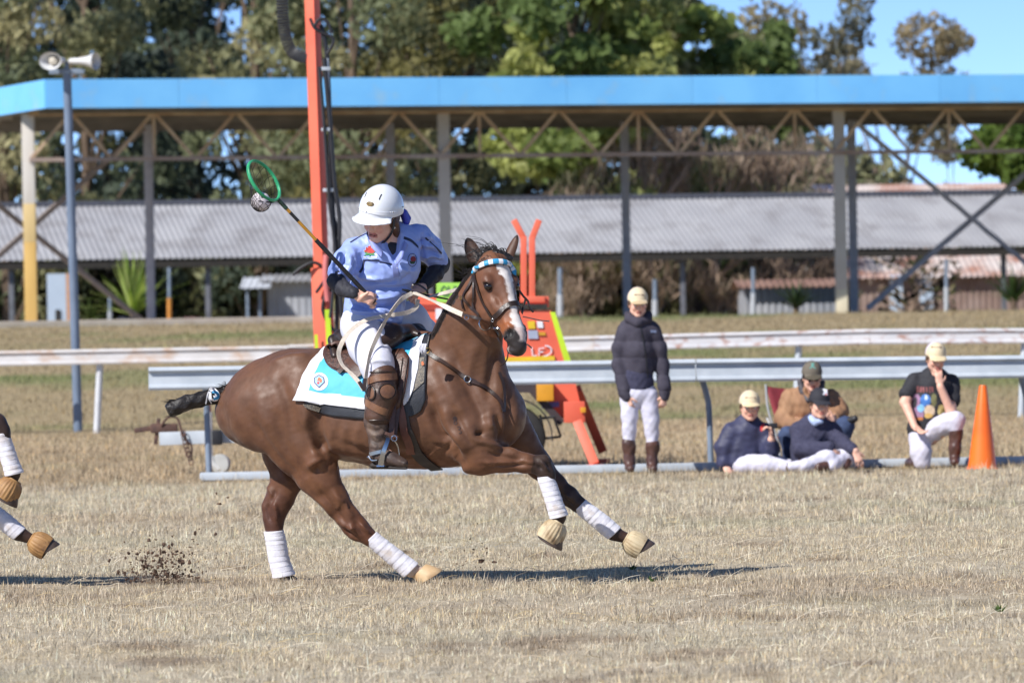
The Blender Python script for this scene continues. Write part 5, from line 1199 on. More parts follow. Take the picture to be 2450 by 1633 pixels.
ringmesh('bit_ring', H(1161, 774, p0_[1] - 25), A([.35, -1, .05]), .034, .0036, M_steel, T); mb = MB(); mb.tube(spline([H(1173, 782, p0_[1] - 25.01), H(1180, 786, -.62), H(1190, 785, -.66), H(1196, 786, -.66)], 5), .006, 7); mb.build('bit_mouthpiece', M_steel, T)
mb = MB(); mb.tube(spline([H(1251, 757, -.55), H(1270, 761, -.56), H(1292, 766, -.57), H(1314, 768, -.58)], 5), [.003] * 15 + [.0045], 6); mb.build('bit_tag', M_leather, T)
mb = MB(); mb.tube(spline([H(1252, 822, -.6), H(1262, 824, -.62), H(1272, 832, -.63)], 4), .004, 6); mb.build('strap_end', M_leather, T)
mb = MB(); mb.tube(spline([H(1216, 838, -.5), H(1214, 856, -.5), H(1207, 868, -.48), H(1197, 874, -.45)], 5), .0035, 6); mb.build('hanging_cord', M_leather, T)
for u, v in ((1136, 653), (1107, 713), (1182, 764)): p, n = drape(u, v, .012); ringmesh('buckle', p, n, .009, .0022, M_brass if u != 1182 else M_steel, T)
# ------------------------------------------------------------------ people
SKIN = srgb(228, 182, 160)
M_skin = mat('skin', (1, 1, 1), (.9, .84, .82), attr=True, rough=.5, scale=30, spec=.35)
M_eyew = mat('eye_white', srgb(214, 208, 204), rough=.2); M_iris = mat('iris', srgb(46, 36, 32), rough=.1)
def hframe(f, up):
    f = nrm(f); up = nrm(A(up) - f * (A(up) @ f)); return f, up, np.cross(up, f)
def head_sdf(F, c, f, up, s=1.0, neck=None, nr=.052):
    f, up, sd = hframe(f, up); c = A(c, float); X = lambda a, b, d: c + sd * (a * s) + f * (b * s) + up * (d * s); ax = A([sd, f, up])
    F.ell(X(0, -.012, .032), A([.076, .096, .092]) * s, ax, .02 * s); F.ell(X(0, .018, -.032), A([.062, .070, .082]) * s, ax, .02 * s)
    for k in (-1, 1):
        F.seg(X(.048 * k, .005, -.060), X(.014 * k, .062, -.098), .026 * s, .018 * s, sd, .015 * s)
        F.ell(X(.036 * k, .066, -.030), A([.024, .022, .022]) * s, ax, .015 * s); F.seg(X(.012 * k, .086, .020), X(.045 * k, .070, .020), .010 * s, .009 * s, sd, .012 * s)
        F.ell(X(.077 * k, -.008, -.012), A([.008, .017, .030]) * s, ax, .006 * s)
    F.ell(X(0, .070, -.095), A([.020, .018, .016]) * s, ax, .014 * s)
    F.seg(X(0, .084, .008), X(0, .106, -.034), .008 * s, .012 * s, sd, .008 * s)
    for k in (-1, 1): F.ell(X(.011 * k, .094, -.038), A([.009, .012, .008]) * s, ax, .006 * s)
    F.seg(X(-.016, .086, -.060), X(.016, .086, -.060), .0075 * s, .0075 * s, up, .006 * s); F.seg(X(-.013, .085, -.073), X(.013, .085, -.073), .0085 * s, .0085 * s, up, .006 * s)
    F.seg(X(-.020, .094, -.0662), X(.020, .094, -.0662), .003 * s, .003 * s, up, .003 * s, cut=True)
    for k in (-1, 1): F.ell(X(.031 * k, .092, .001), A([.017, .012, .010]) * s, ax, .008 * s, cut=True)
    if neck is not None: F.seg(X(0, -.018, -.05), neck, nr * s, nr * 1.1, f, .02)
    return X, ax
def face_cols(X, ax, s, base=SKIN):
    def g(p, c):
        def bl(c, col, m, a): return np.where(m[:, None], c * (1 - a) + A(col)[None] * a, c)
        for k in (-1, 1): c = bl(c, srgb(206, 140, 122), np.linalg.norm(p - X(.04 * k, .075, -.035), axis=1) < .022 * s, .45)
        q = p - X(0, .088, -.066); l = (abs(q @ ax[0]) < .024 * s) & (abs(q @ ax[2]) < .013 * s) & (q @ ax[1] > -.02 * s); c = bl(c, srgb(176, 92, 88), l, .75)
        m = l & (abs(q @ ax[2]) < .0035 * s); c = bl(c, srgb(70, 34, 34), m, .9)
        for k in (-1, 1):
            q = p - X(.034 * k, .086, .019); m = (abs(q @ ax[0]) < .020 * s) & (abs(q @ ax[2]) < .004 * s) & (q @ ax[1] > -.02); c = bl(c, srgb(112, 76, 56), m, .8)
            q = p - X(.031 * k, .086, .0); m = (abs(q @ ax[0]) < .018 * s) & (abs(q @ ax[2]) < .009 * s) & (q @ ax[1] > -.02); c = bl(c, srgb(160, 110, 96), m, .5)
        return c
    return g
def eyes(X, s, parent, sun_glasses=False):
    for k in (-1, 1):
        mb = MB(); mb.ball(X(.031 * k, .0775, .001), .0115 * s, 10, 8); e = mb.build('eye', M_eyew, parent); mb = MB(); mb.ball(X(.0305 * k, .0845, .001), .0062 * s, 8, 6); mb.build('iris', M_iris, e)
def hand_sdf(F, wrist, d, palm, curl=(.9, 1.2, .9), s=1.0, thumb=None, side=1, spread=.06, k=.006, tcurl=.4):
    "palm plate, four fingers of different lengths and a thumb leaving the side; palm = direction the palm faces"
    d = nrm(d); palm = nrm(A(palm) - d * (A(palm) @ d)); ac = np.cross(d, palm) * side; w = A(wrist, float)
    kn = w + d * (.082 * s)
    F.seg(w, w + d * .03 * s, (.024 * s, .018 * s), (.034 * s, .015 * s), palm, k * 2); F.seg(w + d * .025 * s, kn - d * .008 * s, (.034 * s, .015 * s), (.036 * s, .0125 * s), palm, k)
    for i, (o, L_, r_) in enumerate(((.031, 1.0, .0088), (.011, 1.1, .0092), (-.010, 1.03, .0088), (-.029, .82, .0078))):
        p = kn + ac * (o * s); dd = nrm(d + ac * (o * spread * 20)); a = 0.0
        for ln, cu, r0 in ((.042, curl[0], 1.0), (.027, curl[1], .92), (.021, curl[2], .84)):
            a += cu * (1 + .06 * i); v = dd * math.cos(a) + palm * math.sin(a); q = p + v * (ln * L_ * s); F.seg(p, q, r_ * r0 * s, r_ * r0 * .92 * s, palm, .003); p = q
    tb = w + d * (.026 * s) + ac * (.028 * s); td = nrm(d * .62 + ac * .72 + palm * .35) if thumb is None else nrm(thumb)
    t1 = tb + td * (.036 * s); td2 = nrm(td + (d * .8 - ac * .5 + palm * .3) * tcurl); t2 = t1 + td2 * (.030 * s); F.seg(tb, t1, .0125 * s, .0105 * s, palm, .006); F.seg(t1, t2, .0100 * s, .0085 * s, palm, .003)
PX = 1 / PXM
YN = A([0, 1.0, 0])
RT = thing('person', 'rider in lilac polo shirt, white breeches and white helmet swinging a racquet', 'person', H(880, 840, 0))
hc = H(911, 523, -.21); hf_ = A([-.52, -.80, -.27]); hu_ = A([.06, -.22, .97])
neckp = H(938, 590, -.12)
F = Field(*bounds([H(770, 430, -.6), H(1110, 1140, .5), H(770, 1140, .5), H(1110, 430, -.6)], .02), .0062)
HX, HAX = head_sdf(F, hc, hf_, hu_, 1.0, neckp, .050)
F.chain([(H(930, 590, -.12), 45*PX, .08, YN), (H(922, 660, -.06), 42*PX, .07, YN), (H(880, 765, 0), 48*PX, .12, YN)], .03)
RW = H(850, 703, -.445); LW = H(1013, 684, -.06)
F.chain([(H(850, 605, -.13), 16*PX, .035, YN), (H(803, 674, -.31), 15*PX, .034, YN), (RW, 11*PX, .024, YN)], .02)
F.chain([(H(996, 578, -.05), 16*PX, .035, YN), (H(1054, 632, .11), 15*PX, .034, YN), (LW, 11*PX, .024, YN)], .02)
F.seg(H(856, 603, -.13), H(990, 578, -.06), .04, .04, YN, .03)
for ch in ([(868, 770, -.06, 46), (906, 885, -.36, 28), (903, 1000, -.39, 20), (906, 1075, -.40, 15), (960, 1104, -.45, 9)], [(910, 770, .06, 44), (1018, 815, .29, 28), (1010, 950, .37, 20), (1005, 1070, .38, 15), (1050, 1100, .36, 9)]):
    F.chain([(H(a, b, d), r_*PX, r_*PX, YN) for a, b, d, r_ in ch], .03)
hand_sdf(F, RW, A([.93, .10, -.28]), A([.25, .80, -.30]), (.55, 1.15, .75), .98, thumb=A([.62, -.25, .55]), side=-1, tcurl=.3)
hand_sdf(F, LW, A([-.62, -.55, -.42]), A([-.35, .35, -.8]), (1.0, 1.3, .8), .98, side=1, thumb=A([-.7, -.2, .1]))
fc = face_cols(HX, HAX, 1.0)
def bodycol(p, nn):
    c = A(SKIN)[None] * np.ones((len(p), 1)); return fc(p, c)
RBODY = skin('body', F, M_skin, RT, 1, bodycol)
eyes(HX, 1.0, RT)
# hair under the helmet, ear stud
F = Field(*bounds([HX(-.14, -.16, -.12), HX(.14, .14, .15), HX(.14, -.16, .15), HX(-.14, .14, -.12)], .03), .006)
F.ell(HX(0, -.030, .030), (.086, .094, .098), HAX, .02); F.seg(HX(.068, -.02, -.02), HX(.066, -.045, -.088), .030, .022, HAX[0], .02); F.seg(HX(-.068, -.02, -.02), HX(-.066, -.045, -.085), .030, .022, HAX[0], .02); F.seg(HX(0, -.10, -.02), HX(0, -.09, -.085), .045, .035, HAX[0], .03)
skin('hair', F, mat('brown_hair', srgb(96, 66, 48), srgb(62, 42, 32), rough=.5, scale=50, stretch=(1, 1, .2), bump=.5, bscale=160), RT, 1, None, lambda p, n: .003 * wobble(p * A([1, 1, .3]), 90, 3))
mb = MB(); mb.ball(HX(.084, .0, -.038), .006, 8, 6); mb.build('ear_stud', mat('pearl', srgb(230, 228, 224), rough=.2), RT)
# helmet
F = Field(*bounds([HX(-.17, -.19, -.06), HX(.17, .26, .22), HX(.17, -.19, .22), HX(-.17, .26, -.06)], .03), .005)
F.ell(HX(0, -.010, .052), (.112, .134, .130), HAX, .01)
F.plane(HX(0, 0, .026), -HAX[2] * 1.0 + HAX[1] * .06, .006); F.ell(HX(0, -.16, .0), (.15, .05, .03), HAX, .01, cut=True)
F2 = F; F2.seg(HX(-.088, .07, .024), HX(0, .130, .020), (.012, .010), (.012, .010), HAX[2], .01); F2.seg(HX(.088, .07, .024), HX(0, .130, .020), .012, .012, HAX[2], .01)
for a in np.linspace(-1.05, 1.05, 13):
    F2.seg(HX(.098 * math.sin(a), .098 * math.cos(a) + .012, .030), HX(.118 * math.sin(a), .138 * math.cos(a) + .018, .016), (.022, .0055), (.020, .0045), HAX[2], .006)
HEL = skin('helmet', F2, mat('white_helmet', srgb(222, 224, 230), srgb(214, 218, 224), rough=.25, spec=.5, coat=.4), RT, 2)
HBV = bvh_of(HEL)
bp, bn = strap_on([(861, 499), (880, 505), (905, 510), (930, 511), (952, 509)], .001, HBV, 5); mb = MB(); mb.strap(bp, bn, .016, .004); mb.build('visor_band', mat('helmet_band', srgb(228, 230, 236), rough=.4), HEL)
patch('sticker', ellipse(886, 488, 9.5, 6, 18, .12), .0015, HBV, mat('sticker_gold', srgb(176, 146, 84), rough=.4), HEL, sub_=2); patch('sticker_field', ellipse(886, 488, 8.6, 5.2, 18, .12), .0030, HBV, mat('sticker_black', srgb(34, 28, 26), rough=.4), HEL, sub_=2)
def text_on(txt, u0, v0, hpx, tree, m, parent, name='lettering', wide=.62, rot=0.0, wpx=None, off=.004, thick=None):
    "block capitals laid on a surface as thin strokes"
    G_ = {'A': [[(0,1),(.5,0),(1,1)],[(.2,.6),(.8,.6)]], 'B': [[(0,0),(0,1),(.8,1),(1,.75),(.8,.5),(0,.5)],[(0,0),(.75,0),(.9,.25),(.75,.5)]], 'C': [[(1,.1),(.5,0),(0,.3),(0,.7),(.5,1),(1,.9)]], 'D': [[(0,0),(0,1),(.6,1),(1,.7),(1,.3),(.6,0),(0,0)]], 'E': [[(1,0),(0,0),(0,1),(1,1)],[(0,.5),(.8,.5)]], 'F': [[(1,0),(0,0),(0,1)],[(0,.5),(.8,.5)]], 'H': [[(0,0),(0,1)],[(1,0),(1,1)],[(0,.5),(1,.5)]], 'I': [[(.5,0),(.5,1)]], 'L': [[(0,0),(0,1),(1,1)]], 'N': [[(0,1),(0,0),(1,1),(1,0)]], 'O': [[(.5,0),(0,.3),(0,.7),(.5,1),(1,.7),(1,.3),(.5,0)]], 'R': [[(0,1),(0,0),(.8,0),(1,.25),(.8,.5),(0,.5)],[(.5,.5),(1,1)]], 'S': [[(1,.1),(.5,0),(0,.2),(.2,.45),(.8,.55),(1,.8),(.5,1),(0,.9)]], 'T': [[(0,0),(1,0)],[(.5,0),(.5,1)]], 'U': [[(0,0),(0,.8),(.5,1),(1,.8),(1,0)]], 'W': [[(0,0),(.25,1),(.5,.4),(.75,1),(1,0)]], 'Y': [[(0,0),(.5,.5),(1,0)],[(.5,.5),(.5,1)]], 'P': [[(0,1),(0,0),(.8,0),(1,.25),(.8,.5),(0,.5)]], 'Q': [[(.5,0),(0,.3),(0,.7),(.5,1),(1,.7),(1,.3),(.5,0)],[(.6,.7),(1,1.05)]], 'G': [[(1,.15),(.5,0),(0,.3),(0,.7),(.5,1),(1,.8),(1,.55),(.55,.55)]], ' ': []}
    mb = MB(); x = 0; cw = hpx * wide; th = thick or hpx * .2
    for chh in txt:
        for st in G_.get(chh, []):
            pts = []; ns = []
            for a, b in st:
                uu = x + a * cw * .78; vv = b * hpx; q = (u0 + uu * math.cos(rot) - vv * math.sin(rot), v0 + uu * math.sin(rot) + vv * math.cos(rot)); p, n = drape(q[0], q[1], off, tree)
                if p is not None: pts.append(p); ns.append(n)
            if len(pts) > 1: mb.strap(pts, ns, th * pts[0][1] / FPX, .0006)
        x += cw
    if mb.n: return mb.build(name, m, parent, split=80)
text_on('SNOW', 880.6, 484.2, 3.2, HBV, MATS['sticker_gold'], HEL, wide=.9, rot=.12, thick=.8); text_on('QUEEN', 879.6, 488.4, 3.2, HBV, MATS['sticker_gold'], HEL, wide=.8, rot=.12, thick=.8)
for pl in ([(907, 478), (910, 470), (913, 465)], [(873, 472), (876, 464), (879, 460)]):
    p, n = strap_on(pl, .0008, HBV, 4); mb = MB(); mb.strap(p, n, .006, .001); mb.build('vent_slot', M_black, HEL)
for u, v in ((878, 506), (963, 495), (933, 508), (940, 507), (861, 500)):
    p, n = drape(u, v, .003, HBV)
    if p is not None: mb = MB(); mb.ball(p, .0045, 8, 6); mb.build('rivet', M_steel, HEL)
mb = MB(); sp = spline([HX(.080, .0, .01), HX(.082, .012, -.04), HX(.060, .030, -.090), HX(.018, .045, -.125), HX(-.03, .045, -.118), HX(-.065, .03, -.07), HX(-.08, .0, .0)], 6); mb.strap(sp, [nrm(q - HX(0, 0, -.04)) for q in sp], .014, .004); mb.build('chin_strap', M_black, HEL)
F = Field(*bounds([H(945, 500, -.3), H(1000, 545, -.02)], .05), .006); F.seg(H(966, 510, -.10), H(972, 530, -.10), (.022, .06), (.020, .05), YN, .01); F.seg(H(966, 508, -.10), H(978, 522, -.10), .016, .014, YN, .01); skin('nape_strap', F, mat('royal_blue_fabric', srgb(58, 66, 178), rough=.6), HEL, 1)
# dark undershirt
M_under = mat('black_undershirt', srgb(44, 44, 52), srgb(34, 34, 42), rough=.7, scale=20, bump=.2, bscale=120)
F = Field(*bounds([H(775, 540, -.55), H(1100, 740, .25), H(775, 740, .25), H(1100, 540, -.55)], .03), .0065)
F.chain([(H(932, 600, -.125), 40*PX, .090, YN), (H(930, 625, -.10), 44*PX, .10, YN)], .03); F.seg(neckp + A([.012, .01, .02]), H(936, 600, -.12), .060, .075, YN, .02)
F.chain([(H(836, 612, -.16), 24*PX, .055, YN), (H(805, 672, -.30), 21*PX, .047, YN), (H(822, 691, -.37), 19*PX, .043, YN), (RW + A([-.006, 0, .004]), 14.5*PX, .031, YN)], .015)
F.chain([(H(1012, 585, -.01), 21*PX, .045, YN), (H(1053, 631, .10), 23*PX, .05, YN), (H(1040, 655, .03), 20*PX, .044, YN), (LW + A([.004, .008, .004]), 15*PX, .032, YN)], .015)
US = [([(812, 662), (822, 675), (818, 692)], 3, -.004), ([(826, 676), (834, 686), (830, 702)], 3, -.004), ([(1062, 625), (1050, 645), (1036, 650)], 3, -.004), ([(1040, 655), (1030, 672)], 3, -.003), ([(1030, 665), (1022, 684)], 3, -.003)]
skin('undershirt', F, M_under, RT, 2, None, lambda p, n: .0025 * wobble(p, 45, 8) + carve(p, n, US))
# polo shirt
LIL = srgb(150, 170, 228); NAVY = srgb(36, 38, 66)
F = Field(*bounds([H(770, 520, -.60), H(1100, 790, .30), H(770, 790, .30), H(1100, 520, -.60)], .03), .006)
F.chain([(H(886, 760, .0), 63*PX, .145, YN), (H(895, 725, -.025), 69*PX, .140, YN), (H(908, 690, -.055), 67*PX, .135, YN), (H(924, 655, -.085), 69*PX, .135, YN), (H(931, 622, -.11), 72*PX, .130, YN), (H(932, 595, -.12), 66*PX, .115, YN)], .03)
F.seg(H(848, 600, -.135), H(925, 575, -.12), 27*PX, 36*PX, YN, .03); F.seg(H(930, 575, -.11), H(1003, 570, -.05), 36*PX, 31*PX, YN, .03); F.seg(H(928, 572, -.1), H(945, 566, -.09), .085, .08, YN, .03)
F.chain([(H(848, 602, -.14), 32*PX, .070, YN), (H(830, 628, -.20), 32*PX, .068, YN), (H(813, 655, -.275), 29*PX, .062, YN)], .03)
F.chain([(H(1002, 572, -.05), 33*PX, .072, YN), (H(1025, 595, .01), 32*PX, .068, YN), (H(1046, 622, .075), 27*PX, .06, YN)], .03)
for b in ((896, 652, -.165), (962, 640, -.155)): F.ell(H(*b), (.085, .07, .075), None, .04)
F.seg(H(938, 560, -.25), H(945, 628, -.27), (25*PX, .075), (3*PX, .05), YN, .008, cut=True); F.seg(H(922, 562, -.27), H(942, 600, -.27), (20*PX, .07), (12*PX, .06), YN, .008, cut=True); F.ell(H(937, 558, -.13), (.066, .07, .05), None, .01, cut=True)
F.chain([(H(900, 722, -.045), 68*PX, .145, YN), (H(890, 775, -.065), 69*PX, .165, YN)], .03); _hp = H(884, 768, 0); F.plane(_hp, A([-.10, 0, -1.0]), .006)
SHW = [([(1006, 590), (1030, 588), (1048, 600)], 4, .006), ([(1008, 605), (1032, 600), (1052, 612)], 4, -.007), ([(1012, 615), (1035, 611), (1056, 618)], 4, .007), ([(1018, 628), (1040, 622), (1058, 624)], 3.5, -.006), ([(1000, 578), (1024, 574), (1040, 585)], 4, -.006), ([(1012, 560), (1014, 590), (1010, 620)], 4, -.010), ([(1024, 562), (1030, 580)], 4, .006),
 ([(858, 600), (866, 630), (858, 655)], 7, -.010), ([(826, 600), (822, 625), (806, 648)], 5, -.007), ([(838, 612), (834, 640), (822, 662)], 5, .007), ([(848, 618), (848, 640), (838, 664)], 4, -.006), ([(800, 640), (815, 650), (832, 668)], 4, -.006), ([(806, 628), (822, 634), (842, 650)], 4, .005),
 ([(858, 668), (890, 676), (930, 678), (965, 668)], 6, -.010), ([(850, 655), (880, 668), (915, 668)], 6, .008), ([(870, 700), (910, 690), (960, 690), (985, 680)], 5, -.009), ([(846, 706), (880, 716), (920, 712), (970, 700)], 6, .008), ([(838, 720), (880, 732), (930, 730), (975, 715)], 5, -.010), ([(832, 738), (870, 748), (930, 748)], 5, .007), ([(960, 700), (975, 715), (985, 735)], 4, -.006), ([(892, 734), (920, 742), (950, 760)], 4, .006),
 ([(985, 640), (975, 665), (955, 685)], 6, -.008), ([(950, 628), (952, 650), (960, 672)], 3, -.005), ([(955, 640), (975, 650), (992, 648)], 5, .005), ([(875, 610), (890, 622), (905, 622)], 5, .005), ([(850, 690), (845, 710), (838, 730)], 5, .006), ([(905, 625), (925, 630), (944, 636)], 3, -.005)]
def shirtcol(p, nn):
    n = len(p); c = A(LIL)[None] * np.ones((n, 1)); u, v = PROJ(p); near = nn[:, 1] < .35
    c = np.where((inpoly(u, v, [(800, 748), (884, 757), (880, 775), (800, 765)]) & near)[:, None], A(srgb(160, 186, 224))[None], c)
    return c
SHIRT = skin('polo_shirt', F, mat('lilac_jersey', (1, 1, 1), (.94, .94, .97), attr=True, rough=.42, scale=25, bump=.10, bscale=300, spec=.5, sheen=.15), RT, 2, shirtcol, lambda p, n: .003 * wobble(p * A([1, 1, .7]), 26, 6) + .002 * wobble(p, 50, 16) + .006 * (.4 - np.abs(wobble(p * A([1, 1, .5]), 24, 44))) + 2.6 * carve(p, n, SHW))
ShBV = bvh_of(SHIRT)
M_stripe = mat('navy_stripe', srgb(40, 42, 70), rough=.6)
for pl, wd in (([(966, 569), (984, 576), (1000, 591)], .016), ([(1018, 568), (1030, 580), (1044, 593), (1056, 606)], .010), ([(872, 624), (868, 640), (861, 652)], .013), ([(869, 622.5), (888, 622), (907, 622.5)], .009), ([(838, 580), (858, 568), (878, 558)], .008), ([(908, 627), (926, 630), (943, 633)], .009), ([(806, 650), (803, 660), (800, 666)], .016)):
    p, n = strap_on(pl, .0012, ShBV, 5)
    if len(p) > 2: mb = MB(); mb.strap(p, n, wd, .0015); mb.build('stripe', M_stripe, SHIRT, split=80)
# collar, placket
cpath = [H(915, 606, -.275), H(893, 582, -.255), H(884, 560, -.19), H(900, 546, -.06), H(934, 540, .0), H(966, 548, -.05), H(973, 574, -.19), H(962, 602, -.275), H(947, 624, -.275)]
sp = spline(cpath, 7); cc_ = H(934, 575, -.13); mb = MB(); vs = []
for i, q in enumerate(sp):
    o = nrm((q - cc_) * A([1, 1, .15])); f = i / (len(sp) - 1); up_ = A([0, 0, .026]) * math.sin(math.pi * np.clip(f, .12, .88)) - o * .012
    vs += [q + up_, q + o * .012 - A([0, 0, .022])]
mb.add(vs, [(2*i, 2*i+1, 2*i+3, 2*i+2) for i in range(len(sp) - 1)]); CO = mb.build('collar', mat('lilac_collar', srgb(144, 156, 216), rough=.6, scale=20), SHIRT, split=80); so = CO.modifiers.new('thickness', 'SOLIDIFY'); so.thickness = .004
mb = MB(); p, n = strap_on([(945, 630), (946, 645), (948, 662)], .001, ShBV, 5); mb.strap(p, n, .03, .002); mb.build('placket', MATS['lilac_collar'], SHIRT)
for v in (640, 654): p, n = drape(951, v, .004, ShBV); mb = MB(); mb.ball(p, .004, 8, 6); mb.build('button', M_pw, SHIRT)
# waratah badge on the shoulder, round crest on the chest
def petals(cx, cy, s, off, parent, tree):
    for k, (a, ln, wd) in enumerate(((-1.15, 15, 4.2), (1.15, 15, 4.2), (-.62, 16, 4.4), (.62, 16, 4.4), (0, 17, 5.2))):
        d = A([math.sin(a), -math.cos(a)]); w_ = A([d[1], -d[0]]); b0 = A([cx, cy]); q = [tuple(b0 + d * (ln * s * f) + w_ * (wd * s * g)) for f, g in ((0, .15), (.35, .9), (.7, .8), (1.05, 0), (.7, -.8), (.35, -.9), (0, -.15))]
        patch('badge_petal_edge', [tuple(A(q).mean(0) + (A(z) - A(q).mean(0)) * 1.18) for z in q], off, tree, M_pw, parent, sub_=2); patch('badge_petal', q, off + .0012 + .0003 * k, tree, M_pr, parent, sub_=2)
    for k, (dx, dy) in enumerate(((-7, -12), (-3, -15), (2, -16), (6, -13), (0, -13))): patch('badge_floret', ellipse(cx + dx * s, cy + dy * s, 1.8 * s, 1.8 * s, 8), off + .002, tree, M_pr, parent, sub_=1)
    for k, a in enumerate((-1.9, -1.3, 1.3, 1.9, math.pi)):
        d = A([math.sin(a), -math.cos(a)]); w_ = A([d[1], -d[0]]); b0 = A([cx, cy + 1.5 * s]); q = [tuple(b0 + d * ((15 if k != 4 else 8) * s * f) + w_ * (3.2 * s * g)) for f, g in ((0, .2), (.5, 1), (1, 0), (.5, -1), (0, -.2))]; patch('badge_leaf', q, off + .0012, tree, M_pg, parent, sub_=2)
petals(885, 605, 1.0, .002, SHIRT, ShBV)
patch('badge_caption', [(870, 613), (902, 614), (902, 617.5), (870, 616.5)], .002, ShBV, M_pw, SHIRT, sub_=1)
def ring_patch(cx, cy, rx, ry, w_, off, tree, m, parent, nm='badge_ring'):
    q = [drape(a, b, off, tree) for a, b in ellipse(cx, cy, rx, ry, 24)]
    if any(p is None for p, n in q): return
    mb = MB(); mb.strap([p for p, n in q], [n for p, n in q], w_, .0008, closed=True); mb.build(nm, m, parent, split=80)
ring_patch(986, 622, 10.5, 15, .003, .002, ShBV, mat('badge_dark', srgb(52, 54, 96)), SHIRT); patch('badge_rose', ellipse(988, 620, 6.5, 7, 12), .003, ShBV, mat('badge_crimson', srgb(140, 28, 34)), SHIRT, sub_=2); patch('badge_rose_leaf', [(979, 624), (986, 626), (994, 624), (990, 631), (982, 631)], .0032, ShBV, mat('badge_deep_green', srgb(30, 70, 44)), SHIRT, sub_=2)
text_on('NSW', 981, 609.5, 3.2, ShBV, M_pw, SHIRT, 'badge_lettering', wide=1.1, thick=.8)
# breeches
F = Field(*bounds([H(800, 735, -.52), H(1070, 960, .5), H(800, 960, .5), H(1070, 735, -.52)], .03), .0068)
F.chain([(H(880, 762, 0), 60*PX, .140, YN), (H(876, 790, -.01), 56*PX, .165, YN)], .03)
F.chain([(H(868, 778, -.09), 55*PX, .115, YN), (H(884, 825, -.25), 49*PX, .105, YN), (H(902, 872, -.355), 38*PX, .085, YN), (H(910, 915, -.375), 33*PX, .072, YN)], .04)
F.chain([(H(920, 775, .06), 50*PX, .115, YN), (H(975, 770, .17), 50*PX, .105, YN), (H(1012, 802, .28), 38*PX, .085, YN), (H(1020, 870, .345), 33*PX, .072, YN)], .04)
BRW = [([(835, 780), (862, 772), (885, 775)], 5, .005), ([(900, 780), (915, 800), (922, 830)], 6, -.006), ([(905, 775), (930, 772), (955, 765)], 5, -.008), ([(930, 765), (960, 752), (985, 755)], 6, .006), ([(880, 868), (905, 862), (935, 866)], 4, .004), ([(860, 850), (875, 862), (890, 880)], 5, -.004)]
skin('breeches', F, mat('white_breeches', srgb(214, 214, 226), srgb(204, 204, 218), rough=.7, scale=12, bump=.08, bscale=200), RT, 2, None, lambda p, n: .002 * wobble(p, 30, 9) + 2 * carve(p, n, BRW))
# boots
M_boot = mat('worn_boot_leather', srgb(84, 66, 58), srgb(58, 46, 42), rough=.62, scale=22, bump=.2, bscale=70, dirt=(srgb(128, 106, 88), 12, .55, .8))
def boot(pts, toe, nm, near):
    F = Field(*bounds([q[0] for q in pts] + [toe], .12), .0065); F.chain(pts, .02)
    BW = [([(878, 1020), (895, 1030), (920, 1025)], 4, -.006), ([(880, 1035), (900, 1042), (922, 1036)], 4, .006), ([(882, 1050), (902, 1058), (922, 1050)], 4, -.006), ([(886, 1064), (905, 1070), (924, 1062)], 4, .005)]
    return skin(nm, F, M_boot, RT, 2, None, lambda p, n: .003 * wobble(p, 40, 12) + (carve(p, n, BW) if near else 0))
b1 = boot([(H(911, 905, -.375), 34*PX, .076, YN), (H(905, 955, -.385), 31*PX, .070, YN), (H(901, 1010, -.395), 28*PX, .063, YN), (H(905, 1058, -.41), 21*PX, .050, YN), (H(906, 1088, -.42), 21*PX, .044, YN), (H(935, 1098, -.45), 17*PX, .043, YN), (H(968, 1108, -.475), 10*PX, .036, YN)], H(975, 1110, -.48), 'boot', True)
boot([(H(1020, 870, .345), 34*PX, .076, YN), (H(1016, 960, .375), 30*PX, .066, YN), (H(1010, 1055, .39), 21*PX, .050, YN), (H(1012, 1088, .39), 20*PX, .044, YN), (H(1070, 1108, .36), 10*PX, .036, YN)], H(1075, 1110, .36), 'boot', False)
F = Field(*bounds([H(880, 1105, -.5), H(990, 1128, -.38)], .05), .005); F.seg(H(893, 1113, -.425), H(926, 1117, -.445), (.018, .035), (.010, .03), YN, .005); F.seg(H(930, 1117, -.45), H(972, 1119, -.478), (.010, .043), (.008, .03), YN, .005); skin('sole', F, mat('boot_sole', srgb(50, 42, 38), rough=.7), b1, 1)
mb = MB(); mb.strap([H(884, 1086, -.47), H(900, 1082, -.475), H(918, 1078, -.47)], [A([0, -1.0, 0])] * 3, .018, .005); mb.tube(spline([H(882, 1090, -.46), H(889, 1100, -.47), H(902, 1100, -.47)], 4), .005, 6); mb.tube([H(886, 1096, -.46), H(878, 1092, -.46)], .004, 6); mb.build('spur', M_steel, b1)
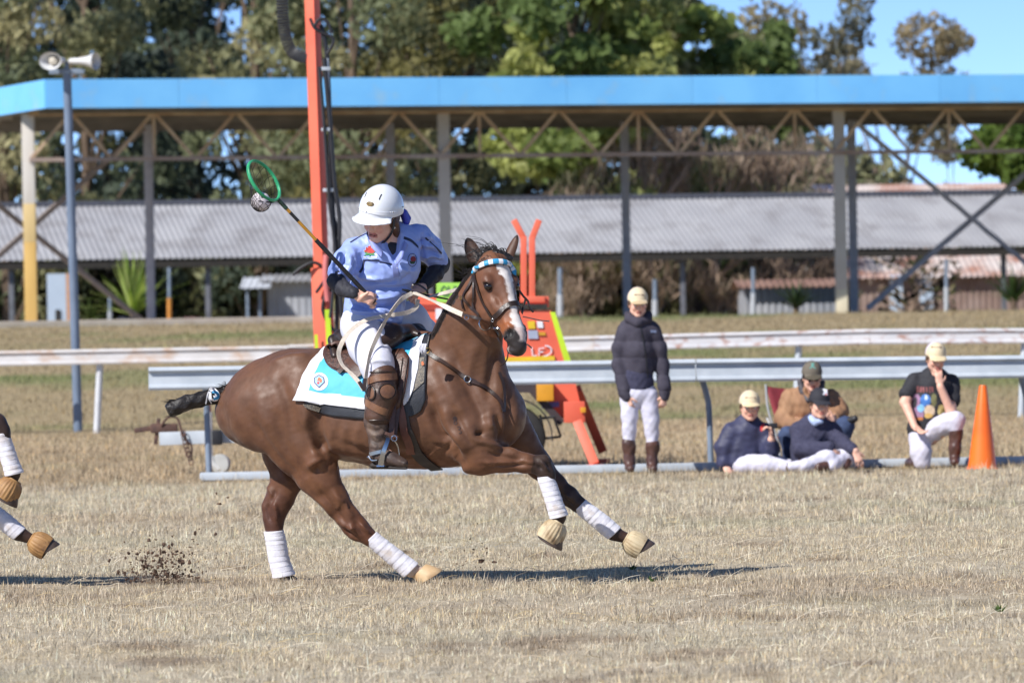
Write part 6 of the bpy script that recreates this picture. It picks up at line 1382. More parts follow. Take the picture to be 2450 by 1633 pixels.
# knee guard with straps and round pads
M_knee = mat('knee_guard_leather', srgb(88, 62, 48), srgb(64, 44, 36), rough=.42, scale=12, bump=.25, bscale=60)
F = Field(*bounds([H(860, 870, -.55), H(970, 1020, -.25)], .05), .006)
F.chain([(H(914, 900, -.385), 35.5*PX, .084, YN), (H(914, 945, -.40), 37*PX, .088, YN), (H(904, 995, -.405), 31.5*PX, .074, YN)], .01)
KG = skin('knee_guard', F, M_knee, b1, 2); KBV = bvh_of(KG)
for pl, wd in (([(882, 912), (900, 905), (925, 901), (948, 900)], .036), ([(876, 962), (892, 972), (910, 981), (926, 986)], .036)):
    p, n = strap_on(pl, .001, KBV, 6); mb = MB(); mb.strap(p, n, wd, .006); mb.build('guard_strap', M_tan, KG)
for c_, rx, ry in (((926, 936), 19, 18), ((889, 940), 9, 15)):
    patch('guard_pad', ellipse(*c_, rx * .86, ry * .86), .008, KBV, M_tan, KG, sub_=4); q = [drape(a, b, .005, KBV) for a, b in ellipse(*c_, rx, ry)]
    q = [p for p, n in q if p is not None]; mb = MB(); mb.tube(q, .0045, 7, closed=True); mb.build('pad_piping', M_leather, KG)
for v in (889, 1004):
    q = [drape(u, v + abs(u - 912) * .05, .002, KBV)[0] for u in np.linspace(884, 944, 9)]; q = [p for p in q if p is not None]; mb = MB(); mb.tube(q, .005, 7); mb.build('guard_piping', M_leather, KG)

# racquet and ball
T = thing('racquet', 'polocrosse racquet with green ring, black net and yellow-banded shaft', 'racquet', H(868, 702, -.47))
he = H(892, 719, -.42); hr_ = H(664, 476, -.62)
def sh_(f): return he + (hr_ - he) * f
for nm, f0_, f1_, r_, m in (('grip', 0, .60, .0115, mat('grip_tape', srgb(34, 34, 38), srgb(24, 24, 28), rough=.7, scale=60, bump=.6, bscale=120)), ('shaft_band', .60, .785, .0085, mat('yellow_cane', srgb(206, 150, 48), srgb(184, 126, 36), rough=.4, scale=20)), ('shaft_tape', .785, .87, .0088, M_black), ('shaft_band', .87, .905, .0088, MATS['yellow_cane']), ('whipping', .905, 1.0, .0105, mat('green_black_tape', srgb(48, 78, 62), srgb(28, 34, 32), rough=.6, scale=50))):
    mb = MB(); n_ = 24 if nm == 'grip' else 8; pts = [sh_(f0_ + (f1_ - f0_) * k / (n_ - 1)) for k in range(n_)]; mb.tube(pts, [r_ * (1 + (.05 * (k % 2) if nm in ('grip', 'whipping') else 0)) for k in range(n_)], 10); mb.build(nm, m, T)
mb = MB(); mb.ball(he, .017, 10, 8); mb.build('butt', M_black, T)
p_top = H(598, 389, -.66); p_bot = hr_; ctr = (p_top + p_bot) / 2; maj = p_bot - p_top; a_ = np.linalg.norm(maj) / 2; maj = nrm(maj)
mnr = nrm(A([.50, .82, .22]) - maj * (A([.50, .82, .22]) @ maj)); RGN = np.cross(maj, mnr); RGN = RGN if RGN[2] > 0 else -RGN
def rp(th, sc=1.0): return ctr + maj * (a_ * math.cos(th) * sc) + mnr * (.095 * math.sin(th) * sc)
ths = np.linspace(0, 2 * math.pi, 41)[:-1]
mb = MB(); mb.tube([rp(t_) for t_ in ths], .0, 9, closed=True, flat=[(.0072, .0105)] * 40, n=RGN); mb.build('ring', mat('green_ring', srgb(52, 158, 108), srgb(40, 138, 92), rough=.35, scale=20), T)
bc = H(624, 482, -.655); br = .050
def nett(th, f):
    "net cord from the ring (f=0) down round the ball to its underside (f=1)"
    a = rp(th, .97); bdir = nrm(A([math.cos(th), math.sin(th), 0])); d = a - ctr; hd = nrm(A([d[0], d[1], 0]) + 1e-6)
    side_ = bc + hd * (br * 1.06); low = bc - A([0, 0, br * 1.08])
    if f < .55: g = f / .55; return a * (1 - g) + side_ * g + A([0, 0, -.012 * math.sin(g * math.pi)])
    g = (f - .55) / .45; an = g * math.pi / 2; return bc + hd * (br * 1.07 * math.cos(an)) - A([0, 0, br * 1.07 * math.sin(an)])
mb = MB(); NN = 11
for k in range(NN):
    for s_ in (-1, 1):
        pts = []
        for j in range(17):
            f = j / 16; zig = (abs((f * 5) % 2 - 1) - .5) * s_ * (2 * math.pi / NN) * .95; pts.append(nett(2 * math.pi * k / NN + zig, f))
        mb.tube(pts, .0014, 4)
mb.build('net', mat('net_cord', srgb(34, 32, 32), rough=.7), T)
mb = MB(); mb.ball(bc, br, 22, 16); tag(mb.build('ball', mat('white_leather_ball', srgb(216, 206, 208), srgb(198, 188, 192), rough=.7, scale=30)), 'white ball held in the net of the racquet', 'ball')

# reins
T = thing('reins', 'cream webbing reins looped from the bit over the rider\'s thigh', 'reins', H(1000, 700, -.2))
def rein(nm, pl, wd, m=M_web, nv=(0, -1, .15)):
    sp = spline([H(*q) for q in pl], 9); n_ = len(sp); tw = [nrm(A(nv) + A([.5 * math.sin(i * .16), 0, .6 * math.cos(i * .13)])) for i in range(n_)]
    mb = MB(); mb.strap(sp, tw, wd, .0035); return mb.build(nm, m, T, split=70)
rein('rein', [(988, 700, -.19), (1020, 713, -.26), (1060, 731, -.38), (1107, 752, -.53)], .026, nv=(.2, -.9, .5))
rein('rein_leather', [(1107, 752, -.53), (1130, 758, -.55), (1150, 763, -.56)], .016, M_leather); ringmesh('buckle', H(1116, 759, -.55), A([.2, -1, .1]), .011, .0022, M_steel, T)
rein('rein_loop', [(986, 701, -.20), (959, 717, -.26), (930, 753, -.33), (912, 785, -.37), (898, 814, -.41), (885, 846, -.445), (877, 885, -.46), (873, 920, -.475), (871, 934, -.48)], .023, nv=(.7, -.8, 0))
rein('rein_loop', [(1000, 716, -.17), (995, 735, -.19), (975, 747, -.24), (945, 752, -.29), (915, 757, -.31), (888, 762, -.33), (862, 773, -.35), (836, 794, -.38), (818, 820, -.40), (810, 846, -.41), (818, 872, -.43), (838, 892, -.45), (860, 916, -.475), (870, 932, -.48)], .023, nv=(.3, -.8, .5))
rein('far_rein', [(1018, 712, -.13), (1045, 706, -.12), (1075, 698, -.1), (1100, 694, -.06), (1150, 710, -.12)], .022, nv=(0, -.6, .8))
mb = MB(); mb.strap([H(874, 905, -.49), H(872, 922, -.492), H(871, 936, -.492)], [A([0, -1.0, 0])] * 3, .018, .004); mb.build('buckle_keeper', M_leather, T)
mb = MB(); mb.strap([H(859, 912, -.488), H(866, 924, -.49), H(873, 934, -.49)], [A([0, -1.0, 0])] * 3, .018, .004); mb.build('buckle_keeper', M_leather, T)
T = thing('whip', 'short black whip held in the rein hand with a wrist loop', 'whip', H(990, 697, -.16))
mb = MB(); mb.tube([H(962, 692, -.2), H(974, 695, -.19), H(990, 700, -.165), H(1080, 717, -.05)], [.004, .0085, .007, .004], 8); mb.build('shaft', M_black, T)
mb = MB(); q = spline([H(985, 690, -.2), H(990, 680, -.2), H(1004, 683, -.17), H(1020, 694, -.13), H(1024, 702, -.12)], 5); mb.strap(q, [A([-.2, -.8, .5])] * len(q), .010, .004); mb.build('wrist_loop', M_leather, T)
# ------------------------------------------------------------------ spectators
def spectator(label, Y, head, body, clothes, skin_tone=SKIN, capc=None, brim=None, logo=None, glasses=False, hands=(), vox=.0085, hair=None, headscale=1.0):
    pxm = FPX / Y; K = lambda u, v, dy=0.0: P(u, v, Y + dy)
    allp = [K(q[0], q[1], q[3]) for ch in body for q in ch] + [K(*head['c'])]
    root = A(allp).mean(0); root[2] = 0; T = thing('person', label, 'person', root)
    F = Field(*bounds(allp, .22), vox); s = headscale
    X, ax = head_sdf(F, K(*head['c']), head['f'], head.get('up', (0, 0, 1)), s, K(*head['neck']), .05)
    for ch in body: F.chain([(K(q[0], q[1], q[3]), q[2] / pxm, q[2] / pxm, YN) for q in ch], .025)
    for h in hands: hand_sdf(F, K(*h['w']), h['d'], h['palm'], h.get('curl', (.4, .5, .4)), 1.02, side=h.get('side', 1))
    g = face_cols(X, ax, s)
    skin('body', F, M_skin, T, 1, lambda p, n: g(p, A(skin_tone)[None] * np.ones((len(p), 1))))
    if not glasses: eyes(X, s, T)
    else:
        mb = MB()
        for k in (-1, 1): mb.ball(X(.031 * k, .088, .0), (.024, .010, .017), 12, 8, ax)
        mb.tube([X(-.08, .02, .006), X(-.06, .075, .004), X(0, .098, .004), X(.06, .075, .004), X(.08, .02, .006)], .004, 6); mb.build('sunglasses', mat('dark_lens', srgb(22, 22, 26), rough=.15), T)
    if hair:
        Fh = Field(*bounds([X(-.13, -.15, -.1), X(.13, .13, .15), X(.13, -.15, .15), X(-.13, .13, -.1)], .02), .009); Fh.ell(X(0, -.022, .035), A([.084, .098, .092]) * s, ax, .01)
        for k in (-1, 1): Fh.seg(X(.072 * k, -.015, .0), X(.070 * k, -.03, -.035), .022, .016, ax[0], .02)
        skin('hair', Fh, mat('hair_' + hair, *( (srgb(92, 66, 48), srgb(66, 46, 36)) if hair == 'brown' else (srgb(60, 50, 44), srgb(44, 38, 34)))), T, 1)
    if capc:
        Fc = Field(*bounds([X(-.14, -.15, .0), X(.14, .24, .19), X(.14, -.15, .19), X(-.14, .24, .0)], .02), .008)
        Fc.ell(X(0, -.012, .046), A([.094, .110, .108]) * s, ax, .01); Fc.plane(X(0, 0, .030), -ax[2] + ax[1] * .0, .006)
        for a in np.linspace(-.85, .85, 9): Fc.seg(X(.075 * math.sin(a), .085 * math.cos(a), .036), X(.085 * math.sin(a), .158 * math.cos(a) + .01, .020), (.022, .006), (.020, .005), ax[2], .006)
        cf = A(capc[0]); cb = A(capc[1]); cbr = A(brim or capc[0])
        def cc(p, n):
            q = p - X(0, 0, .04); fr = (q @ ax[1]) > .0; c = np.where(fr[:, None], cf[None], cb[None]); return np.where(((q @ ax[1]) > .098)[:, None], cbr[None], c)
        cap_ = skin('cap', Fc, mat('cap_cloth', (1, 1, 1), (.9, .9, .9), attr=True, rough=.8, scale=30, bump=.1), T, 1, cc)
        cb_ = bvh_of(cap_)
        if logo: 
            for nm, poly, m in logo: patch(nm, poly, .004, cb_, m, cap_, sub_=1)
    objs = {}
    for c in clothes:
        pts = [K(q[0], q[1], q[3]) for ch in c['ch'] for q in ch]; Fc = Field(*bounds(pts, max(q[2] for ch in c['ch'] for q in ch) / pxm + .05), c.get('vox', .010))
        for ch in c['ch']: Fc.chain([(K(q[0], q[1], q[3]), q[2] / pxm, (q[4] if len(q) > 4 else q[2]) / pxm, YN) for q in ch], c.get('k', .03))
        for q in c.get('cut', []): Fc.ell(K(q[0], q[1], q[3]), q[2] / pxm, None, .01, cut=True)
        objs[c['name']] = skin(c['name'], Fc, c['m'], T, 2, c.get('cols'), c.get('disp', lambda p, n: .005 * wobble(p, 22, 5)))
    return T, K, objs, X, ax
M_puff = mat('charcoal_puffer', srgb(72, 69, 80), srgb(60, 57, 68), rough=.85, spec=.2, scale=12, bump=.1)
M_bree = mat('white_riding_trousers', srgb(206, 204, 218), srgb(194, 192, 208), rough=.8, scale=8)
M_bbrown = mat('brown_riding_boot', srgb(92, 64, 56), srgb(66, 46, 42), rough=.4, scale=9)
M_navy = mat('navy_jacket', srgb(58, 60, 90), srgb(46, 48, 74), rough=.6, scale=10, bump=.15)
M_navyk = mat('navy_knit', srgb(62, 62, 84), srgb(50, 50, 72), rough=.9, scale=40, bump=.2)
M_tanj = mat('tan_canvas_jacket', srgb(160, 122, 90), srgb(134, 98, 72), rough=.8, scale=6, bump=.15)
M_jean = mat('denim', srgb(62, 78, 112), srgb(44, 56, 86), rough=.85, scale=14, bump=.1)
M_tee = mat('black_tee', (1, 1, 1), (.85, .85, .85), attr=True, rough=.8, scale=14, bump=.1)
CREAM = srgb(222, 204, 170); PINKM = srgb(206, 196, 206)
capline = lambda u0, u1, v: [('cap_lettering', [(u0, v), (u1, v + 1), (u1, v + 5), (u0, v + 4)], mat('cap_print', srgb(120, 96, 80)))]
# standing
Y1 = 41.9
quilt = lambda p, n: .013 * np.abs(np.sin((p[:, 2] - .012 * wobble(p, 9, 2)) * 21)) ** .45 - .012 + .003 * wobble(p, 30, 3)
T, K, o, X, ax = spectator('person standing in dark puffer jacket, white trousers and brown boots by the rail', Y1, dict(c=(1526, 727, -.02), f=A([.10, -.98, -.12]), neck=(1528, 772, .03)),
 [[(1528, 775, 22, .02), (1527, 860, 26, .02), (1528, 930, 24, .02)], [(1508, 935, 16, .02), (1506, 1005, 12, .0), (1504, 1085, 9, .02), (1506, 1116, 7, 0)], [(1548, 935, 16, .02), (1558, 1005, 12, .0), (1561, 1085, 9, .02), (1560, 1116, 7, 0)], [(1500, 790, 11, .02), (1483, 868, 10, .02), (1500, 945, 8, -.05)], [(1558, 790, 11, .02), (1584, 868, 10, .04), (1588, 940, 8, .0)]],
 [dict(name='puffer_jacket', m=M_puff, ch=[[(1528, 766, 25, .02), (1527, 788, 38, .02, 32), (1526, 840, 41, .02, 34), (1528, 893, 36, .02, 32)], [(1498, 786, 21, .02), (1484, 830, 20, .02), (1482, 872, 18, .02), (1494, 935, 16, -.04), (1500, 950, 12, -.05)], [(1560, 787, 21, .02), (1576, 830, 19, .03), (1584, 875, 17, .04), (1590, 930, 16, .0), (1589, 948, 12, .0)]], disp=quilt, cut=[(1527, 742, 21, -.06)]),
  dict(name='collar', m=M_puff, ch=[[(1502, 752, 9, .03), (1506, 764, 12, -.03), (1526, 772, 12, -.08), (1548, 765, 12, -.03), (1553, 752, 9, .03)]], vox=.009, k=.02, disp=lambda p, n: .003 * wobble(p, 30, 3)),
  dict(name='shirt_hem', m=M_navyk, ch=[[(1525, 895, 37, .02, 32), (1527, 916, 37, .02, 32)]]),
  dict(name='trousers', m=M_bree, ch=[[(1527, 925, 36, .02, 28), (1526, 940, 36, .02, 30)], [(1506, 945, 25, .02), (1506, 1000, 19, .0), (1505, 1054, 15, .01)], [(1550, 945, 25, .02), (1558, 1005, 19, .0), (1561, 1058, 15, .01)]], k=.02),
  dict(name='boot', m=M_bbrown, ch=[[(1504, 1058, 17, .01), (1506, 1095, 14, .02), (1507, 1116, 12, .0)], [(1507, 1118, 11, .0), (1509, 1121, 9, -.13)]], k=.015, vox=.008), dict(name='boot', m=M_bbrown, ch=[[(1562, 1062, 17, .01), (1560, 1095, 14, .02), (1560, 1116, 12, .0)], [(1560, 1118, 11, .0), (1564, 1121, 9, -.13)]], k=.015, vox=.008)],
 capc=(CREAM, srgb(200, 190, 196)), brim=srgb(196, 172, 136), logo=capline(1518, 1540, 703), hair='brown', hands=[dict(w=(1501, 946, -.05), d=A([.15, -.1, -.9]), palm=A([.5, .8, .1]), side=1, curl=(.8, 1.0, .6)), dict(w=(1589, 944, 0), d=A([-.1, -.1, -.9]), palm=A([-.5, .8, .1]), side=-1, curl=(.8, 1.0, .6))], headscale=.98)
jb = bvh_of(o['puffer_jacket'])
p, n = strap_on([(1533, 782), (1540, 820), (1546, 860), (1550, 902)], .002, jb); mb = MB(); mb.strap(p, n, .012, .003); mb.build('zip', M_black, o['puffer_jacket'])
patch('chest_logo', [(1556, 789), (1570, 790), (1570, 796), (1556, 795)], .003, jb, mat('logo_grey_blue', srgb(120, 130, 158)), o['puffer_jacket'], sub_=1)
# sitting, navy jacket and cream cap
T, K, o, X, ax = spectator('person in navy jacket and cream cap sitting on the grass with legs stretched out', 41.9, dict(c=(1794, 974, -.02), f=A([.05, -.99, -.05]), neck=(1792, 1020, .06)),
 [[(1790, 1025, 26, .06), (1775, 1075, 34, .08), (1765, 1105, 30, .08)], [(1758, 1032, 11, .04), (1734, 1070, 11, .02), (1738, 1112, 9, -.02)], [(1824, 1034, 11, .05), (1842, 1076, 11, -.02), (1846, 1050, 9, -.1)], [(1775, 1108, 24, .02), (1838, 1112, 17, -.15), (1890, 1116, 12, -.2)], [(1790, 1108, 22, .1), (1850, 1108, 16, .05), (1905, 1114, 11, .0)]],
 [dict(name='jacket', m=M_navy, ch=[[(1792, 1018, 30, .06), (1788, 1035, 44, .06, 34), (1774, 1080, 52, .08, 40), (1766, 1106, 44, .08, 38)], [(1752, 1032, 24, .04), (1733, 1072, 23, .02), (1732, 1105, 19, .0)], [(1828, 1032, 24, .05), (1843, 1075, 21, -.02), (1845, 1058, 15, -.07)]], disp=lambda p, n: .009 * wobble(p, 13, 4) + .003 * wobble(p, 30, 7), cut=[(1793, 993, 20, -.09)]),
  dict(name='trousers', m=M_bree, ch=[[(1768, 1110, 26, .02), (1836, 1110, 22, -.14), (1888, 1116, 14, -.2)], [(1790, 1108, 24, .1), (1850, 1106, 20, .05), (1900, 1114, 13, .0)]]), dict(name='boot', m=M_bbrown, ch=[[(1885, 1116, 14, -.2), (1912, 1116, 12, -.2), (1918, 1106, 9, -.22)]])],
 capc=(CREAM, srgb(206, 196, 198)), brim=srgb(224, 204, 164), logo=capline(1783, 1808, 949), hair='brown', hands=[dict(w=(1846, 1048, -.1), d=A([-.1, -.2, .95]), palm=A([-.8, -.2, 0]), curl=(.8, .9, .7)), dict(w=(1736, 1112, -.02), d=A([.2, -.6, -.6]), palm=A([0, .3, -.9]))])
jb = bvh_of(o['jacket']); patch('red_emblem', ellipse(1824, 1022, 5, 10, 10, .3), .003, jb, mat('emblem_red', srgb(206, 58, 56)), o['jacket'], sub_=2)
p = K(1850, 1018, -.12); mb = MB(); mb.box(p, (.075, .02, .05), bev=.006); tag(mb.build('phone', M_black), 'small black phone held up by the person in navy jacket', 'phone')
# sitting cross-legged, dark cap
T, K, o, X, ax = spectator('person in navy jumper and black cap sitting cross-legged on the grass', 41.7, dict(c=(1961, 968, -.05), f=A([.18, -.97, -.10]), neck=(1950, 1012, .05)),
 [[(1948, 1020, 26, .06), (1935, 1070, 32, .1), (1930, 1105, 30, .1)], [(1918, 1032, 11, .05), (1922, 1070, 11, -.04), (1988, 1072, 9, -.2)], [(1984, 1030, 11, .05), (2016, 1060, 11, -.04), (2046, 1078, 9, -.2)], [(1930, 1106, 24, .05), (1978, 1098, 13, -.2), (1915, 1114, 9, -.3)], [(1945, 1106, 24, .1), (2020, 1097, 13, -.1), (1985, 1114, 8, -.27)]],
 [dict(name='jumper', m=M_navyk, ch=[[(1952, 1014, 28, .05), (1948, 1032, 44, .06, 34), (1938, 1075, 46, .09, 38), (1932, 1108, 40, .1, 36)], [(1912, 1030, 24, .05), (1918, 1070, 22, -.02), (1945, 1074, 19, -.1), (1984, 1070, 15, -.19)], [(1988, 1028, 22, .05), (2016, 1060, 19, -.04), (2040, 1074, 14, -.18)]], cut=[(1958, 992, 18, -.1)]),
  dict(name='shirt_collar', m=mat('pale_blue_shirt', srgb(172, 190, 226)), ch=[[(1940, 998, 7, -.03), (1950, 1010, 9, -.07), (1964, 1008, 6, -.08)]], vox=.007, k=.01),
  dict(name='trousers', m=M_bree, ch=[[(1930, 1106, 26, .05), (1980, 1096, 22, -.2), (1925, 1113, 14, -.3), (1895, 1114, 12, -.3)], [(1945, 1106, 26, .1), (2022, 1094, 21, -.1), (1992, 1112, 14, -.26)]]), dict(name='boot', m=M_bbrown, ch=[[(1975, 1113, 14, -.26), (1958, 1116, 11, -.3)]], vox=.009), dict(name='boot', m=M_bbrown, ch=[[(2024, 1104, 13, -.16), (2022, 1114, 12, -.18)]], vox=.009)],
 capc=(srgb(40, 40, 48), srgb(34, 34, 42)), brim=srgb(46, 46, 54), logo=[('cap_patch', [(1968, 930), (1979, 931), (1979, 946), (1968, 944)], mat('cap_white', srgb(206, 208, 216))), ('cap_patch', [(1972, 931), (1980, 932), (1980, 946), (1974, 945)], mat('cap_red', srgb(206, 48, 44)))], hair='brown', hands=[dict(w=(1990, 1073, -.2), d=A([.25, -.3, -.9]), palm=A([-.2, .9, 0])), dict(w=(2047, 1078, -.2), d=A([.25, -.3, -.85]), palm=A([-.2, .9, 0]))])
# man in the camp chair
T, K, o, X, ax = spectator('person in tan jacket, green cap and sunglasses leaning forward in a camp chair', 42.7, dict(c=(1943, 903, -.18), f=A([.05, -.97, -.2]), neck=(1938, 946, -.05)),
 [[(1938, 955, 28, -.04), (1930, 1000, 32, .04), (1922, 1045, 32, .1)], [(1897, 960, 11, -.02), (1876, 1006, 11, -.06), (1975, 1012, 9, -.32)], [(1980, 958, 11, -.02), (2006, 983, 11, -.1), (1992, 1008, 9, -.32)], [(1910, 1050, 24, .05), (1888, 1040, 18, -.36), (1890, 1105, 12, -.34)], [(1940, 1050, 24, .05), (2022, 1020, 18, -.32), (2010, 1100, 12, -.3)]],
 [dict(name='jacket', m=M_tanj, ch=[[(1938, 944, 30, -.05), (1938, 960, 46, -.04, 36), (1926, 1005, 48, .03, 40), (1920, 1042, 42, .08, 38)], [(1893, 955, 26, -.02), (1876, 1005, 23, -.06), (1892, 1016, 18, -.15), (1955, 1012, 14, -.29)], [(1985, 955, 26, -.02), (2008, 982, 22, -.09), (1996, 1003, 15, -.28)]], disp=lambda p, n: .009 * wobble(p, 18, 4), cut=[(1940, 930, 18, -.2)]),
  dict(name='collar', m=mat('charcoal_collar', srgb(70, 66, 72)), ch=[[(1914, 912, 7, -.1), (1922, 940, 9, -.12), (1934, 958, 8, -.16)], [(1968, 915, 7, -.1), (1962, 942, 8, -.14)]], vox=.009, k=.01),
  dict(name='jeans', m=M_jean, ch=[[(1910, 1050, 28, .05), (1886, 1042, 22, -.36), (1890, 1100, 15, -.34)], [(1940, 1050, 28, .05), (2022, 1018, 22, -.32), (2012, 1060, 17, -.32), (2008, 1100, 15, -.3)]]), dict(name='shoe', m=M_black, ch=[[(2030, 1008, 9, -.36), (2046, 1002, 8, -.4)]], vox=.008), dict(name='shoe', m=M_black, ch=[[(1890, 1110, 12, -.34), (1894, 1114, 10, -.46)]], vox=.009)],
 capc=(srgb(104, 96, 84), srgb(92, 86, 76)), brim=srgb(86, 78, 64), logo=[('cap_emblem', [(1941, 868), (1948, 868), (1947, 876), (1952, 882), (1936, 882), (1941, 876)], mat('cap_teal', srgb(96, 150, 140)))], hair='dark', glasses=True, hands=[dict(w=(1970, 1010, -.32), d=A([.8, -.3, .2]), palm=A([0, .9, .2]), curl=(.8, .9, .6)), dict(w=(1994, 1006, -.33), d=A([-.5, -.3, .2]), palm=A([0, .9, .2]), curl=(.8, .9, .6), side=-1)])
# camp chair
C0 = lambda u, v, dy=0.0: P(u, v, 42.9 + dy)
T = thing('camp_chair', 'folding camp chair with maroon canvas back and grey tube legs', 'chair', C0(1900, 1110))
mb = MB(); a = [C0(1832, 924, .28), C0(1950, 924, .34), C0(1945, 1015, .1), C0(1856, 1008, .02)]
NB = 8; vs = []
for j in range(NB + 1):
    for i in range(NB + 1):
        s_, t_ = i / NB, j / NB; q = (a[0] * (1 - s_) + a[1] * s_) * (1 - t_) + (a[3] * (1 - s_) + a[2] * s_) * t_; q = q + A([0, .05 * math.sin(math.pi * s_) + 0, -.025 * math.sin(math.pi * s_) * (1 - t_)]); vs.append(q)
mb.add(vs, [(j*(NB+1)+i, j*(NB+1)+i+1, (j+1)*(NB+1)+i+1, (j+1)*(NB+1)+i) for j in range(NB) for i in range(NB)]); bk = mb.build('back', mat('maroon_canvas', srgb(134, 44, 52), srgb(112, 34, 44), rough=.8, scale=8), T); so = bk.modifiers.new('thickness', 'SOLIDIFY'); so.thickness = .006
mb = MB(); mb.bar(C0(1856, 1046, .0), C0(1960, 1050, .05), .42, .012); mb.build('seat', MATS['maroon_canvas'], T, smooth=False)
for pts in ([(1832, 920, .28), (1838, 980, .12), (1862, 1060, -.1), (1868, 1112, -.18)], [(1838, 1112, .3), (1842, 1060, .16), (1870, 1030, -.2)], [(1835, 1000, .12), (1862, 1062, .0), (1856, 1112, .3)], [(1950, 922, .34), (1952, 1060, 0), (1955, 1112, -.1)], [(1862, 1030, -.15), (1885, 1055, -.25), (1912, 1112, .2)]):
    q = [C0(*z) for z in pts]; q[-1][2] = max(q[-1][2], .012); mb = MB(); mb.tube(spline(q, 4), .011, 8); mb.build('leg', mat('chair_tube', srgb(150, 152, 154), rough=.4), T)
# kneeling
TEE = srgb(42, 42, 48)
def teecol(p, nn):
    c = A(TEE)[None] * np.ones((len(p), 1)); u, v = PROJ(p); near = nn[:, 1] < .3
    def bl(col, pl): 
        nonlocal c; c = np.where((inpoly(u, v, pl) & near)[:, None], A(col)[None], c)
    bl(srgb(150, 116, 146), ellipse(2191, 963, 11, 22, 16, .15)); bl(TEE, ellipse(2189, 962, 5, 14, 14, .15)); bl(srgb(150, 116, 146), ellipse(2196, 990, 15, 12)); bl(srgb(64, 116, 186), ellipse(2214, 957, 13, 15)); bl(srgb(130, 186, 226), ellipse(2203, 976, 9, 9)); bl(srgb(214, 190, 160), ellipse(2224, 982, 13, 14)); bl(srgb(206, 168, 96), ellipse(2222, 994, 10, 6)); bl(srgb(120, 118, 80), ellipse(2234, 956, 7, 16)); bl(srgb(214, 200, 130), ellipse(2252, 982, 9, 14)); bl(srgb(190, 118, 62), ellipse(2199, 1001, 10, 4)); bl(srgb(196, 210, 232), ellipse(2216, 950, 4, 6))
    for k in range(6): bl(srgb(152, 92, 92), [(2193 + 7.2*k, 925 + (k % 2)), (2197.5 + 7.2*k, 924), (2198 + 7.2*k, 938), (2193.5 + 7.2*k, 939 - (k % 2) * 2)])
    return c
T, K, o, X, ax = spectator('person in black printed t-shirt and cream cap kneeling on one knee, hand at mouth', 42.2, dict(c=(2239, 858, -.02), f=A([.12, -.96, -.22]), neck=(2236, 905, .05)),
 [[(2234, 905, 26, .05), (2226, 960, 32, .06), (2212, 1025, 30, .08)], [(2185, 915, 15, .05), (2165, 962, 12, .0), (2188, 1020, 8, -.14)], [(2275, 920, 15, .05), (2276, 985, 12, -.12), (2250, 925, 9, -.17)], [(2200, 1040, 24, .06), (2205, 1100, 18, -.02), (2195, 1108, 8, .4)], [(2225, 1040, 24, .06), (2284, 1012, 13, -.25), (2286, 1060, 9, -.24), (2284, 1098, 7, -.24)]],
 [dict(name='tshirt', m=M_tee, ch=[[(2236, 900, 26, .05), (2234, 918, 42, .05, 32), (2228, 965, 46, .06, 36), (2212, 1026, 42, .08, 36)], [(2190, 912, 22, .05), (2170, 942, 19, .03)], [(2276, 916, 22, .05), (2278, 958, 19, -.04)]], cols=teecol, vox=.009, cut=[(2240, 884, 16, -.06)]),
  dict(name='trousers', m=M_bree, ch=[[(2200, 1040, 27, .06), (2203, 1085, 25, -.02), (2206, 1104, 20, -.03)], [(2222, 1036, 27, .06), (2262, 1015, 25, -.14), (2286, 1006, 22, -.25), (2287, 1022, 18, -.25)]]),
  dict(name='boot', m=M_bbrown, ch=[[(2288, 1030, 17, -.25), (2285, 1070, 14, -.24), (2284, 1098, 12, -.24)], [(2284, 1102, 11, -.24), (2284, 1105, 9, -.36)]], vox=.009), dict(name='boot', m=M_bbrown, ch=[[(2198, 1106, 15, .08), (2176, 1106, 12, .4)]], vox=.009)],
 capc=(CREAM, srgb(196, 186, 206)), brim=srgb(216, 196, 158), logo=capline(2228, 2252, 828), hair='brown', hands=[dict(w=(2188, 1018, -.14), d=A([.5, -.4, -.5]), palm=A([.2, -.5, .8])), dict(w=(2249, 920, -.17), d=A([-.1, .1, .95]), palm=A([-.2, .9, 0]), curl=(.3, .5, .4), side=-1)])
# cone
b = P(2350, 1122, 41.8); b[2] = 0; tp = P(2352, 921, 41.8)
mb = MB(); ax_ = tp - b; ln = np.linalg.norm(ax_); mb.lathe(b, ax_, [(0, .150), (.015, .150), (.02, .128), (ln * .5, .082), (ln - .01, .034), (ln, .030), (ln, .024), (ln - .03, .024)], 32)
tag(mb.build('traffic_cone', mat('orange_plastic', srgb(240, 114, 36), srgb(232, 100, 30), rough=.4, scale=4, spec=.5), split=60), 'plain orange plastic cone standing in the grass beside the kneeling person', 'cone')
# ------------------------------------------------------------------ orange trailer lift with mast
MY = 44.6; Z = lambda u, v, dy=0.0: P(u, v, MY + dy)
M_or = mat('orange_red_paint', srgb(230, 112, 84), srgb(218, 98, 74), rough=.55, scale=2, spec=.4); M_or = MATS['orange_red_paint']; M_lime = mat('lime_reflective', srgb(196, 226, 48), rough=.5); M_yel = mat('yellow_tape', srgb(232, 196, 44), rough=.5)
T = thing('trailer_lift', 'orange towable lift with tall mast, forked boom rest and splayed outrigger legs', 'lift', (Z(1100, 1110)[0], MY, 0))
def part(nm, m, f, split=35): mb = MB(); f(mb); return mb.build(nm, m, T, split=split)
ax2 = A([[math.cos(R(28)), -math.sin(R(28)), 0], [math.sin(R(28)), math.cos(R(28)), 0], [0, 0, 1.0]])
mt = Z(740, -160, 0); mbm = Z(774, 838, 0); mbm2 = Z(782, 1000, 0)
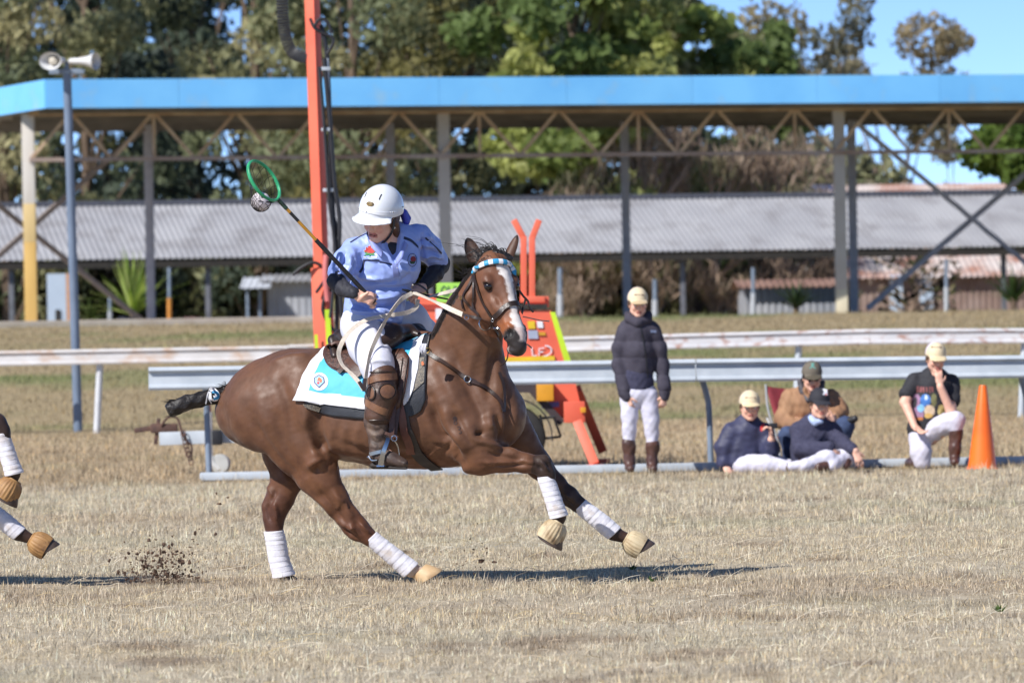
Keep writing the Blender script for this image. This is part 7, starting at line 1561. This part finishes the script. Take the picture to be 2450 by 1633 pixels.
def mast(mb):
    d = nrm(mt - mbm); x = nrm(ax2[0] - d * (ax2[0] @ d)); y = np.cross(d, x); mb.box((mt + mbm2) / 2, (.105, .115, np.linalg.norm(mt - mbm2)), (x, y, d), bev=.008)
part('mast', M_or, mast)
part('mast_sleeve', M_or, lambda mb: mb.bar(Z(768, 640, -.0), Z(784, 1000, 0), .15, .15, up=(0.9, -.4, 0), bev=.01))
part('mast_stripe', M_lime, lambda mb: (mb.bar(Z(783, 740, -.12), Z(788, 838, -.12), .012, .05, up=(1, 0, 0)), mb.bar(Z(756, 800, -.13), Z(758, 838, -.13), .012, .03, up=(1, 0, 0))))
part('pink_hose', mat('faded_red_hose', srgb(214, 120, 116), rough=.6), lambda mb: mb.tube(spline([Z(780, 610, -.14), Z(778, 660, -.16), Z(784, 720, -.14)], 5), .028, 9))
for k, pl in enumerate(([(768, 60), (782, 130), (788, 250), (792, 400), (800, 560), (806, 700), (806, 800)], [(776, 140), (790, 300), (800, 440), (812, 520), (810, 640), (818, 760)], [(764, 160), (778, 330), (788, 480), (802, 600), (796, 700), (790, 760)], [(800, 520), (814, 600), (806, 680), (782, 700), (772, 740), (790, 780), (812, 800)], [(742, 44), (752, 66), (770, 78), (792, 88), (798, 100), (790, 118), (782, 130)], [(752, 62), (766, 46), (784, 54), (794, 80)], [(700, 658), (722, 640), (750, 628), (770, 636)], [(756, 700), (770, 680), (786, 650), (790, 620)])):
    part('hose', M_black, lambda mb: mb.tube(spline([Z(a, b_, -.10 - .03 * (k % 3)) for a, b_ in pl], 7), .016 + .005 * (k == 0) + .006 * (k == 1), 8))
part('hydraulic_rod', M_galv, lambda mb: mb.tube([Z(783, 140, -.12), Z(794, 470, -.1)], .014, 8))
for v in (165, 310, 455): part('clamp', M_galv, lambda mb: mb.bar(Z(762 + v * .025, v, -.14), Z(786 + v * .025, v, -.12), .05, .035, bev=.006))
def chain(mb):
    sp = spline([Z(674, -40, .05), Z(676, 30, .05), Z(684, 90, .05), (Z(702, 128, .05)), Z(738, 140, .0)], 9)
    for a, b_ in zip(sp[:-1], sp[1:]): mb.bar(a, b_ + (b_ - a) * -.25, .11, .075, up=(0, 1, 0), bev=.006)
part('cable_carrier', M_black, chain)
# body and boom rest
def poly(mb, pts, dy, th):
    v0 = [Z(u, v, dy) for u, v in pts]; v1 = [q + A([0, th, 0]) for q in v0]; n = len(pts); mb.add(v0 + v1, [tuple(range(n)), tuple(range(n, 2*n))[::-1]] + [(i, (i+1) % n, n + (i+1) % n, n + i) for i in range(n)])
part('body', M_or, lambda mb: poly(mb, [(985, 705), (1180, 705), (1200, 742), (1318, 742), (1366, 868), (1396, 1000), (1330, 1000), (1290, 915), (1000, 915)], -.15, .9))
part('top_box', M_or, lambda mb: mb.box(Z(1283, 722, .2), (.24, .4, .10), bev=.01)); part('dark_gap', M_dark, lambda mb: mb.bar(Z(1180, 733, -.16), Z(1310, 733, -.16), .02, .05))
for u, tu in ((1253, 1229), (1273, 1290)):
    part('fork_arm', M_or, lambda mb: (mb.bar(Z(u, 716, 0), Z(u, 566, 0), .06, .062, up=(0, 1, 0), bev=.006), mb.bar(Z(u, 570, 0), Z(tu, 526, 0), .06, .056, up=(0, 1, 0), bev=.006)))
part('fork_foot', M_or, lambda mb: mb.bar(Z(1244, 716, 0), Z(1304, 716, 0), .12, .06, bev=.006))
part('edge_stripe', M_lime, lambda mb: poly(mb, [(1316, 746), (1328, 746), (1366, 864), (1350, 864)], -.17, .015)); part('side_stripe', M_yel, lambda mb: poly(mb, [(1190, 855), (1326, 851), (1328, 862), (1190, 866)], -.17, .015))
part('sticker', M_yel, lambda mb: poly(mb, [(1262, 768), (1279, 768), (1281, 786), (1264, 786)], -.165, .01)); part('sticker', mat('sticker_blue_grey', srgb(168, 176, 196)), lambda mb: poly(mb, [(1262, 790), (1286, 790), (1288, 810), (1264, 810)], -.165, .01)); part('sticker', M_pw, lambda mb: poly(mb, [(1284, 768), (1298, 768), (1300, 784), (1286, 784)], -.165, .01)); part('sticker', mat('sticker_ochre', srgb(206, 150, 40)), lambda mb: poly(mb, [(1288, 794), (1304, 794), (1306, 802), (1290, 802)], -.165, .01)); part('sticker', M_pw, lambda mb: poly(mb, [(1042, 738), (1058, 738), (1058, 764), (1042, 764)], -.165, .01))
for pl in ([(1272, 830), (1274, 850), (1284, 850)], [(1302, 832), (1290, 833), (1289, 851)], [(1289, 842), (1300, 841)]):
    part('lettering', M_pw, lambda mb: mb.strap([Z(a, b_, -.165) for a, b_ in pl], [A([0, -1.0, 0])] * len(pl), .011, .004))
part('lettering', M_pw, lambda mb: (lambda q: mb.strap(q, [A([0, -1.0, 0])] * len(q), .012, .004))(spline([Z(1304, 826, -.165), Z(1316, 830, -.165), Z(1319, 840, -.165), Z(1312, 848, -.165), Z(1298, 853, -.165)], 5)))
part('dark_band', mat('shadow_red', srgb(170, 60, 44)), lambda mb: poly(mb, [(985, 728), (1190, 728), (1190, 742), (985, 742)], -.16, .02))  # shade painted on the body as a darker red strip
sg = part('sign', mat('lime_sign', srgb(168, 222, 92), rough=.5), lambda mb: mb.bar(Z(1044, 700, -.22), Z(1116, 700, -.22), .02, .19))
sb = bvh_of(sg); text_on('QHU', 1056, 684, 24, sb, mat('sign_ink', srgb(92, 134, 74)), sg, wide=.72, thick=4.2, off=.004)
part('amber_box', mat('amber_box', srgb(226, 158, 40)), lambda mb: mb.box(Z(1304, 937, -.2), (.16, .2, .17), bev=.008))
part('control_panel', mat('panel_blue', srgb(92, 84, 140)), lambda mb: mb.bar(Z(1296, 970, -.22), Z(1338, 966, -.22), .02, .05))
# wheel, mudguard, step
wc = Z(1228, 1030, -.25); wc[2] = .30
w_ = part('wheel', mat('tyre', srgb(52, 50, 50), srgb(40, 38, 38), rough=.85), lambda mb: mb.lathe(wc + A([0, -.09, 0]), (0, 1, 0), [(0, .20), (0, .26), (.02, .295), (.09, .305), (.16, .295), (.18, .26), (.18, .20)], 36))
mb = MB(); mb.lathe(wc + A([0, -.085, 0]), (0, 1, 0), [(0, .205), (.02, .19), (.035, .14), (.01, .06), (.0, .05), (-.01, .02)], 28); mb.build('rim', M_galv, w_)
part('mudguard', M_black, lambda mb: mb.strap([wc + A([math.cos(a) * .36, -.02, math.sin(a) * .36]) for a in np.linspace(-.1, math.pi + .1, 16)], [A([math.cos(a), 0, math.sin(a)]) for a in np.linspace(-.1, math.pi + .1, 16)], .24, .012))
part('chassis', mat('chassis_dark', srgb(66, 56, 58)), lambda mb: (mb.bar(Z(1270, 930, -.2), Z(1345, 1012, -.2), .08, .07), mb.bar(Z(960, 925, .1), Z(1290, 925, .1), .6, .1)))
part('step', M_black, lambda mb: [mb.tube([Z(*a, -.28), Z(*b_, -.28)], .013, 7) for a, b_ in (((1292, 992), (1304, 1048)), ((1304, 1048), (1342, 1044)), ((1342, 1044), (1326, 1000)), ((1290, 1000), (1330, 996)))])
def leg(a, b_, w=.09): 
    p = Z(*a); q = Z(*b_); q[2] = max(q[2], .03); part('outrigger_leg', M_or, lambda mb: (mb.bar(p, q, .09, w, up=(0, 1, 0), bev=.008), mb.box((q[0], q[1], .02), (.16, .16, .04), bev=.008)))
leg((1372, 985, -.2), (1424, 1112, -.45)); leg((800, 930, .2), (700, 1106, .1)); leg((960, 940, -.3), (958, 1118, -1.2), .07); leg((1380, 930, .7), (1440, 1075, 1.3))
part('leg_joint', M_or, lambda mb: mb.box(Z(1374, 985, -.2), (.2, .18, .2), bev=.01)); part('reflector', mat('amber_box', srgb(226, 158, 40)), lambda mb: mb.box(Z(1395, 980, -.31), (.05, .01, .05), bev=.003))
# drawbar, coupling, jockey wheel
part('drawbar', M_galv, lambda mb: mb.bar(Z(382, 1049, 0), Z(1000, 1028, 0), .1, .125, bev=.008))
M_rc = mat('rusty_coupling', srgb(104, 76, 64), srgb(72, 54, 50), rough=.8, scale=12)
part('coupling', M_rc, lambda mb: (mb.bar(Z(322, 1030, 0), Z(378, 1022, 0), .05, .045, bev=.01), mb.bar(Z(360, 1024, 0), Z(425, 1024, 0), .09, .09, bev=.02), mb.bar(Z(380, 1000, 0), Z(372, 1062, 0), .04, .035, bev=.008), mb.tube(spline([Z(385, 1018, -.05), Z(402, 998, -.05), Z(424, 1000, -.05), Z(434, 1030, -.06)], 5), .012, 7), mb.tube(spline([Z(434, 1030, -.07), Z(444, 1052, -.07), Z(458, 1066, -.07), Z(458, 1092, -.07)], 5), .010, 6)))
for k in range(9): part('safety_chain_link', M_rc, lambda mb: (lambda c: mb.tube([c + A([math.cos(a) * .02, 0 if k % 2 else math.sin(a) * .014, math.sin(a) * .03 if k % 2 else math.sin(a) * .03]) for a in np.linspace(0, 6.283, 11)[:-1]], .006, 5, closed=True))(Z(438 + 2.4 * k, 1036 + 10 * k * (1 if k < 6 else .85), -.09)))
j = part('jockey_wheel', mat('white_tube', srgb(212, 212, 208), srgb(190, 190, 186), rough=.5), lambda mb: (mb.tube([Z(502, 985, -.1), Z(504, 1092, -.1)], .022, 10), mb.tube(spline([Z(504, 1092, -.1), Z(510, 1108, -.1), Z(524, 1122, -.1)], 4), .034, 10)))
mb = MB(); c = Z(526, 1116, -.1); c[2] = .095; mb.lathe(c + A([-.0, -.03, 0]), (.25, 1, 0), [(0, .03), (0, .085), (.012, .095), (.048, .095), (.06, .085), (.06, .03)], 22); mb.build('tyre', mat('grey_tyre', srgb(176, 176, 172), rough=.6), j); part('clamp', M_black, lambda mb: mb.box(Z(520, 1046, -.08), (.09, .12, .14), bev=.01)); part('winder', mat('winder_red', srgb(120, 60, 58)), lambda mb: mb.tube([Z(502, 985, -.1), Z(500, 960, -.1)], .014, 7))

# ------------------------------------------------------------------ soil thrown up by the hooves
M_soil = mat('dark_soil', srgb(100, 78, 62), srgb(70, 54, 45), rough=.95, scale=40)
rs = np.random.default_rng(5)
def clod(mb, c, r):
    bm = bmesh.new(); bmesh.ops.create_icosphere(bm, subdivisions=1, radius=1); bm.verts.index_update(); s = rs.uniform(.45, 1.5, 3)
    vs = [A(c) + A(v.co) * r * s * rs.uniform(.45, 1.4) for v in bm.verts]; fs = [tuple(v.index for v in f.verts) for f in bm.faces]; bm.free(); mb.add(vs, fs)
mb = MB()
def spray(n, cu, cv, su, sv, rmin, rmax, dy=.1, low=None):
    for _ in range(n):
        u = rs.normal(cu, su); v = rs.normal(cv, sv); v = min(v, low) if low else v; d = dy + rs.normal(0, .12)
        p = H(u, v, d); p[2] = max(p[2], .008); clod(mb, p, rmin * (rmax / rmin) ** (rs.uniform() ** 2.2))
spray(800, 386, 1352, 42, 26, .0014, .0105, .1, 1392); spray(420, 385, 1378, 52, 10, .0015, .009, .1, 1394); spray(120, 430, 1300, 65, 40, .001, .0055); spray(60, 470, 1240, 60, 45, .001, .005); spray(45, 350, 1200, 110, 80, .001, .003)
spray(110, 1150, 1330, 38, 24, .001, .007, -.1, 1372); spray(80, 1130, 1270, 50, 40, .0008, .0035, -.1); spray(60, 1050, 1190, 90, 50, .0008, .0025, -.1)
tag(mb.build('flying_soil', M_soil, smooth=False), 'spray of dark soil crumbs kicked up behind and beneath the horse', 'soil', kind='stuff')
for k, (u, v, r_) in enumerate([(384, 1318, .017), (405, 1307, .012), (357, 1292, .012), (526, 1204, .013), (518, 1180, .008), (545, 1190, .007), (350, 1352, .017), (372, 1364, .018), (410, 1344, .014), (398, 1372, .014), (460, 1290, .009), (516, 1276, .008), (1152, 1342, .014), (1182, 1344, .012), (575, 1345, .009)]):
    mb = MB(); p = H(u, v, .1 if u < 900 else -.1); p[2] = max(p[2], .01); clod(mb, p, r_); tag(mb.build('soil_clod', M_soil, smooth=False), 'dark brown clod of soil flying up from the turf', 'clod', 'soil clods thrown up by the hooves')
